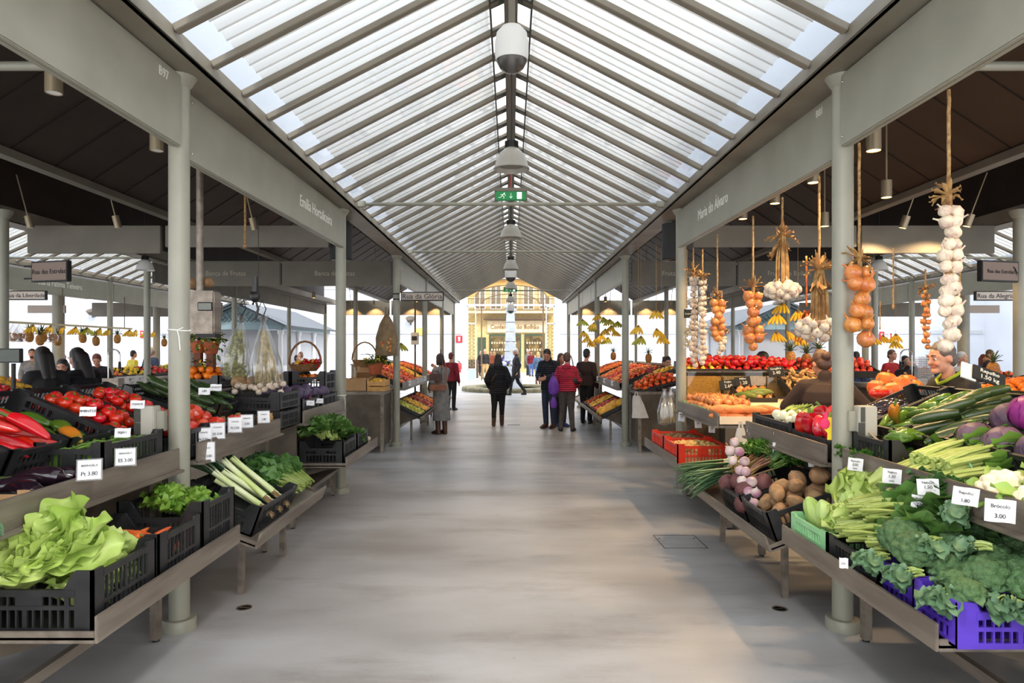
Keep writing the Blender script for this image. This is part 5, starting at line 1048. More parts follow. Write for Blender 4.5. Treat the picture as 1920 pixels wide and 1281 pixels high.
# second right stand, upper shelf: spring onions and red bell peppers
M = CM(Rr, 2.16, 5.20, .99); crate(M, .36, .80, .18, blackp, 'black crate of white spring onions', dip=.9)
for k in range(18): put('spring', M @ T(-.10+.09*(k % 3)+U(-.02, .02), -.30+.055*(k//2)+U(-.02, .02), .17+.028*(k % 2)) @ RZ(-.75+U(-.3, .3)) @ RX(.1) @ S(1.15), 'white spring onion in the black crate on the right', 'spring onions')
for k in range(3): put('courgette', M @ T(.05, .28-.05*k, .19) @ RZ(.5) @ S(.7), 'pale chopped stalk at the far end of the spring onion crate', 'stalks beside the spring onions')
M = CM(Rr, 2.16, 4.51, .99); crate(M, .36, .60, .14, blackp, 'black crate of red bell peppers beside the first right column', dip=.9)
for k, (a, c, z, rx, ry) in enumerate(((-.14, .22, .19, .1, .1), (-.14, .10, .20, -.1, .1), (-.13, -.02, .19, .1, -.1), (-.02, .18, .24, .3, .2), (-.01, .05, .25, 0, .3), (-.02, -.08, .22, .3, 0), (.1, .12, .26, 0, .2), (-.12, -.14, .19, 0, 0))): put('bell', M @ T(a, c, z) @ RZ(k) @ RX(rx+3.14*(k % 2 == 0)) @ RY(ry) @ S(1.28), 'glossy red bell pepper beside the first right column', 'red bell peppers')
# tilted tray on the right
M = CM(Rr, 1.60+.29, 4.46, .475+.29*math.sin(tl), tl); crate(M, .52, .46, .20, blackp, 'tilted black crate of potatoes', dip=.9)
fill('potato', M, .42, .36, .06, .095, 'brown potato in the tilted black crate', 'brown potatoes', 3, .03, mode='any', sc=(.85, 1.12)); put('potato', M @ T(.20, -.05, .25) @ S(1.25), 'biggest brown potato at the top of the tilted crate')
M = CM(Rr, 1.60+.29, 4.98, .475+.29*math.sin(tl), tl); crate(M, .52, .50, .20, blackp, 'tilted black crate of beetroot and parsley', dip=.9)
for k, (a, c, z) in enumerate(((-.19, -.17, .20), (-.17, -.02, .22), (-.22, .12, .2), (-.1, -.1, .2), (-.24, -.2, .12), (-.05, -.18, .2))): put('beet', M @ T(a, c, z) @ RX(k) @ S(1.05), 'dull brown beetroot beside the potatoes', 'beetroots')
for k, (a, c) in enumerate(((-.1, .0), (-.05, .12), (-.1, .2))): put('beetgreens', M @ T(a, c, .22) @ RZ(-1.45+.2*k) @ RX(.05) @ S(.95), 'beet stalks and leaves lying over the tilted crate', 'beet greens')
for k, (a, c) in enumerate(((.08, -.08), (.12, .08), (.1, .2), (.18, 0))): put('parsley', M @ T(a, c, .24+.02*k) @ RZ(-1.6+.4*k) @ S(1.0), 'parsley bunch at the back of the tilted crate', 'parsley bunches')
for k in range(10): put('leek', CM(Rr, 2.20+.02*(k % 2), 5.34+.06*k, .745+.03*(k % 3)) @ RZ(1.30+U(-.16, .16)) @ RX(-.27) @ S(1.12), 'leek lying root-up on the tilted right tray', 'leeks on the right tray')
t = thing('turnip_string', 'string of pink-white turnips over the tilted right tray', 'turnips', CM(Rr, 1.67, 5.0, .80).translation)
tp = PR['turnip'].o
for k in range(12):
    c = copytree(tp, t) if False else tp.copy(); COL.objects.link(c); c.name = 'turnip'; c.parent = t; c['label'] = ''
    for q in ('label', 'category'):
        if q in c: del c[q]
    c.matrix_local = T(-.02+.04*(k % 2)+.02*U(-1, 1), -.36+.05*k, -.16+.028*k+.03*(k % 2)) @ RX(U(-1, 1)) @ RY(U(-1, 1)) @ S(U(.85, 1.05))
MB().tube([(0, -.36, -.16), (.01, -.1, -.02), (0, .3, .16)], .006, 6).build('twine', ropem, t)
# third right stand
M = CM(Rr, 1.86, 6.90, .57); crate(M, .50, .58, .20, redp, 'orange-red crate of small yellow potatoes', dip=.9); fill('ypot', M, .46, .54, .13, .052, 'small yellow potato in the near red crate', 'small yellow potatoes', 1, .04, sc=(.95, 1.15))
b = MB(); b.box(-.235, -.275, .02, .235, .275, .115); o = tag(b.build('paper_liner', card), 'brown paper filling under the small potatoes', 'paper'); o.matrix_local = M
M = CM(Rr, 1.86, 7.52, .57); crate(M, .50, .58, .20, redp, 'orange-red crate of brown kiwis', dip=.9); fill('kiwi', M, .46, .54, .13, .058, 'brown kiwi in the far red crate', 'brown kiwis', 1, .04)
b = MB(); b.box(-.235, -.275, .02, .235, .275, .115); o = tag(b.build('paper_liner', card), 'brown paper filling under the kiwis', 'paper'); o.matrix_local = M
M = CM(Rr, 2.2, 7.25, .98); crate(M, .46, 1.2, .12, mintp, 'long mint-green crate of onions', dip=.95); fill('onion', M, .44, 1.15, .10, .078, 'brown onion in the long mint-green crate', 'onions in the mint crate', 2, .03, sc=(.85, 1.1))
M = CM(Rr, 2.25, 6.50, .98); carton(M, .62, .26, .08, M_('cream_tray', (226, 206, 176), rough=.6), 'cream tray of sweet potatoes at the stand end', 'serving_tray', 'tray', False); fill('swpot', M, .52, .2, .07, .085, 'orange sweet potato in the cream tray', 'sweet potatoes', 2, .0, mode='flat', yaw=1.4, yj=.3, stepy=.16, sc=(1, 1.3))
# ================================================================ lamps, cameras, signs, boxes
bellm = mat('bell_lamp_enamel', (150, 146, 136), (140, 136, 126), rough=.25, scale=3, coat=.4); whitebell = mat('white_bell_enamel', (226, 226, 222), rough=.35)
glow = emit('warm_lamp_glow', (255, 196, 110), 14.); fill_glow = emit('added_fill_glow', (255, 244, 226), .35)
def lampdata(kind, name, e, c, size=.1, spot=None):
    d = bpy.data.lights.new(name, kind); d.energy = e; d.color = c
    if kind == 'SPOT': d.spot_size = spot; d.spot_blend = .35; d.shadow_soft_size = size
    elif kind == 'AREA': d.shape = 'DISK'; d.size = size
    else: d.shadow_soft_size = size
    return d
added_fill_light = lampdata('AREA', 'added_fill_light', 70, (1, .97, .93), .36)  # fill light, used only in the two added lamps out of view
def bell(x, y, z, sc, m, label, drop, light=False):
    o = thing('bell_pendant_lamp', label, 'lamp', (x, y, z)); s = sc
    b = MB(); b.lathe([(.245*s, 0), (.25*s, .012*s), (.235*s, .03*s), (.215*s, .12*s), (.165*s, .22*s), (.10*s, .285*s), (.075*s, .30*s), (.075*s, .298*s), (.10*s, .28*s), (.16*s, .215*s), (.205*s, .118*s), (.228*s, .03*s), (.245*s, 0)], 32, cap=False); b.build('shade', m, o)
    b = MB(); b.lathe([(.078*s, .295*s), (.078*s, .39*s), (.05*s, .40*s)], 16)
    for k in range(14): b.box(.075*s, -.004*s, .30*s, .095*s, .004*s, .39*s, RZ(k*.449))
    b.build('heat_sink', dark, o)
    b = MB(); b.cyl((0, 0, .39*s), (0, 0, .39*s+drop), .008); b.build('stem', dark, o)
    b = MB(); b.lathe([(0, .06*s), (.17*s, .055*s), (.17*s, .05*s)], 24); b.build('diffuser', fill_glow if light else mat('bell_reflector', (120, 114, 104), rough=.35), o)
    if light:
        l = bpy.data.objects.new('added_fill_light', added_fill_light); COL.objects.link(l); l.parent = o; l.location = (0, 0, .045*s)
BELLS = [(962, 318, 5.3, .0), (958, 447, 8.3, 0), (957, 506, 11.6, 0), (957, 542, 15.6, 0), (956, 566, 20.2, 0)]
for k, (px, py, y, _) in enumerate(BELLS):
    p = P(px, py, y); nm = ('nearest bell lamp under the ridge, just above the exit sign', 'second bell lamp under the ridge, beyond the first tie rod', 'third bell lamp under the ridge', 'fourth bell lamp under the ridge, small in the distance', 'farthest bell lamp under the ridge')[k]
    bell(p.x*.3, y, p.z, .56, bellm, 'grey ' + nm, max(.05, 4.2-p.z-.22))
for y in (1.3, -1.6): bell(0, y, 3.30, .56, bellm, 'added grey bell lamp giving fill light, outside the picture, %s' % ('over the viewpoint' if y > 0 else 'behind the viewpoint'), .7, True)  # unseen lamps added to brighten the floor near the camera
for s, px in ((-1, 272), (1, 1648)):
    p = P(px, 507, 9.6); bell(p.x, 9.6, p.z, .50, whitebell, 'white bell lamp over the parallel street %s' % ('behind the left stalls' if s < 0 else 'behind the right stalls'), .75)
def dome_cam(px, py, y, s, label, flip=False):
    p = P(px, py, y); o = thing('dome_camera', label, 'camera', (p.x*.5, y, p.z)); w_ = mat('camera_white', (214, 214, 212), rough=.3)
    b = MB(); b.lathe([(.10*s, -.02*s), (.105*s, .02*s), (.105*s, .09*s), (.095*s, .15*s), (.06*s, .19*s), (.02*s, .205*s), (0, .205*s)], 28); b.build('housing', w_, o)
    b = MB(); b.lathe([(0, -.10*s), (.04*s, -.09*s), (.075*s, -.065*s), (.095*s, -.025*s), (.10*s, -.015*s)], 28); b.build('dome', mat('smoked_dome', (70, 68, 66), rough=.12, coat=.5), o)
    b = MB(); b.cyl((0, 0, .2*s), (0, 0, max(.22*s, 4.2-p.z)), .02*s); b.build('stem', paintd, o)
dome_cam(961, 108, 4.05, .95, 'white egg-shaped dome camera hanging nearest under the ridge')
dome_cam(957, 519, 13.4, 1.1, 'small white dome camera between the third and fourth bell lamps')
dome_cam(957, 582, 23.2, 1.2, 'white dome camera hanging before the obelisk')
green = emit('exit_green', (10, 120, 62), .25); exw = emit('exit_white', (236, 240, 232), .55)
def exit_sign(px, py, y, w, label):
    p = P(px, py, y); o = thing('exit_sign', label, 'exit sign', (p.x, y, p.z)); h = w*.28
    b = MB(); b.box(-w/2, -.03, -h/2, w/2, .03, h/2); b.build('face', green, o, bev=.004)
    b = MB(); b.box(-w/2-.01, -.035, h/2, w/2+.01, .035, h/2+.035)
    for s in (-1, 1): b.box(s*w/2, -.034, -h/2, s*(w/2+.012), .034, h/2)
    b.build('housing', paintd, o, bev=.004)
    b = MB(); y0 = -.032; u = h*.40
    b.ball((-w*.22, y0, u*.62), u*.2, 8, (1, .2, 1)); b.bar((-w*.25, y0, u*.40), (-w*.29, y0, -.15*u), u*.30, .003); b.bar((-w*.29, y0, -.1*u), (-w*.22, y0, -.45*u), u*.2, .003); b.bar((-w*.22, y0, -.45*u), (-w*.25, y0, -.95*u), u*.18, .003)
    b.bar((-w*.29, y0, -.1*u), (-w*.35, y0, -.6*u), u*.2, .003); b.bar((-w*.35, y0, -.6*u), (-w*.41, y0, -.6*u), u*.16, .003); b.bar((-w*.25, y0, .35*u), (-w*.17, y0, .05*u), u*.14, .003); b.bar((-w*.26, y0, .35*u), (-w*.35, y0, .15*u), u*.14, .003)
    b.bar((0, y0, .7*u), (0, y0, -.5*u), u*.16, .003); b.bar((-u*.4, y0, -.25*u), (0, y0, -.8*u), u*.16, .003); b.bar((u*.4, y0, -.25*u), (0, y0, -.8*u), u*.16, .003); b.box(w*.20, y0-.001, -h*.40, w*.36, y0+.002, h*.40)
    b.build('pictogram', exw, o, False)
    b = MB(); b.tube([(0, 0, h/2+.03), (.005, 0, h/2+.2), (0, 0, max(.25, 4.2-p.z))], .006, 6); b.build('cable', mat('red_cable', (190, 60, 44), rough=.5), o)
exit_sign(958, 368, 6.6, .29, 'green lit exit sign with running figure and arrow hanging over the aisle')
exit_sign(957, 544, 18.0, .34, 'tiny far green exit sign below the ridge')
# spot cans under the canopies: lit on the right, mostly unlit on the left
can = mat('can_metal', (150, 136, 112), rough=.4, metal=.5)
warm = lampdata('SPOT', 'warm_spot', 85, (1, .66, .33), .05, math.radians(125)); warm2 = lampdata('SPOT', 'warm_wall_spot', 60, (1, .62, .28), .04, math.radians(95))
def spotcan(p, lit, label, tilt=(0, 0), r=.045, L=.15, data=None):
    o = thing('spotlight', label, 'lamp', p); o.rotation_euler = (tilt[0], tilt[1], 0)
    b = MB(); b.lathe([(0, .014), (r*.92, .014), (r*.92, 0), (r, 0), (r, L), (0, L)], 18); b.build('can', can, o)
    b = MB(); b.lathe([(0, .004), (r*.9, .004), (r*.9, .010), (0, .010)], 18); b.build('lens', glow if lit else white, o)
    b = MB(); b.cyl((0, 0, L), (0, 0, L+.5), .008); b.build('stem', can, o)
    if lit: l = bpy.data.objects.new('warm_spot', data or warm); COL.objects.link(l); l.parent = o; l.location = (0, 0, -.015)
n = 0
ordn = ['first', 'second', 'third', 'fourth', 'fifth', 'sixth']
for k, (px, py, y) in enumerate(((1638, 283, 4.35), (1525, 343, 5.45), (1453, 382, 6.3), (1393, 411, 7.2))):
    spotcan(P(px, py, y), True, 'lit warm spotlight in the row behind the %s, %s from the near column' % ('right fascia', ordn[k]))
for k, (px, py) in enumerate(((1692, 428), (1812, 425))): spotcan(P(px, py, 8.2), True, 'lit tilted spotlight over the far right board, %s' % ('inner' if k == 0 else 'outer'), (.2, .25))
for k, (px, py, y) in enumerate(((101, 175, 3.6), (294, 283, 4.4))): spotcan(P(px, py, y), False, 'unlit spotlight can under the left canopy, %s' % ('nearest' if k == 0 else 'beside the first column'), r=.042)
for k, (px, py) in enumerate(((58, 428), (222, 428), (478, 432))): spotcan(P(px, py, 8.3), False, 'unlit tilted spotlight above the dark left board, %s' % ordn[k], (.1, -.2), r=.04)
for k, (x, y) in enumerate(((2.9, 2.6), (3.3, 6.0), (3.0, 1.0), (3.4, 7.4))): spotcan((x, y, 3.02), True, 'lit warm spotlight deep under the right canopy, %s from the street' % ordn[k])
for s, nm in ((-1, 'left'), (1, 'right')):
    for k, x in enumerate((2.6, 3.4, 4.7, 5.5)): spotcan((s*x, 23.45, 3.24), True, 'lit spotlight washing the far end board on the %s, %s from the aisle' % (nm, ordn[k]), (.35, 0), data=warm2)
    for k, (x, y) in enumerate(((2.7, 13.6), (2.7, 16.5), (2.7, 19.5), (4.6, 14.5), (5.2, 18))): spotcan((s*x, y, 3.05), True, 'lit warm spotlight above the far %s fruit stalls, %s' % (nm, ordn[k]))
    for k, (x, y) in enumerate(((10.2, 13), (10.4, 16.5), (10.4, 19.5))): spotcan((s*x, y, 3.1), True, 'lit warm spotlight in the outer stall on the %s, %s' % (nm, ordn[k]))
for s, px in ((-1, 640), (1, 1262)):
    p = P(px, 488, 8.75); o = thing('loudspeaker', 'dark cylindrical loudspeaker hanging behind the second column on the %s' % ('left' if s < 0 else 'right'), 'speaker', p)
    b = MB(); b.lathe([(.13, 0), (.14, .01), (.14, .46), (0, .46)], 24); b.build('housing', dark, o); b = MB(); b.lathe([(0, .004), (.12, -.004), (.13, 0)], 24); b.build('grille', paintd, o); b = MB(); b.cyl((0, 0, .45), (0, 0, .8), .015); b.build('mount', dark, o)
# socket boxes on the first columns, thin string tied round the left one
boxm = mat('socket_box_grey', (176, 172, 160), rough=.5)
for s, nm in ((-1, 'left'), (1, 'right')):
    o = thing('socket_box', 'grey electrical box strapped to the first %s column' % nm, 'electrical box', (s*2.155 if s < 0 else 2.10, 4.07, 1.26)); b = MB(); b.box(-.055, -.06, -.09, .055, .03, .09); b.build('housing', boxm, o, bev=.006); b = MB(); b.box(-.058 if s < 0 else -.045, -.064, -.003, -.02, -.058, .085); b.box(-.058, -.064, -.085, -.02, -.058, -.006); b.build('flap_covers', mat('dark_flap', (70, 70, 66), rough=.4), o, False); b = MB(); b.box(-s*.055, -.03, -.06, -s*.10, .02, .06); b.build('wall_bracket', paint, o, bev=.004)
b = MB(); b.tube([(2.10, 4.0, 1.2), (2.16, 3.95, 1.12), (2.22, 3.85, 1.10), (2.26, 3.8, 1.06)], .008, 6); tag(b.build('power_cord', mat('beige_cord', (176, 160, 132), rough=.6)), 'beige power cord leaving the box on the first right column', 'cord')
b = MB(); b.tube([(-2.0+.064*math.cos(a*.5236), 4.116+.064*math.sin(a*.5236), 1.80+.004*math.sin(a)) for a in range(13)], .004, 5); b.tube([(-1.98, 4.05, 1.80), (-1.965, 4.04, 1.76), (-1.96, 4.045, 1.68)], .003, 5); b.tube([(-1.98, 4.05, 1.80), (-1.94, 4.04, 1.815)], .003, 5); tag(b.build('tied_string', white), 'thin white string knotted round the first left column', 'string')
b = MB(); b.tube([(-2.0+.064*math.cos(a*.5236), 8.025+.064*math.sin(a*.5236), 1.15) for a in range(13)], .004, 5); b.tube([(-1.95, 7.97, 1.15), (-1.93, 7.96, 1.05)], .003, 5); tag(b.build('tied_string', white), 'white string knotted round the second left column', 'string')
# rope and wire hanging at the left
for px, y0, y1, Y, r, lab in ((459, 375, 463, 6.3, .010, 'short empty jute rope hanging behind the left fascia'), (484, 392, 560, 6.6, .003, 'thin wire holding the hanging bags on the left')):
    a = P(px, y0, Y); c = P(px, y1, Y); b = MB(); b.tube([a+V((0, 0, .35)), a.lerp(c, .5)+V((.004, 0, 0)), c], r, 6); b.ball(c, r*1.8, 6); tag(b.build('hanging_rope', ropem if r > .005 else dark), lab, 'rope')
# price tags with hand lettering
def ptag(M, w, h, lines, label, holder=True, paperm=paper, inkm=ink):
    o = thing('price_tag', label, 'price tag', M=M)
    if holder: b = MB(); b.box(-w/2-.006, .001, -h/2-.006, w/2+.006, .0025, h/2+.006); b.build('clear_sleeve', clear, o, False)
    b = MB(); n_ = 5
    vs = [(-w/2+w*i/n_, -.002-(.006*math.sin(i*1.3) if not holder else 0), z) for z in (-h/2, 0, h/2) for i in range(n_+1)]
    b.add(vs, [(r*(n_+1)+i, r*(n_+1)+i+1, (r+1)*(n_+1)+i+1, (r+1)*(n_+1)+i) for r in range(2) for i in range(n_)])
    p = b.build('card', paperm, o)
    k = len(lines)
    for i, (s_, sz) in enumerate(lines): text(s_, sz, inkm, T(0, -.010 if not holder else -.004, h*(.5-(i+.5)/k)*.86) @ FACE['cam'], o, ext=.0006, ls=.9)
    return o
def lipx(s, x, y, z, yaw=.0, lean=-.25): return T(s*x, y, z) @ RZ(-s*(math.pi/2)*.62+yaw) @ RX(lean)
def camf(s, x, y, z, yaw=0., lean=-.1, roll=0.): return T(s*x, y, z) @ RZ(-s*(.75+yaw)) @ RX(lean) @ RY(roll)
LT = [(153, 881, 3.05, .09, .085, [('BERINGELA', .014), ('Pt 3.80', .026)], 'printed price tag in front of the eggplants'), (222, 857, 3.38, .085, .08, [('BERINGELA', .012), ('ES 3.00', .024)], 'price tag on the lip beside the bean crate'),
 (371, 818, 4.38, .09, .10, [('TOMATE', .014), ('Pt 2.50', .022)], 'nearest price tag on the second left lip'), (398, 808, 4.50, .085, .10, [('TOMATE', .014), ('ES 3.00', .022)], 'second price tag on the second left lip'), (431, 797, 4.75, .085, .10, [('TOMATE', .013), ('Pt 2.50', .022)], 'third price tag on the second left lip, below the ribbed tomato'), (454, 790, 4.95, .08, .09, [('PIMENTO', .012), ('3.50', .022)], 'fourth price tag on the second left lip'), (486, 782, 5.25, .085, .09, [('NABIÇAS', .012), ('1.80', .022)], 'last price tag on the second left lip by the wooden crate'),
 (378, 848, 4.33, .085, .12, [('ALHO', .016), ('Pt 3.80', .022)], 'price tag hanging lowest below the second left lip')]
for px, py, y, w_, h_, ln, lab in LT: p = P(px, py, y); p.x += .035; ptag(T(p) @ RZ(.45) @ RX(-.2), w_, h_, ln, lab)
for px, py, y, lab, lines in ((165, 772, 3.55, 'white card standing in front of the green peppers', [('PIMENTOS', .018)]), (258, 759, 4.0, 'small white card among the tomatoes on the rack', [('TOMATE', .016)]), (230, 812, 3.6, 'white card leaning in the bean crate', [('FEIJÃO', .016)]), (582, 756, 6.55, 'narrow label on the cabbage crate, nearer one', [('1.50', .016)]), (599, 752, 6.9, 'narrow label on the cabbage crate, farther one', [('2.00', .016)]), (405, 727, 4.9, 'white card lying on the courgettes', [('COURGETE', .014)]), (383, 734, 4.75, 'white card stuck on the courgette crate corner', [('1.80', .02)]), (390, 617, 6.2, 'white notice taped below the hanging steel scale', [('AVISO', .03), ('----------', .02), ('------', .02)])):
    p = P(px, py, y); ptag(T(p) @ RZ(.35) @ RX(-.35 if py > 640 else 0), .075 if py > 700 else .13, .05 if py > 700 else .16, lines, lab, holder=False)
RT = [(1608, 871, 3.72, .10, .095, [('Espinafre', .020), ('2.00', .026), ('cada', .018)], 'handwritten tag reading Espinafre at the far end of the near right lip'), (1677, 893, 3.35, .11, .10, [('Nabos', .022), ('1.30', .028), ('cada', .018)], 'handwritten tag for turnips on the near right lip, second from the column'), (1745, 913, 3.05, .115, .10, [('Nabiças', .022), ('1.50', .030), ('cada', .018)], 'handwritten tag reading 1.50 in the middle of the near right lip'), (1731, 941, 3.08, .10, .08, [('HORTOS', .022), ('2.00', .026)], 'handwritten tag reading HORTOS below the near right lip'), (1816, 931, 2.72, .12, .10, [('Repolho', .022), ('1.80', .028)], 'handwritten tag half hidden by a cabbage leaf on the near right lip'), (1881, 958, 2.55, .13, .12, [('Brócolo', .028), ('3.00', .032)], 'big handwritten broccoli tag reading 3.00'),
 (1413, 803, 5.55, .075, .085, [('Cebola', .016), ('1.50', .020)], 'upper handwritten tag at the far end of the second right lip'), (1415, 820, 5.52, .07, .08, [('Nabo', .016), ('1.30', .02)], 'lower handwritten tag at the far end of the second right lip'), (1464, 820, 5.0, .08, .085, [('Cebolo', .016), ('0.90', .02)], 'handwritten tag stuck in the middle of the second right lip'), (1463, 842, 4.98, .09, .10, [('NABOS', .018), ('2.50', .022)], 'lower handwritten tag hanging over the leeks'), (1497, 849, 4.74, .085, .10, [('Beterraba', .015), ('1.75 Kg', .020)], 'handwritten beetroot tag under the red peppers'), (1531, 861, 4.5, .09, .115, [('BATATA', .018), ('1.50', .02), ('Kg', .016)], 'handwritten potato tag nearest the first right column'),
 (1280, 782, 7.7, .08, .11, [('2.00', .024)], 'tag on the third right lip nearest the second column'), (1311, 794, 7.3, .08, .11, [('1.50', .022)], 'tag on the third right lip, second from the column'), (1321, 783, 7.05, .09, .11, [('Cebola', .016), ('1.80', .022)], 'tag on the third right lip over the red crates'), (1341, 788, 6.75, .09, .12, [('Batata', .016), ('2.20', .022)], 'tag on the third right lip nearest the sweet potatoes'), (1337, 803, 6.8, .07, .10, [('1.20', .022)], 'lowest tag hanging under the third right lip')]
for k, (px, py, y, w_, h_, ln, lab) in enumerate(RT): p = P(px, py, y); p.x -= .012; ptag(T(p) @ RZ(-.5) @ RX(.12) @ RY(U(-.1, .18)) @ S(.74 if k < 6 else .92), w_, h_, ln, lab, holder=False)
p = P(1582, 1056, 2.95); ptag(T(p) @ RZ(-.5), .035, .045, [('2.00', .012)], 'small white sticker on the black crate under the greens', holder=False)
p = P(1572, 803, 4.22); o = thing('price_star', 'bright yellow and pink cut-out sticker below the bell peppers', 'sign', p - V((.03, .04, 0))); o.rotation_euler = (0, 0, -.5)
b = MB(); vs = [((.055 if i % 2 else .075)*math.cos(i*.3927), 0, (.075 if i % 2 else .10)*math.sin(i*.3927)) for i in range(16)]; b.add([(0, 0, 0)]+vs, [(0, i+1, (i+1) % 16+1) for i in range(16)]); b.build('yellow_star', mat('yellow_card', (240, 214, 40), rough=.6), o, False); b = MB(); b.ball((-.065, -.004, .03), .035, 10, (.8, .1, 1)); b.ball((-.06, -.004, .075), .018, 8, (.7, .1, 1.6)); b.build('pink_thumb', mat('pink_card', (230, 40, 100), rough=.6), o); text('1.50', .045, ink, T(.01, -.003, 0) @ FACE['cam'], o)
chalk = mat('chalkboard', (30, 32, 30), (22, 24, 22), rough=.8, scale=10); chalkw = mat('chalk_writing', (220, 220, 212), rough=.9)
# weigh scale housing on the steel pole
p = P(384, 585, 5.6); o = thing('hanging_scale', 'steel weighing scale with small display on a pole behind the first left column', 'scale', (p.x, 5.6, p.z)); b = MB(); b.box(-.105, -.07, -.18, .105, .08, .17); b.build('housing', steel, o, bev=.012); b = MB(); b.box(-.025, -.078, .005, .095, -.07, .075); b.build('display', dark, o, bev=.004); b = MB(); b.box(-.018, -.080, .013, .088, -.077, .067); b.build('screen', mat('grey_screen', (96, 102, 92), rough=.2), o); b = MB(); b.cyl((-.05, .02, .16), (-.05, .02, 1.35), .028); b.build('pole', steel, o); b = MB(); b.box(-.06, -.05, -.21, .11, .06, -.18); b.build('base_tray', dark, o, bev=.004)
for k, (px, py) in enumerate(((363, 532), (391, 530))): p = P(px, py, 5.7); put_ = PR['potato'].put(T(p) @ RY(1.5) @ S(.9), 'brown gourd-like fruit on top of the steel scale', 'fruit on the scale')
# pole-mounted screen at the left edge
p = P(20, 667, 5.2); o = thing('display_screen', 'dark green screen of a till on the left edge column', 'screen', p); b = MB(); b.box(-.10, -.02, -.055, .085, .02, .055); b.build('bezel', dark, o, bev=.004); b = MB(); b.box(-.095, -.022, -.045, .08, -.02, .045); b.build('screen', mat('green_screen', (24, 46, 26), (14, 28, 16), rough=.25, scale=20), o, False); b = MB(); b.cyl((0, .03, -.06), (0, .03, -.5), .015); b.build('post', dark, o)
# manholes, grates
for px, py, lab, m in ((458, 1140, 'round metal floor drain cover left of the aisle', steeld), (1462, 1142, 'round dark floor drain right of the aisle', dark)):
    Y = F*H/(py-CY); p = P(px, py, Y); o = thing('floor_drain', lab, 'drain cover', (p.x, Y, 0)); b = MB(); b.lathe([(.048, .001), (.048, .004), (.038, .004), (.036, .0015)], 28); b.build('ring', mat('rusty_ring', (104, 88, 74), rough=.5, metal=.6), o); b = MB(); b.lathe([(0, .0015), (.036, .0015)], 28); b.box(-.03, -.008, .001, .03, .008, .004); b.build('cover', m, o)
Y = F*H/(797-CY); p = P(963, 797, Y); o = thing('floor_grate', 'dark slotted floor grate in the middle of the aisle', 'floor grate', (p.x, Y, 0)); b = MB(); b.box(-.14, -.05, .0, .14, .05, .003); b.build('frame', mat('grate_iron', (84, 80, 74), rough=.5), o); b = MB(); [b.box(-.12+.02*k, -.04, .002, -.108+.02*k, .04, .0045) for k in range(13)]; b.build('slots', dark, o, False)
b = MB()
c_ = [P(1225, 1004, F*H/(1004-CY)), P(1301, 1004, F*H/(1004-CY)), P(1327, 1028, F*H/(1028-CY)), P(1246, 1028, F*H/(1028-CY))]
for i in range(4): a = V((c_[i].x, c_[i].y, .001)); d = V((c_[(i+1) % 4].x, c_[(i+1) % 4].y, .001)); b.bar(a, d, .006, .002)
for i in (0, 1): b.ball((c_[i].x*.98+c_[3].x*.02+(.03 if i == 0 else -.02), c_[i].y-.10, 0), .012, 8, (1, 1, .2))
tag(b.build('hatch_cover', dark), 'thin outlined hatch let into the floor near the potatoes', 'floor hatch')
# ================================================================ strings of garlic and onions, bananas, bags
def rope(b, a, c, r=.008):
    n_ = 10; b.tube([a.lerp(c, i/n_)+V((.002*math.sin(i*2.1), .002*math.cos(i*1.7), 0)) for i in range(n_+1)], r, 6)
def attach(key, par, M, name=None):
    src = PR[key].o; c = src.copy(); COL.objects.link(c); c.parent = par; c.matrix_local = M; c.name = name or src.name.split('.')[0]
    for q in ('label', 'category', 'group'):
        if q in c: del c[q]
    for k in kids(src): d = k.copy(); COL.objects.link(d); d.parent = c
    return c
def tuft(b, o, r, n=16, up=True, sd=1, L=1.):
    rr = random.Random(sd)
    for k in range(n): b.leaf(L*r*rr.uniform(.8, 1.6), r*rr.uniform(.18, .4), T(o) @ RZ(rr.uniform(0, 6.28)) @ RX(rr.uniform(.2, 1.4) if up else rr.uniform(-1.5, -.8)), curl=rr.uniform(-2., .6), cup=.3, ruf=.3, nx=3, ny=6, tip=.2)
def hang_string(px, ytop, y0, y1, Y, key, q, label, w=.035, rows=None, topz=None, turns=2.4, group=None):
    """rope from the board, husk tuft, then bulbs spiralling down a plaited core"""
    a = P(px, y0, Y); c = P(px, y1, Y); top = P(px, ytop, Y)
    o = thing('%s_string' % key, label, '%s string' % key, (a.x, Y, a.z), group=group); L = a.z-c.z
    b = MB(); rope(b, V((0, 0, top.z-a.z)), V((0, 0, -.02))); b.build('rope', ropem, o)
    b = MB(); b.tube([(0, 0, .05)]+[(.006*math.sin(i), .006*math.cos(i*1.3), -L*i/8) for i in range(1, 8)], .014, 7); b.build('plaited_core', drym, o)
    b = MB(); tuft(b, (0, 0, .0), .075, 18, True, int(px)); tuft(b, (0, 0, -.02), .06, 10, False, int(px)+1); b.build('dried_husks', drym, o)
    n_ = rows or int(L/(w*1.0)); nb = 0
    for i in range(n_):
        z = -.06-(L-.08)*i/max(1, n_-1)
        for e in range(2 if i < n_-1 else 1):
            an = i*turns+e*3.14+U(-.3, .3); an = an if e == 0 else an
            x = w*math.cos(an)*.8; y = -abs(w*math.sin(an))*.5-.008*e
            attach(key, o, T(x, y, z+U(-.012, .012)) @ RZ(an) @ RY(U(.5, 1.3)) @ RX(U(-.4, .4)) @ S(q*U(.85, 1.12)))
    return o
hang_string(1779, 168, 372, 655, 3.22, 'garlic', 1.12, 'long garlic plait hanging nearest, before the man in the hooded top', .034, 13)
hang_string(1611, 268, 490, 640, 4.0, 'onion', 1.12, 'string of brown onions against the first right column', .05, 6)
hang_string(1412, 405, 540, 655, 5.8, 'onion', 1.10, 'string of brown onions between the two garlic heads and the thin one', .054, 7)
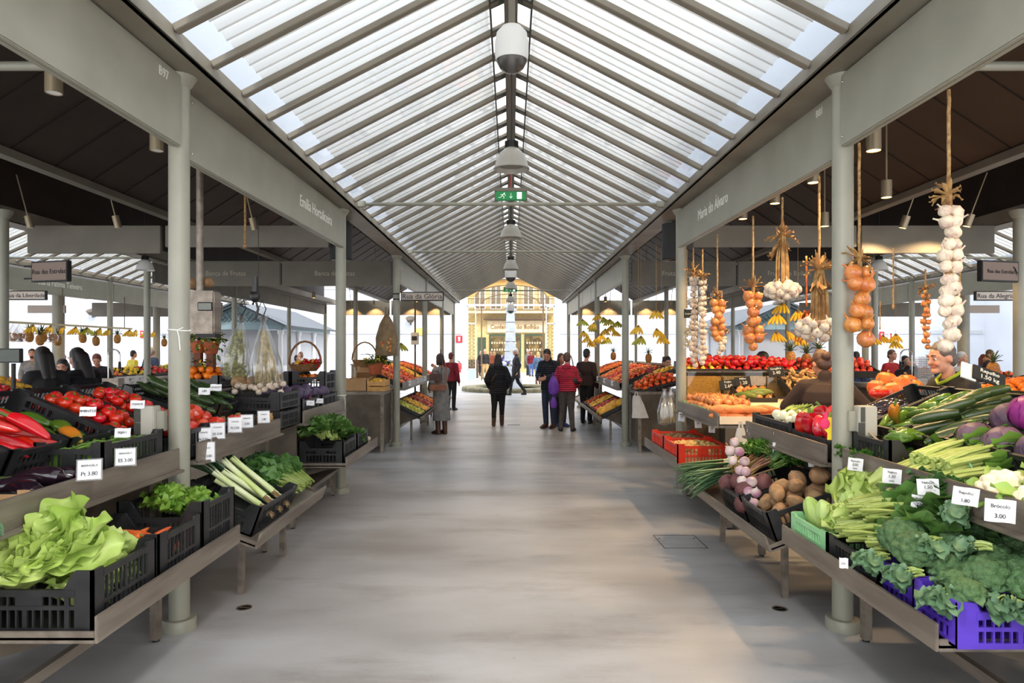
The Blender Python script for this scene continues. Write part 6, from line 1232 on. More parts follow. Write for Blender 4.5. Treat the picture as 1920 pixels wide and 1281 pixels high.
hang_string(1345, 440, 558, 640, 6.8, 'onion', 1.0, 'string of brown onions beside the pair of thin garlic plaits', .05, 7)
hang_string(1300, 465, 512, 690, 7.5, 'garlic', 1.05, 'thin long garlic plait nearest the second right column', .026, 17)
hang_string(1317, 468, 520, 685, 7.4, 'garlic', 1.0, 'thin long garlic plait, right one of the pair', .026, 16)
hang_string(1735, 505, 545, 655, 6.6, 'onion', .62, 'string of small shiny orange onions lit from above', .028, 9)
hang_string(1353, 545, 625, 665, 6.9, 'garlic', .95, 'short garlic plait tucked behind an onion string', .03, 5)
def head(px, ytop, y0, y1, y2, Y, label, q=1.15, n=26):
    a = P(px, y0, Y); c = P(px, y2, Y); top = P(px, ytop, Y); m_ = P(px, y1, Y); o = thing('garlic_bunch', label, 'garlic bunch', (a.x, Y, a.z)); L = a.z-m_.z
    b = MB(); rope(b, V((0, 0, top.z-a.z)), V((0, 0, -.02))); b.build('rope', ropem, o)
    b = MB(); rr = random.Random(int(px))
    for k in range(26): x, y = rr.uniform(-.045, .045), rr.uniform(-.03, .03); b.tube([(x*.5, y*.5, .0), (x, y, -L*.5), (x*1.1, y*1.1, -L)], [.004, .006, .005], 5)
    b.build('dried_stems', drym, o); b = MB(); tuft(b, (0, 0, -.01), .10, 26, True, int(px)); tuft(b, (0, 0, -.03), .11, 14, False, int(px)+3); b.build('dried_husks', drym, o)
    H_ = m_.z-c.z
    for k in range(n):
        t = (k+.5)/n; th = math.acos(1-1.75*t); an = k*2.4; R_ = H_*.62
        attach('garlic', o, T(R_*math.sin(th)*math.cos(an)*1.15, R_*math.sin(th)*math.sin(an), -L-R_*.4-R_*math.cos(th)*-.55*-1 - R_*.1) @ RZ(an) @ RY(th+math.pi*.0+.4) @ RX(math.pi) @ S(q*U(.88, 1.1)))
head(1536, 330, 507, 600, 652, 4.6, 'thick garlic bunch hanging over the bent vendor, dry stems tied above')
head(1467, 370, 442, 532, 570, 5.2, 'garlic bunch with a tuft of dry stems, left of the bent vendor', 1.15, 24)
b = MB(); tuft(b, P(1512, 585, 5.6), .12, 30, False, 5, 1.4); rope(b, P(1512, 480, 5.6), P(1512, 575, 5.6)); tag(b.build('dried_chilli_bunch', M_('dried_chilli', (196, 112, 40), (150, 66, 30), rough=.6, scale=14)), 'orange bunch of dried peppers beside the thick garlic bunch', 'dried peppers')
for px, y0, y1, Y, lab in ((1675, 465, 575, 6.0, 'empty cord hanging left of the orange onion string'), (1800, 465, 580, 6.2, 'empty brown cord hanging right of the nearest garlic plait'), (1650, 565, 615, 9., 'thin dark cord over the far bananas'), (1288, 468, 575, 7.8, 'bare jute rope beside the second right column')):
    b = MB(); a, c = P(px, y0, Y), P(px, y1, Y); rope(b, a, c, .006); b.ball(c, .012, 6, (1, 1, 2)); tag(b.build('hanging_rope', ropem), lab, 'rope')
# herbs bag with a chalk label by the second right column
p = P(1289, 618, 7.85); o = thing('herb_bag', 'narrow clear bag of dried herbs on the second right column', 'bag', p); b = MB(); b.lathe([(0, -.22), (.05, -.21), (.052, -.05), (.03, .06), (.012, .12), (0, .13)], 12, None, 5, .08, .6); b.build('sheet', clear, o); b = MB(); [b.ball((U(-.03, .03), U(-.015, .015), U(-.2, .02)), .012, 5) for k in range(60)]; b.build('herbs', M_('dried_herb', (150, 136, 74), (116, 108, 58), rough=.9, scale=30), o); b = MB(); b.box(-.05, -.04, .13, .05, -.034, .23); b.build('chalk_label', chalk, o); text('Louro', .03, chalkw, T(0, -.042, .18) @ FACE['cam'], o)
# the two big cellophane bags of herbs at the left
herb = M_('dried_flowers', (186, 186, 116), (140, 138, 78), rough=.9, scale=26, trans=.2); straw = M_('dry_straw', (196, 178, 130), (150, 132, 86), rough=.9, scale=30)
cello = glassy('cellophane', (250, 250, 250), 2.6, .14, .10)
def bag(px, y0, y1, Y, rw, label, m, lean=0.):
    a = P(px, y0, Y); c = P(px, y1, Y); L = a.z-c.z; o = thing('herb_bag', label, 'bag', a); o.rotation_euler = (0, lean, 0)
    b = MB(); pr = [(0, -L), (rw*.7, -L*.99), (rw, -L*.85), (rw*.95, -L*.6), (rw*.62, -L*.32), (rw*.25, -L*.08), (rw*.12, 0), (rw*.3, L*.08), (rw*.34, L*.1)]
    b.lathe(pr, 40, None, 9, .10); b.v = [tuple(V(v)*(1+.08*noise.noise(V(v)*9))) for v in b.v]; b.build('cellophane', cello, o)
    h = MB(); rr = random.Random(int(px))
    for k in range(420):
        t = rr.random()**.6; rr_ = rw*.9*(.2+.8*t)*math.sqrt(rr.random()); an = rr.uniform(0, 6.28); z = -L*(.15+.80*t)
        if m is herb: h.ball((rr_*math.cos(an), rr_*math.sin(an)*.8, z), rr.uniform(.010, .024), 5, (1, 1, .7))
        else: h.tube([(0, 0, -L*.12), (rr_*math.cos(an)*.6, rr_*math.sin(an)*.5, z*.6), (rr_*math.cos(an), rr_*math.sin(an)*.8, z)], [.003, .004, .007], 4)
    h.build('dried_herbs', m, o); h = MB(); h.tube([(0, 0, -.02), (0, 0, .06)], .014, 8); h.tube([(0, 0, .05), (.03, 0, .12), (0, .0, .2), (-.03, 0, .14)], .005, 6); h.build('hook', dark, o)
bag(452, 602, 712, 6.3, .125, 'cellophane bag of yellow-green dried flowers hanging on the left', herb, .12)
bag(494, 605, 730, 6.1, .135, 'cellophane bag of straw-like dried herbs hanging on the left', straw, -.06)
b = MB(); p = P(478, 600, 6.3); b.tube([p+V((0, 0, .0)), p+V((.03, 0, .1)), p+V((.0, 0, .2)), p+V((-.02, 0, .14))], .012, 8); b.ball(p+V((0, 0, .22)), .05, 10, (1, .8, 1.2)); b.tube([p+V((0, 0, .2)), p+V((0, 0, .40))], .03, 8); tag(b.build('clip_lamp', mat('black_metal', (30, 28, 26), rough=.4)), 'black clip lamp above the hanging herb bags', 'lamp')
for k in range(14): put('garlic', P(455+6*k+U(-6, 6), 726+U(-10, 8), 5.95) and T(P(440+7*k+U(-4, 4), 727+U(-9, 9), 6.0)) @ RX(U(-1, 1)) @ RY(U(-1, 1)) @ S(.95), 'garlic bulb heaped below the hanging herb bags', 'garlic below the herb bags')
for k in range(4): put('potato', T(P(447+14*k, 716+4*(k % 2), 6.2)) @ S(1.2), 'brown tuber beside the hanging herb bags', 'tubers beside the herb bags')
b = MB(); p = P(485, 733, 6.05); [crate(T(p.x-.03, 6.05, 1.0+.165*k), .62, .56, .16, blackp, '%s black crate of the pair raising the garlic below the herb bags' % ('lower', 'upper')[k]) for k in (0, 1)]
# bananas on strings
def hangban(px, py, Y, key, lab, q=1., grp=None, string=True, yaw=None):
    p = P(px, py, Y); o = put(key, T(p) @ RZ(U(-.8, .8) if yaw is None else yaw) @ S(q), lab, grp)
    if string:
        MB().tube([(0, 0, 0), (0, 0, (3.1-p.z)/q)], .0025, 4).build('cord', ropem, o)
for k, (px, py, Y) in enumerate(((1457, 598, 8.6), (1467, 578, 8.8), (1455, 632, 9.2), (1496, 592, 8.7), (1476, 629, 9.4), (1496, 640, 9.5))): hangban(px, py-8, Y, 'banana', ('bananas below the garlic head, %s') % ordn[k], 1.1)
for k, (px, py, Y) in enumerate(((1230, 583, 9.0), (1197, 612, 9.4), (1202, 632, 9.5), (1231, 618, 9.2), (1240, 630, 9.3))): hangban(px, py, Y, 'banana' if k != 2 else 'gbanana', 'bananas on a string over the orange heap, %s' % ordn[k], .95)
cl = [(1092, 600), (1094, 622), (1101, 632), (1108, 612), (1114, 606), (1122, 590), (1131, 596), (1135, 618), (1128, 628), (1143, 600), (1146, 612), (1152, 620), (1140, 634), (1118, 634), (1106, 640), (1158, 604)]
for k, (px, py) in enumerate(cl): hangban(px, py, 14.6+.25*(k % 4), 'banana' if k % 3 else 'gbanana', 'bananas in the big hanging cluster beyond the third right column', 1.15, 'bananas in the hanging cluster', string=k % 3 == 0)
for k, (px, py, Y) in enumerate(((1622, 640, 10.5), (1638, 645, 10.2), (1655, 642, 10.3), (1680, 640, 10.0), (1678, 652, 10.1))): hangban(px, py-12, Y, 'banana', 'bananas hanging beyond the first right column, %s' % ordn[k], .95)
hangban(752, 645, 12.2, 'gbanana', 'greenish bananas hung on the third left column', 1.1)
# rail with bananas and pineapples in the outer left stall
def rail(y0, y1, x, z, lab, grp):
    o = thing('hanging_rail', lab, 'rail', (x, y0, z)); b = MB(); b.box(-.02, 0, 0, .02, y1-y0, .04); b.build('bar', mat('pale_rail', (204, 188, 152), rough=.5), o)
    for yy in (.4, (y1-y0)/2, y1-y0-.3): b = MB(); b.cyl((0, yy, .03), (0, yy, .75), .01); b.build('hanger_rod', steeld, o)
rail(11.2, 16.2, -9.0, 2.16, 'pale rail carrying bananas and pineapples across the left street', None)
for k, px in enumerate((62, 95, 120, 142, 163, 188, 205, 243, 255, 275, 290)):
    X = -9.0; Y = X*F/(px-CX); p = V((X, Y, 2.14)); put('banana' if k not in (4,) else 'gbanana', T(p) @ RZ(U(-.6, .6)) @ S(1.25), 'yellow bananas hooked on the pale rail in the outer left stall', 'bananas on the rail')
for k, px in enumerate((55, 75, 80, 108, 155, 180, 220, 308)):
    X = -9.05; Y = X*F/(px-CX); p = V((X, Y, 1.93-.06*(k % 2))); put('pineapple', T(p) @ RX(U(-.2, .2)) @ S(1.25), 'pineapple tied under the pale rail in the outer left stall', 'pineapples on the rail')
for k, px in enumerate((25, 36, 98)):
    X = -9.0; Y = X*F/(px-CX); p = V((X, Y, 1.95)); o = thing('nut_bag', 'clear bag of nuts hanging on the pale rail, %s' % ordn[k], 'bag', p); b = MB(); b.lathe([(0, -.13), (.10, -.11), (.12, -.02), (.06, .10), (.01, .2), (0, .21)], 14, None, 5, .08); b.build('sheet', cello, o); b = MB(); [b.ball((U(-.07, .07), U(-.07, .07), U(-.1, .03)), .02, 5) for _ in range(40)]; b.build('nuts', M_('nut_shell', (190, 140, 88), (160, 108, 62), rough=.7, scale=30), o)
# white carrier bags
wbag = mat('white_plastic_bag', (226, 224, 220), (212, 210, 208), rough=.45, scale=9, trans=.3, bump=.1)
def carrier(px, py, Y, w, h, label, m, name='carrier_bag', dx=0.):
    p = P(px, py, Y); o = thing(name, label, 'bag', p); b = MB(); n_, k_ = 22, 10; vs = []
    for i in range(k_):
        t = i/(k_-1); ww = w*(.35+.65*t**.7)
        for j in range(n_): a = 6.283*j/n_; q = 1+.10*math.sin(5*a+3*t)+.06*noise.noise(V((a*2, t*4, px))); vs.append((dx*t+ww/2*math.cos(a)*q, .35*ww/2*math.sin(a)*q, -h*t))
    b.add(vs, [(i*n_+j, i*n_+(j+1) % n_, (i+1)*n_+(j+1) % n_, (i+1)*n_+j) for i in range(k_-1) for j in range(n_)]+[tuple(range(n_)), tuple(reversed(range((k_-1)*n_, k_*n_)))]); b.build('body', m, o)
    b = MB(); b.tube([(-w*.1, 0, -.01), (-w*.05, 0, .06), (w*.05, 0, .06), (w*.1, 0, -.01)], .008, 6); b.build('handles', m, o)
carrier(1193, 742, 11.0, .26, .36, 'white carrier bag hanging on the counter below the oranges', wbag, dx=.06)
carrier(1389, 803, 5.95, .17, .40, 'stack of white carrier bags hanging beside the red crates', wbag)
carrier(1376, 835, 5.9, .15, .22, 'crumpled clear-white bag beside the carrier bag stack', wbag)
for k, (px, py) in enumerate(((1246, 735), (1258, 733))): 
    p = P(px, py, 8.5); o = thing('garlic_net_bag', 'clear bag of dried herbs hanging before the second right column, %s' % ordn[k], 'bag', p); b = MB(); b.lathe([(0, -.42), (.08, -.40), (.09, -.25), (.05, -.08), (.02, 0), (.03, .04)], 16, None, 5, .1); b.build('sheet', cello, o); b = MB(); [b.tube([(0, 0, -.08), (U(-.05, .05), U(-.05, .05), -.25), (U(-.06, .06), U(-.06, .06), -.39)], .005, 4) for _ in range(40)]; b.build('herbs', straw, o)
# hanging cloth bags by the third left column
p = P(725, 590, 11.7); o = thing('cloth_bag', 'brown printed cloth bag hanging by the third left column', 'bag', p); b = MB(); b.lathe([(0, -.72), (.16, -.70), (.17, -.4), (.11, -.16), (.03, 0), (0, .01)], 20, None, 4, .12, .5); b.build('cloth', mat('khaki_cloth', (134, 112, 84), (112, 92, 68), rough=.9, scale=9), o); b = MB(); [b.ball((U(-.08, .10), -.085, U(-.62, -.42)), .022, 6, (1, .3, 1)) for _ in range(16)]; b.build('printed_flowers', mat('print_colours', (196, 70, 60), (214, 170, 60), rough=.9, scale=30), o); b = MB(); b.tube([(0, 0, 0), (0, .02, .12)], .006, 5); b.build('strap', ropem, o)
p = P(714, 622, 11.9); o = thing('cloth_bag', 'plain dark cloth hanging behind the printed bag', 'bag', p); b = MB(); b.lathe([(0, -.55), (.09, -.54), (.08, -.25), (.03, 0), (0, .01)], 16, None, 4, .15, .5); b.build('cloth', mat('dark_cloth', (70, 64, 60), rough=.9), o)
# ================================================================ gate, street beyond, fountain, kiosks, wall fittings
b = MB(); b.add([(-30, 37.6, -.002), (30, 37.6, -.002), (30, 62, -.002), (-30, 62, -.002)], [(0, 1, 2, 3)]); struct(b.build('street_ground', mat('street_paving', (206, 198, 186), (188, 180, 170), rough=.7, scale=3), smooth=False))
ochre = mat('ochre_soffit', (198, 152, 84), (182, 136, 70), rough=.6, scale=4, stretch=(1, 1, 5)); gatew = mat('pale_gate_paint', (206, 214, 218), rough=.5); gateb = mat('brown_gate_post', (98, 72, 50), rough=.5); iron = mat('gilt_ironwork', (112, 104, 78), rough=.5); gglass = glassy('gate_glass', (248, 246, 236), .6, .02)
g = thing('arched_gate', 'arched glass and iron gateway in the far white wall', 'gate', (0, WY+.3, 0))
o_ = arch(-2.42, 2.42, 4.62, 4.62, 5.6)[1:-1]; i_ = arch(-1.95, 1.95, 4.62, 4.62, 5.25)[1:-1]
b = MB()
for (p, q), (r, t) in zip(zip(o_, o_[1:]), zip(i_, i_[1:])): b.add([(p[0], -.1, p[1]), (q[0], -.1, q[1]), (t[0], -.1, t[1]), (r[0], -.1, r[1]), (p[0], .1, p[1]), (q[0], .1, q[1]), (t[0], .1, t[1]), (r[0], .1, r[1])], [(0, 1, 2, 3), (7, 6, 5, 4), (3, 2, 6, 7)])
b.build('arch_lining', ochre, g, False)
b = MB(); b.tube([(x, -.12, z) for x, z in i_], .03, 6); b.tube([(x*.82, -.12, 4.2+(z-4.62)*.9) for x, z in i_], .025, 6); b.build('arch_bars', gateb, g)
b = MB(); b.box(-2.42, -.14, 4.1, 2.42, -.04, 4.2); b.build('transom', gatew, g, bev=.01)
for x in (-1.62, 1.78): b = MB(); b.bar((x, -.1, 0), (x, -.1, 4.25), .07 if x < 0 else .22, .07); b.build('post', gateb, g)
b = MB(); [b.bar((x, -.12, 4.2), (x, -.12, 5.2-.05*abs(x)), .02) for x in (-1.5, -1, -.5, 0, .5, 1, 1.5)]; b.bar((-1.9, -.12, 4.75), (1.9, -.12, 4.75), .02); b.build('glazing_bars', gateb, g)
b = MB(); b.add([(-1.9, -.09, 4.2), (1.9, -.09, 4.2), (1.5, -.09, 5.0), (0, -.09, 5.2), (-1.5, -.09, 5.0)], [(0, 1, 2, 3, 4)]); b.build('fanlight_glass', gglass, g, False)
for s in (-1, 1):
    x0, x1 = s*1.92, s*2.40; f = MB(); [f.box(x0 if e else x1, -.2, 0, (x0 if e else x1)+(-s if not e else s)*.05, -.12, 4.1) for e in (0, 1)]; [f.box(x0, -.2, z, x1, -.12, z+.06) for z in (.58, 3.1, 4.04)]; f.build('door_leaf_frame', gatew, g, bev=.006)
    f = MB(); f.box(x0, -.18, .05, x1, -.14, .58); f.build('kick_panel', mat('blue_grey_panel', (152, 168, 178), rough=.5), g, False)
    f = MB(); f.box(x0, -.15, .64, x1, -.145, 4.04); f.build('leaf_glass', gglass, g, False)
    f = MB(); xc = (x0+x1)/2
    for k in range(12):
        z = .74+.2*k
        for e in (-1, 1): f.tube([(xc+e*(.02+.16*math.sin(a*.5)), -.19, z+.19*a/6.28+.03*math.sin(a)) for a in [6.28*i/10 for i in range(11)]], .013, 5); f.tube([(xc+e*(.10+.05*math.cos(a)), -.19, z+.10+.05*math.sin(a)) for a in [6.28*i/8 for i in range(9)]], .010, 4)
    f.build('ironwork', iron, g)
# building across the street
fb = thing('shop_building', 'yellow tiled building with pastry shop across the street, seen through the gate', 'building', (0, 50.5, 0)); ytile = mat('yellow_facade_tile', (206, 184, 132), (188, 164, 110), rough=.5, scale=5); cream = mat('cream_stone', (226, 206, 172), (212, 190, 154), rough=.6, scale=4); gfr = mat('green_shop_frame', (58, 74, 56), rough=.5)
b = MB(); b.box(-9, 0, 0, 9, 1, 12); b.build('wall', ytile, fb, False)
b = MB(); b.box(-1.75, -.12, 2.95, 2.6, 0, 3.85); b.build('sign_board', cream, fb, bev=.01); text('Confeitaria do Bolhão', .44, mat('bronze_letters', (132, 98, 58), rough=.4), T(.28, -.14, 3.36) @ FACE['cam'], fb, sx=.92, ext=.02)
b = MB(); b.box(-2.0, -.5, 3.88, 2.7, 0, 4.0); b.build('awning', mat('awning_brown', (92, 72, 56), rough=.6), fb, bev=.01)
for x0, x1 in ((-1.6, -.1), (.15, .75), (1.0, 2.5)):
    w_ = MB(); w_.box(x0, -.08, .35, x1, -.02, 2.85); fr = w_.build('shop_window', gfr, fb, bev=.01); w_ = MB(); w_.box(x0+.09, -.10, .5, x1-.09, -.08, 2.7); w_.build('pane', mat('dark_shop_glass', (70, 60, 40), (130, 108, 66), rough=.15, scale=3, lo=.4, hi=.7), fr, False)
    w_ = MB(); [w_.box(x, -.13, .62+.5*r_, x+.1, -.10, .62+.5*r_+.14) for r_ in range(4) for x in [x0+.15+.19*i for i in range(int((x1-x0-.3)/.19))]]; w_.build('window_goods', mat('bright_goods', (236, 226, 196), (206, 150, 92), rough=.5, scale=9), fr, False)
b = MB(); b.box(-2.45, -.1, 0, -1.85, -.02, 2.6); d_ = b.build('door', gfr, fb, bev=.01)
for k, x in enumerate((-2.3, -1.1, .1, 1.3, 2.5)):
    b = MB(); b.box(x-.42, -.06, 4.6, x+.42, 0, 7.2); fr = b.build('window', mat('white_frame', (236, 234, 226), rough=.5), fb, bev=.01); b = MB(); [b.box(x-.34 if e else x+.04, -.08, 4.75, x-.04 if e else x+.34, -.06, 7.0) for e in (0, 1)]; b.build('pane', mat('pale_window_glass', (120, 112, 94), rough=.12), fr, False)
b = MB(); b.box(-3.2, -.75, 4.35, 3.2, 0, 4.5); b.build('balcony_slab', cream, fb, bev=.01); b = MB(); [b.bar((-3.1+.12*i, -.7, 4.5), (-3.1+.12*i, -.7, 5.35), .03) for i in range(53)]; b.bar((-3.15, -.7, 5.4), (3.15, -.7, 5.4), .06); b.bar((-3.15, -.7, 4.62), (3.15, -.7, 4.62), .04); b.build('balcony_rail', gateb, fb)
b = MB(); b.box(-2.7, -.3, 0, -1.95, -.05, 1.1); o = tag(b.build('street_bin', mat('brown_bin', (92, 72, 58), rough=.6), loc=(0, 41, 0), bev=.02), 'brown box by the left gate post in the street', 'bin')
# fountain: round basin with a white obelisk
st = mat('obelisk_stone', (168, 176, 188), (152, 162, 176), rough=.6, scale=5); gs = mat('mossy_basin_stone', (126, 116, 90), (80, 84, 62), rough=.7, scale=4)
f = thing('fountain', 'round stone fountain basin with tall white obelisk before the gate', 'fountain', (-.02, 28.3, 0))
b = MB(); b.lathe([(2.02, 0), (2.02, .12), (1.98, .17), (1.45, .17), (1.43, .08), (0, .08)], 56); b.build('basin', gs, f)
b = MB(); b.lathe([(0, .085), (1.43, .085)], 40); b.build('water', mat('dark_water', (60, 70, 62), rough=.05), f)
b = MB(); sq = lambda r0, z0, r1, z1: b.lathe([(r0*1.414, z0), (r1*1.414, z1)], 4, RZ(PI/4)); sq(.5, .08, .46, .5); sq(.42, .5, .40, 1.0); z = 1.22
for k in range(5): sq(.255-.017*k, z+.003, .255-.017*(k+1), z+.38); z += .40
b.build('obelisk', st, f, bev=.008)
b = MB(); [b.ball((.33*math.cos(k*1.257), .33*math.sin(k*1.257), 1.1), .13, 10, (1, 1, .9)) for k in range(5)]; [b.ball((.25*math.cos(k*.7), .25*math.sin(k*.7), 1.24), .07, 8) for k in range(9)]; [b.ball((.17*math.cos(k*1.05), .17*math.sin(k*1.05), 3.32+.12*(k % 2)), .08, 8) for k in range(6)]; b.lathe([(.16, 3.2), (.2, 3.3), (.16, 3.45), (.1, 3.6), (0, 3.66)], 20); b.build('carved_ornament', st, f)
# kiosks with slate roofs
slate = mat('slate_roof', (84, 90, 98), (62, 68, 76), rough=.6, scale=26, stretch=(1, 1, 3)); kb = mat('kiosk_blue_grey', (132, 156, 164), rough=.5); kw = mat('kiosk_white', (222, 224, 226), rough=.5); blind = mat('kiosk_blind', (168, 170, 176), rough=.6)
for s, nm in ((-1, 'left'), (1, 'right')):
    k_ = thing('kiosk', 'slate roofed kiosk with white columns beyond the far stalls on the %s' % nm, 'kiosk', (s*9.75, 24.5, 0)); hw, L = 1.55, 6.4
    b = MB()
    for e in (-1, 1): b.bar((e*.0, L/2-.3, 3.36), (e*(hw+.3), L/2-.3, 2.52), L+.6, .06, up=(0, 0, 1))
    b.build('roof', slate, k_, False)
    b = MB(); b.add([(-hw, -.02, 2.58), (hw, -.02, 2.58), (0, -.02, 3.3), (-hw, .05, 2.58), (hw, .05, 2.58), (0, .05, 3.3)], [(0, 1, 2), (5, 4, 3), (0, 3, 4, 1)]); b.build('pediment', kb, k_, False)
    b = MB(); [b.bar((-1.0+.16*i, -.04, 2.68), (-1.0+.16*i+.5*(1 if j else -1)*.5, -.04, 2.68+.42*(1-abs(-1.0+.16*i)/1.2)), .02, .012) for i in range(13) for j in (0, 1)]; b.build('lattice', mat('lattice_green', (74, 96, 98), rough=.6), k_, False)
    b = MB(); [b.bar((e*.0, -.35, 3.33), (e*(hw+.3), -.35, 2.49), .10, .12, up=(0, 0, 1)) for e in (-1, 1)]; b.box(-hw, -.05, 2.4, hw, .1, 2.58); b.box(-hw-.02, 0, 2.4, -hw+.1, L, 2.52); b.box(hw-.1, 0, 2.4, hw+.02, L, 2.52); b.build('entablature', kb, k_, bev=.01)
    for e in (-1, 1):
        for j in range(4):
            c = MB(); c.lathe([(.11, 0), (.11, .1), (.085, .14), (.075, 2.2), (.11, 2.28), (.12, 2.4), (0, 2.4)], 14, T(e*(hw-.1), .1+j*(L-.2)/3, 0)); c.build('column', kw, k_)
    b = MB(); b.box(-hw+.16, .3, 1.1, hw-.16, L-.2, 2.4); b.build('blind_wall', blind, k_, False); b = MB(); b.box(-hw+.14, .28, 0, hw-.14, L-.2, 1.1); b.build('base_wall', kw, k_, False)
# things on the far wall
def onwall(px, py): Y = WY-.04; p = P(px, py, Y); return p
def plate(px, py, w_, h_, m, label, name, cat, inner=None):
    p = onwall(px, py); o = thing(name, label, cat, p); b = MB(); b.box(-w_/2, -.03, -h_/2, w_/2, .03, h_/2); b.build('plate', m, o, bev=.005)
    if inner: b = MB(); b.box(-w_*.14, -.035, -h_*.3, w_*.14, -.03, h_*.32); b.box(-w_*.2, -.035, h_*.18, w_*.2, -.03, h_*.28); b.build('pictogram', inner, o, False)
    return o
redsg = mat('fire_sign_red', (206, 32, 38), rough=.4)
plate(861, 636, .36, .38, redsg, 'red fire extinguisher sign left of the gate', 'fire_sign', 'sign', white); 
for k, (px, m, i2) in enumerate(((1640, redsg, white), (1653, redsg, white), (1670, white, redsg))): plate(px, 630, .28, .46, m, 'fire safety sign on the far right wall, %s of three' % ordn[k], 'fire_sign', 'sign', i2)
plate(267, 627, .22, .40, redsg, 'small red framed sign on the far left wall', 'fire_sign', 'sign', white)
p = onwall(861, 690); o = thing('fire_extinguisher', 'red fire extinguisher on the white wall left of the gate', 'extinguisher', p); b = MB(); b.lathe([(.10, -.25), (.11, -.2), (.11, .2), (.06, .28), (0, .28)], 16, T(0, -.14, 0)); b.build('cylinder', redsg, o); b = MB(); b.tube([(0, -.14, .28), (0, -.14, .36), (-.08, -.16, .38)], .025, 6); b.tube([(.02, -.14, .34), (.14, -.16, .2), (.13, -.18, -.05)], .016, 6); b.build('valve_hose', dark, o)
for px, py, lab in ((278, 592, 'grey floodlight on the far left wall'), (178, 590, 'grey floodlight behind the tree-thick left pillar'), (771, 604, 'grey floodlight on the far wall by the sign post'), (1630, 597, 'grey floodlight on the far right wall')):
    p = onwall(px, py); o = thing('floodlight', lab, 'lamp', p); b = MB(); b.lathe([(.16, -.1), (.26, .12), (0, .12)], 14, T(0, -.3, .1) @ RX(.5)); b.build('head', steeld, o); b = MB(); b.tube([(0, 0, -.1), (0, -.2, -.15), (0, -.3, .1)], .04, 6); b.build('arm', steeld, o)
for k, (px, py, w_, h_, lab) in enumerate(((281, 681, 1.1, 1.35, 'pale closed hatch in the far left wall'), (1193, 668, .9, 1.6, 'pale closed door in the far wall beyond the oranges'), (690, 650, .85, .8, 'small white framed window on the far wall'), (1895, 568, 1.6, 1.7, 'large grey window high on the far right wall'), (40, 578, 1.6, 1.3, 'large pale window high on the far left wall'), (1630, 668, 1.2, 1.5, 'pale panel on the far right wall behind the fruit'))): plate(px, py, w_, h_, mat('pale_hatch', (196, 206, 208), rough=.5), lab, 'wall_panel', 'panel')
p = onwall(790, 622); o = tag(MB().ball((0, 0, 0), .42, 24, (1, .12, .52)).build('oval_sign', mat('ochre_sign', (236, 186, 92), rough=.5)), 'plain ochre oval sign on the far wall', 'sign'); o.location = p
p = P(778, 635, 14.6); o = thing('socket_box', 'cream meter box on the post under the Rua da Glória sign', 'electrical box', p); b = MB(); b.box(-.08, -.05, -.13, .08, .05, .13); b.build('housing', boxm, o, bev=.01); b = MB(); b.box(-.06, -.055, -.04, .05, -.05, .05); b.build('meter_window', dark, o, False); b = MB(); b.cyl((0, .03, -1.3), (0, .03, .9), .02); b.build('post', steeld, o)
# ================================================================ farther stalls
def counter(x0, y0, x1, y1, z, label, m=None):
    o = thing('market_counter', label, 'counter', (0, 0, 0)); b = MB(); b.box(x0, y0, z-.05, x1, y1, z); b.build('worktop', steel, o, bev=.006); b = MB(); b.box(x0+.05, y0+.03, .12, x1-.05, y1-.03, z-.05); b.build('cabinet', m or steeld, o, False)
    for xx in (x0+.04, x1-.04):
        for yy in (y0+.04, y1-.04): b = MB(); b.box(xx-.025, yy-.025, 0, xx+.025, yy+.025, z-.05); b.build('leg', steel, o)
    return o
def board(M, w, d, label, h=.07, m=None):
    o = thing('fruit_tray', label, 'tray', M=M); b = MB(); b.box(-w/2, -d/2, -.02, w/2, d/2, 0); b.build('base', m or blackp, o, False); b = MB()
    for s in (-1, 1): b.box(s*w/2, -d/2, 0, s*(w/2-.012), d/2, h); b.box(-w/2, s*d/2, 0, w/2, s*(d/2-.012), h)
    b.build('rim', m or blackp, o, False); return o
NAMES = dict(orange='orange', apple='red apple', peach='peach', yellow='yellow fruit', khaki='persimmon', pear='green pear', lemon='lemon', mango='mango', tomato='tomato', kiwi='kiwi', melon='orange melon', greenpep='green pepper', onion='onion', ronion='red onion', carrot='carrot', ginger='ginger root', bigtom='large tomato')
def heap(M, w, d, key, where, step=.085, layers=1, mound=.05, tray=True, sc=(.95, 1.15), m=None):
    if tray: board(M, w, d, 'shallow tray of %ss %s' % (NAMES[key], where), m=m)
    fill(key, M, w-.04, d-.03, .035, step, '%s heaped %s' % (NAMES[key], where), '%ss %s' % (NAMES[key], where), layers, mound, sc)
seqL = ['peach', 'apple', 'khaki', 'yellow', 'orange', 'apple', 'pear', 'mango']; seqR = ['khaki', 'peach', 'apple', 'peach', 'orange', 'khaki', 'apple', 'yellow']
pos = ['first', 'second', 'third', 'fourth', 'fifth', 'sixth', 'seventh', 'eighth']
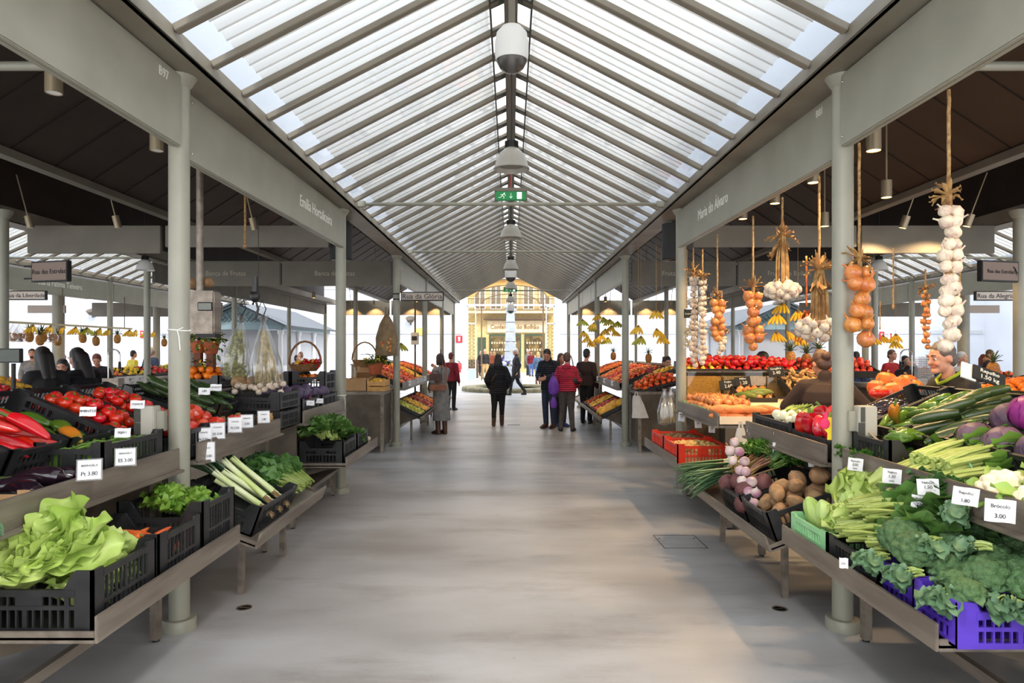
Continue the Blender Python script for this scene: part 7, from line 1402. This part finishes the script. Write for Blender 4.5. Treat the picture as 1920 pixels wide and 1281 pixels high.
for s, nm, seq in ((-1, 'left', seqL), (1, 'right', seqR)):
    stand(s, 12.25, 15.6, 'steel fruit stand just beyond the crossing on the %s of the aisle' % nm, .42, math.radians(24), (12.3, 15.5), (12.3, 15.5, 2.2, 1.06, 2.9, 1.42), zt=.98, xb=2.95); stand(s, 16.0, 17.6, 'second steel fruit stand beyond the crossing on the %s of the aisle' % nm, .42, math.radians(24), None, (16.05, 17.55, 2.2, 1.06, 2.9, 1.42), zt=.98, xb=2.95)
    for k in range(6):
        yy = (12.65, 13.43, 14.21, 14.99, 16.4, 17.18)[k]; where = 'on the far %s stand, %s from the crossing' % (nm, pos[k])
        heap(ontilt(s, 2.0, 1.02, yy, .42, math.radians(22)), .86, .74, seq[k], where, .092, 1, .06)
        if k < 4:
            low = (['pear', 'yellow', 'apple', 'orange', 'peach', 'lemon'] if s < 0 else ['melon', 'apple', 'yellow', 'khaki', 'orange', 'pear'])[k]
            tl2 = math.radians(26); heap(CM(s, 1.60+.3, yy, .44+.3*math.sin(tl2), tl2), .56, .70, low, 'on the low far %s tray, %s from the crossing' % (nm, pos[k]), .17 if low == 'melon' else .095, 1, .03)
    for k in range(5): yy = 12.9+1.1*k; p = V((s*1.93, yy, 1.05)); ptag(T(p) @ RZ(-s*.9), .10, .10, [('1.%d0' % (3+k), .03)], 'price card on the far %s fruit stand, %s from the crossing' % (nm, ordn[k]), holder=False)
# counters facing the crossing with boxes and heaps
counter(-2.80, 11.1, -2.06, 12.05, 1.0, 'steel counter facing the crossing on the left, fruit boxes on top'); counter(2.06, 11.1, 2.95, 12.05, 1.0, 'steel counter facing the crossing on the right, oranges on top')
counter(-4.9, 11.5, -2.9, 12.05, .98, 'low steel counter behind the fruit boxes on the left'); counter(3.05, 11.5, 4.9, 12.05, .98, 'low steel counter beside the oranges on the right')
M = CM(1, 2.45, 11.5, 1.02, math.radians(16)); crate(M, .74, .66, .12, blackp, 'black crate under the orange persimmon heap'); fill('khaki', M, .70, .60, .08, .092, 'orange persimmon in the big heap on the right counter', 'persimmons on the right counter', 2, .08, sc=(1., 1.15))
heap(CM(1, 2.65, 11.85, 1.25, .3), .6, .5, 'yellow', 'behind the persimmon heap', .09); b = MB(); b.box(-.05, -.03, 0, .05, .0, .09); o = tag(b.build('price_card', mat('dark_red_card', (120, 30, 40), rough=.6)), 'dark red price card standing in the persimmon heap', 'price tag'); o.location = P(1218, 700, 11.3)
M = CM(-1, 2.56, 11.5, 1.0); carton(M, .36, .50, .20, card, 'brown cardboard box of oranges on the left counter'); fill('orange', M, .3, .44, .13, .085, 'orange in the brown cardboard box', 'oranges in the cardboard box', 1)
M = CM(-1, 2.50, 11.82, 1.22, .0, .3) @ RX(.5); carton(M, .34, .30, .10, card, 'tilted cardboard lid behind the box of oranges')
M = CM(-1, 2.22, 11.45, 1.0); woodcrate(M, .30, .46, .17, 'pale wooden crate of yellow fruit on the left counter'); fill('yellow', M, .26, .40, .13, .085, 'yellow fruit in the pale wooden crate', 'yellow fruit in the wooden crate', 1, .05)
def basket(p, r, h, m, label, handle=True):
    o = thing('basket', label, 'basket', p); b = MB(); b.lathe([(r*.7, 0), (r*.9, h*.6), (r, h), (r*.93, h), (r*.82, h*.5), (0, .02)], 20, cap=False); b.build('bowl', m, o)
    if handle: b = MB(); b.tube([(r*math.cos(PI*i/10), 0, h+1.4*r*math.sin(PI*i/10)) for i in range(11)], .014, 6); b.build('handle', m, o)
    return o
wick = mat('wicker', (150, 108, 66), (112, 76, 46), rough=.8, scale=40, bump=.4); terra = mat('terracotta', (176, 92, 52), (158, 78, 42), rough=.7, scale=8)
basket(P(684, 690, 11.9), .22, .14, wick, 'wicker basket with tall handle behind the flower pot')
def plant(p, r, m, fm, label, droop=False, n=120, name='potted_plant', cat='plant', sd=1):
    o = thing(name, label, cat, p); rr = random.Random(sd); b = MB(); b.lathe([(r*.6, 0), (r*.85, r*1.1), (r*.95, r*1.1), (r*.95, r*1.35), (r*.8, r*1.35), (0, r*1.25)], 20); b.build('pot', m, o); b = MB(); fl = MB()
    for k in range(n):
        a = rr.uniform(0, 6.28); e = rr.random()**.5; q = r*1.5*e; z = r*1.35+r*1.1*(1-e*e)*rr.random() - (rr.random()*r*3*(e > .8) if droop else 0); b.leaf(r*.5, r*.35, T(q*math.cos(a), q*math.sin(a), z) @ RZ(a-1.57) @ RX(rr.uniform(-.8, .8)), curl=-.6, nx=3, ny=4)
        if k % 3 == 0: fl.ball((q*1.05*math.cos(a), q*1.05*math.sin(a), z+r*.12), r*.11, 6)
    b.build('leaves', M_('pot_leaf', (78, 104, 50), (104, 124, 62), rough=.5, scale=14, trans=.2), o); fl.build('flowers', fm, o); return o
yfl = mat('yellow_flower', (226, 190, 60), rough=.6)
plant(P(704, 702, 11.75), .15, terra, yfl, 'terracotta pot of yellow-green flowers on the left counter')
for k, (px, py) in enumerate(((372, 662), (396, 664))): p = P(px, py, 6.9); plant(p, .095, terra, yfl, 'hanging terracotta pot with trailing yellow flowers, %s' % ('behind the column' if k == 0 else 'below the white notice'), True, 130, sd=k+3); b = MB(); b.bar((p.x, 6.9, 1.0), (p.x, 6.9, p.z), .07); tag(b.build('wooden_post', M_('red_brown_wood', (112, 58, 36), rough=.7)), 'red-brown wooden post carrying the flower pot, %s one' % ordn[k], 'post')
# back tables inside the near blocks
counter(-3.4, 6.6, -2.85, 8.2, 1.30, 'raised back table with oranges behind the left stands'); counter(-4.9, 5.6, -4.3, 8.2, 1.22, 'raised table of tomatoes at the far left column')
counter(2.1, 8.2, 4.2, 8.7, 1.12, 'high back counter of grain bins on the right'); counter(3.3, 4.6, 3.9, 6.0, 1.05, 'inner table of pumpkins on the right')
M = T(-3.1, 6.9, 1.30); crate(M, .44, .34, .13, blackp, 'black crate of tangerines below the flower pots'); fill('orange', M, .4, .30, .10, .08, 'tangerine below the flower pots', 'tangerines below the pots', 2, .03)
carton(T(-3.02, 7.15, 1.40), .34, .16, .10, mat('orange_card', (226, 140, 60), rough=.7), 'orange cardboard tray behind the tangerines')
for k, x in enumerate((-2.92, -2.48)): M = T(x, 8.6, 1.18); crate(M, .42, .5, .24, blackp, 'tall black crate of tangerines beyond the red cabbages, %s one' % ordn[k]); fill('orange', M, .36, .42, .16, .085, 'tangerine in the tall crates beyond the red cabbages', 'tangerines in tall crates', 1)
counter(-3.2, 8.35, -2.2, 8.9, 1.18, 'raised end table beyond the red cabbages')
for k in range(46): put('longpep' if k % 3 else 'yellow', T(P(575+U(-22, 22), 688-U(0, 12), 8.5+U(-.1, .1))) @ RZ(U(0, 6)) @ RX(U(-.5, .5)+1.5) @ S(.55), 'red and yellow chilli pepper piled in the basket beyond the cabbages', 'chillies in the basket')
basket(P(572, 696, 8.5), .20, .09, wick, 'wicker basket heaped with chillies beyond the red cabbages')
heap(CM(-1, 4.72, 6.2, 1.25, .3), .5, .6, 'tomato', 'by the left edge column', .08, 1, .05); heap(CM(-1, 5.1, 6.75, 1.30, .3), .5, .5, 'yellow', 'behind the left edge tomatoes', .085)
# grain bins
binm = glassy('bin_front', (246, 246, 242), .8, .05)
for k, (xa, xb, c, nm) in enumerate(((2.12, 2.52, (214, 160, 74), 'yellow corn'), (2.56, 3.06, (186, 160, 122), 'pale beans'), (3.08, 3.5, (160, 136, 100), 'brown lentils'))):
    o = thing('grain_bin', 'clear fronted bin of %s on the high back counter' % nm, 'bin', ((xa+xb)/2, 8.35, 1.12)); w_ = xb-xa; b = MB(); b.box(-w_/2, -.16, 0, w_/2, -.155, .30); b.build('clear_front', binm, o, False); b = MB(); b.box(-w_/2, -.15, 0, w_/2, .15, .24); b.build('grain', mat('grain_%d' % k, c, tuple(int(x*.72) for x in c), rough=.8, scale=130, bump=.5), o, False); b = MB(); b.box(-w_/2, -.17, .29, w_/2, .15, .31); b.build('lid', clear, o, False)
for k, (px, py, w_) in enumerate(((1365, 722, .20), (1393, 716, .18), (1455, 697, .18))): p = P(px, py, 8.1); o = thing('chalk_sign', 'small black chalk price sign at the grain bins, %s from the column' % ordn[k], 'price tag', p); o.rotation_euler = (-.2, -.1, 0); b = MB(); b.box(-w_/2, -.006, -.06, w_/2, .006, .06); b.build('slate', chalk, o); text(('2.60', '1.20', '3.40')[k], .055, chalkw, T(0, -.008, -.015) @ FACE['cam'], o); text(('Feijão', 'Milho', 'Gengibre')[k], .035, chalkw, T(0, -.008, .035) @ FACE['cam'], o)
heap(T(2.85, 8.62, 1.42) @ RX(.25), 1.5, .4, 'tomato', 'on the row above the grain bins', .085, 2, .06); heap(T(2.45, 8.58, 1.42) @ RX(.25), .6, .34, 'lemon', 'above the grain bins by the thin garlic plaits', .08)
heap(T(3.55, 8.0, 1.22) @ RX(.4), .7, .6, 'ginger', 'right of the grain bins', .10, 2, .05); heap(T(2.75, 7.75, 1.14) @ RX(.3), .4, .4, 'onion', 'below the grain bins', .08, 1, .03)
for k in range(3): put('greensq', T(2.62+.09*k, 7.62, 1.17+.02*k) @ RZ(.8+.4*k), 'dark green squash below the chalk signs', 'green squashes')
for k in range(6): put('ronion', T(2.95+.10*(k % 3), 7.2-.12*(k//3), 1.06+.03*(k % 2)) @ RX(k), 'red onion between the onions and the bent vendor', 'red onions on the right')
b = MB(); b.box(2.5, 6.9, 1.0, 3.3, 8.1, 1.10); tag(b.build('display_box', mat('cream_board', (214, 196, 166), rough=.6), smooth=False), 'cream sloping board under the squashes and red onions', 'box')
for k, (px, py, Y) in enumerate(((1646, 727, 5.3), (1662, 712, 5.5), (1690, 722, 5.3), (1700, 716, 5.6), (1676, 731, 5.2), (1712, 728, 5.5), (1655, 738, 5.1))): p = P(px, py, Y); put('pumpkin', T(p) @ RZ(k) @ RX(.2*(k % 3)) @ S(.72), 'orange pumpkin on the inner right table', 'pumpkins')
for k in range(3): put('bigtom', T(P(1640+9*k, 738, 5.0)) @ S(.7), 'tomato beside the pumpkins', 'tomatoes beside the pumpkins')
for k, (px, py, Y) in enumerate(((1482, 672, 8.9), (1536, 668, 8.8), (1512, 676, 9.), (1216, 672, 12.2), (1150, 668, 14.), (1862, 695, 6.8))): put('pineapple', T(P(px, py, Y)) @ RX(U(-.1, .1)) @ S(1.1 if k < 3 else 1.), 'pineapple standing among fruit, %s from the garlic' % ordn[k])
heap(T(4.2, 8.9, 1.40) @ RX(.3), 1.0, .4, 'apple', 'behind the bent vendor', .09, 2, .08); heap(CM(1, 4.9, 6.3, 1.30, .2), .6, 1.2, 'orange', 'behind the leaning man', .085, 1, .06); counter(4.5, 5.6, 5.3, 9.2, 1.25, 'inner fruit table behind the leaning man')
# chalk sign and black rims near the leaning man
p = P(1854, 706, 4.2); o = thing('chalk_sign', 'large black chalk sign tilted in front of the leaning man', 'price tag', p); o.rotation_euler = (-.5, .35, -.1); b = MB(); b.box(-.10, -.006, -.05, .10, .006, .05); b.build('slate', chalk, o, bev=.003); text('Repolho', .035, chalkw, T(0, -.009, .02) @ FACE['cam'], o); text('1.50 kg', .04, chalkw, T(0, -.009, -.022) @ FACE['cam'], o); b = MB(); b.box(-.16, .01, -.06, -.07, .02, .05); b.build('backing_card', white, o)
# outer stalls beyond the parallel streets
for s, nm in ((-1, 'left'), (1, 'right')):
    a = sorted((s*9.34, s*10.1)); counter(a[0], 11.0, a[1], 21.0, .98, 'long counter of the outer fruit stall across the %s street' % nm)
    for k, key in enumerate(['tomato', 'orange', 'yellow', 'pear', 'peach', 'lemon', 'tomato', 'pear'] if s < 0 else ['mango', 'orange', 'khaki', 'lemon', 'peach', 'pear', 'yellow', 'tomato']):
        yy = 11.6+1.15*k
        if (s < 0 and k in (2, 3)) or (s > 0 and k > 5): continue
        heap(CM(s, 9.72, yy, 1.08, .3), .6, 1.0, key, 'on the outer %s counter, %s heap' % (nm, pos[k]), .135, 1, .10, sc=(1.3, 1.6))
for k in range(8): p = V((-9.42, 14.5+.16*k, .98)); o = thing('fruit_cup', 'clear cup of cut fruit on the outer left counter', 'cup', p, group='fruit cups'); b = MB(); b.lathe([(.045, 0), (.065, .2), (.0, .2)], 12); b.build('cup', clear, o); b = MB(); b.lathe([(0, .01), (.042, .01), (.058, .17), (0, .19)], 10); b.build('cut_fruit', M_('cut_fruit', (232, 150, 60), (226, 96, 50), rough=.4, scale=14), o)
for k, px in enumerate((209, 230, 249, 266)): Y = 9.32*F/(CX-px); ptag(T(-9.32, Y, .93) @ RZ(.9), .30, .22, [('SUMO', .06), ('2.00', .06)] if k == 0 else [('-----', .06), ('----', .05)], 'white notice card on the outer left counter, %s of four' % ordn[k], holder=False)
for s, px, nm in ((-1, 203, 'left'), (1, 1710, 'right')): p = P(px, 690, 13.2); o = thing('sink_tap', 'tall sprung hose tap in the outer %s stall' % nm, 'tap', p); b = MB(); b.tube([(0, 0, -.2), (0, 0, .25)]+[(s*-.11+.11*s*math.cos(a), 0, .25+.11*math.sin(a)) for a in [PI*i/8 for i in range(9)]]+[(-.22*s, 0, .12)], .016, 8); b.build('spring_hose', chrome, o); b = MB(); b.cyl((-.22*s, 0, .12), (-.22*s, 0, -.02), .022, .03); b.build('spray_head', dark, o); b = MB(); b.box(-.25, -.1, -.34, .25, .1, -.2); b.build('sink_block', steel, o)
for k, px in enumerate((1610, 1628, 1640, 1665)): pass
for k, px in enumerate((1722, 1730, 1738, 1744)): p = P(px, 712, 9.5); o = thing('cup_stack', 'tall stack of clear plastic cups on the inner right counter', 'cups', p, group='cup stacks'); b = MB(); [b.lathe([(.04, .03*i), (.052, .03*i+.05)], 12) for i in range(10)]; b.build('cups', clear, o)
counter(6.5, 9.2, 7.2, 10.2, 1.2, 'small counter with cup stacks across the right street')
# ---- drop the patterns nothing was copied from
for k, pr in PR.items():
    if not pr.used:
        for c in kids(pr.o):
            bpy.data.objects.remove(c)
        bpy.data.objects.remove(pr.o)
# ================================================================ light, sky, camera
sc = bpy.context.scene
w = bpy.data.worlds.new('overcast_sky'); sc.world = w; w.use_nodes = True; N = w.node_tree.nodes; L = w.node_tree.links
bg = N['Background']; tc = N.new('ShaderNodeTexCoord'); sp = N.new('ShaderNodeSeparateXYZ'); rp = N.new('ShaderNodeValToRGB')
L.new(tc.outputs['Generated'], sp.inputs[0]); L.new(sp.outputs['Z'], rp.inputs['Fac']); L.new(rp.outputs[0], bg.inputs['Color'])
rp.color_ramp.elements[0].position = 0; rp.color_ramp.elements[0].color = (.96, .96, .96, 1); rp.color_ramp.elements[1].position = .8; rp.color_ramp.elements[1].color = (.94, .97, 1.0, 1)
bg.inputs['Strength'].default_value = 2.9
sun = bpy.data.lights.new('sun', 'SUN'); sun.energy = 3.2; sun.angle = math.radians(12); sun.color = (1, .93, .84)
so = bpy.data.objects.new('sun', sun); COL.objects.link(so); so.rotation_euler = (math.radians(38), math.radians(28), 0)
cam = bpy.data.cameras.new('camera'); co = bpy.data.objects.new('camera', cam); COL.objects.link(co)
co.location = (0, 0, H); co.rotation_euler = (math.pi/2, 0, 0); cam.sensor_width = 36; cam.lens = 36*F/1920; cam.shift_x = (960-CX)/1920; cam.shift_y = -(640.5-CY)/1920; cam.clip_end = 300; cam.clip_start = .05
sc.camera = co
sc.view_settings.view_transform = 'Standard'; sc.view_settings.look = 'None'; sc.view_settings.gamma = 1; sc.view_settings.use_curve_mapping = False; sc.view_settings.exposure = 0.3
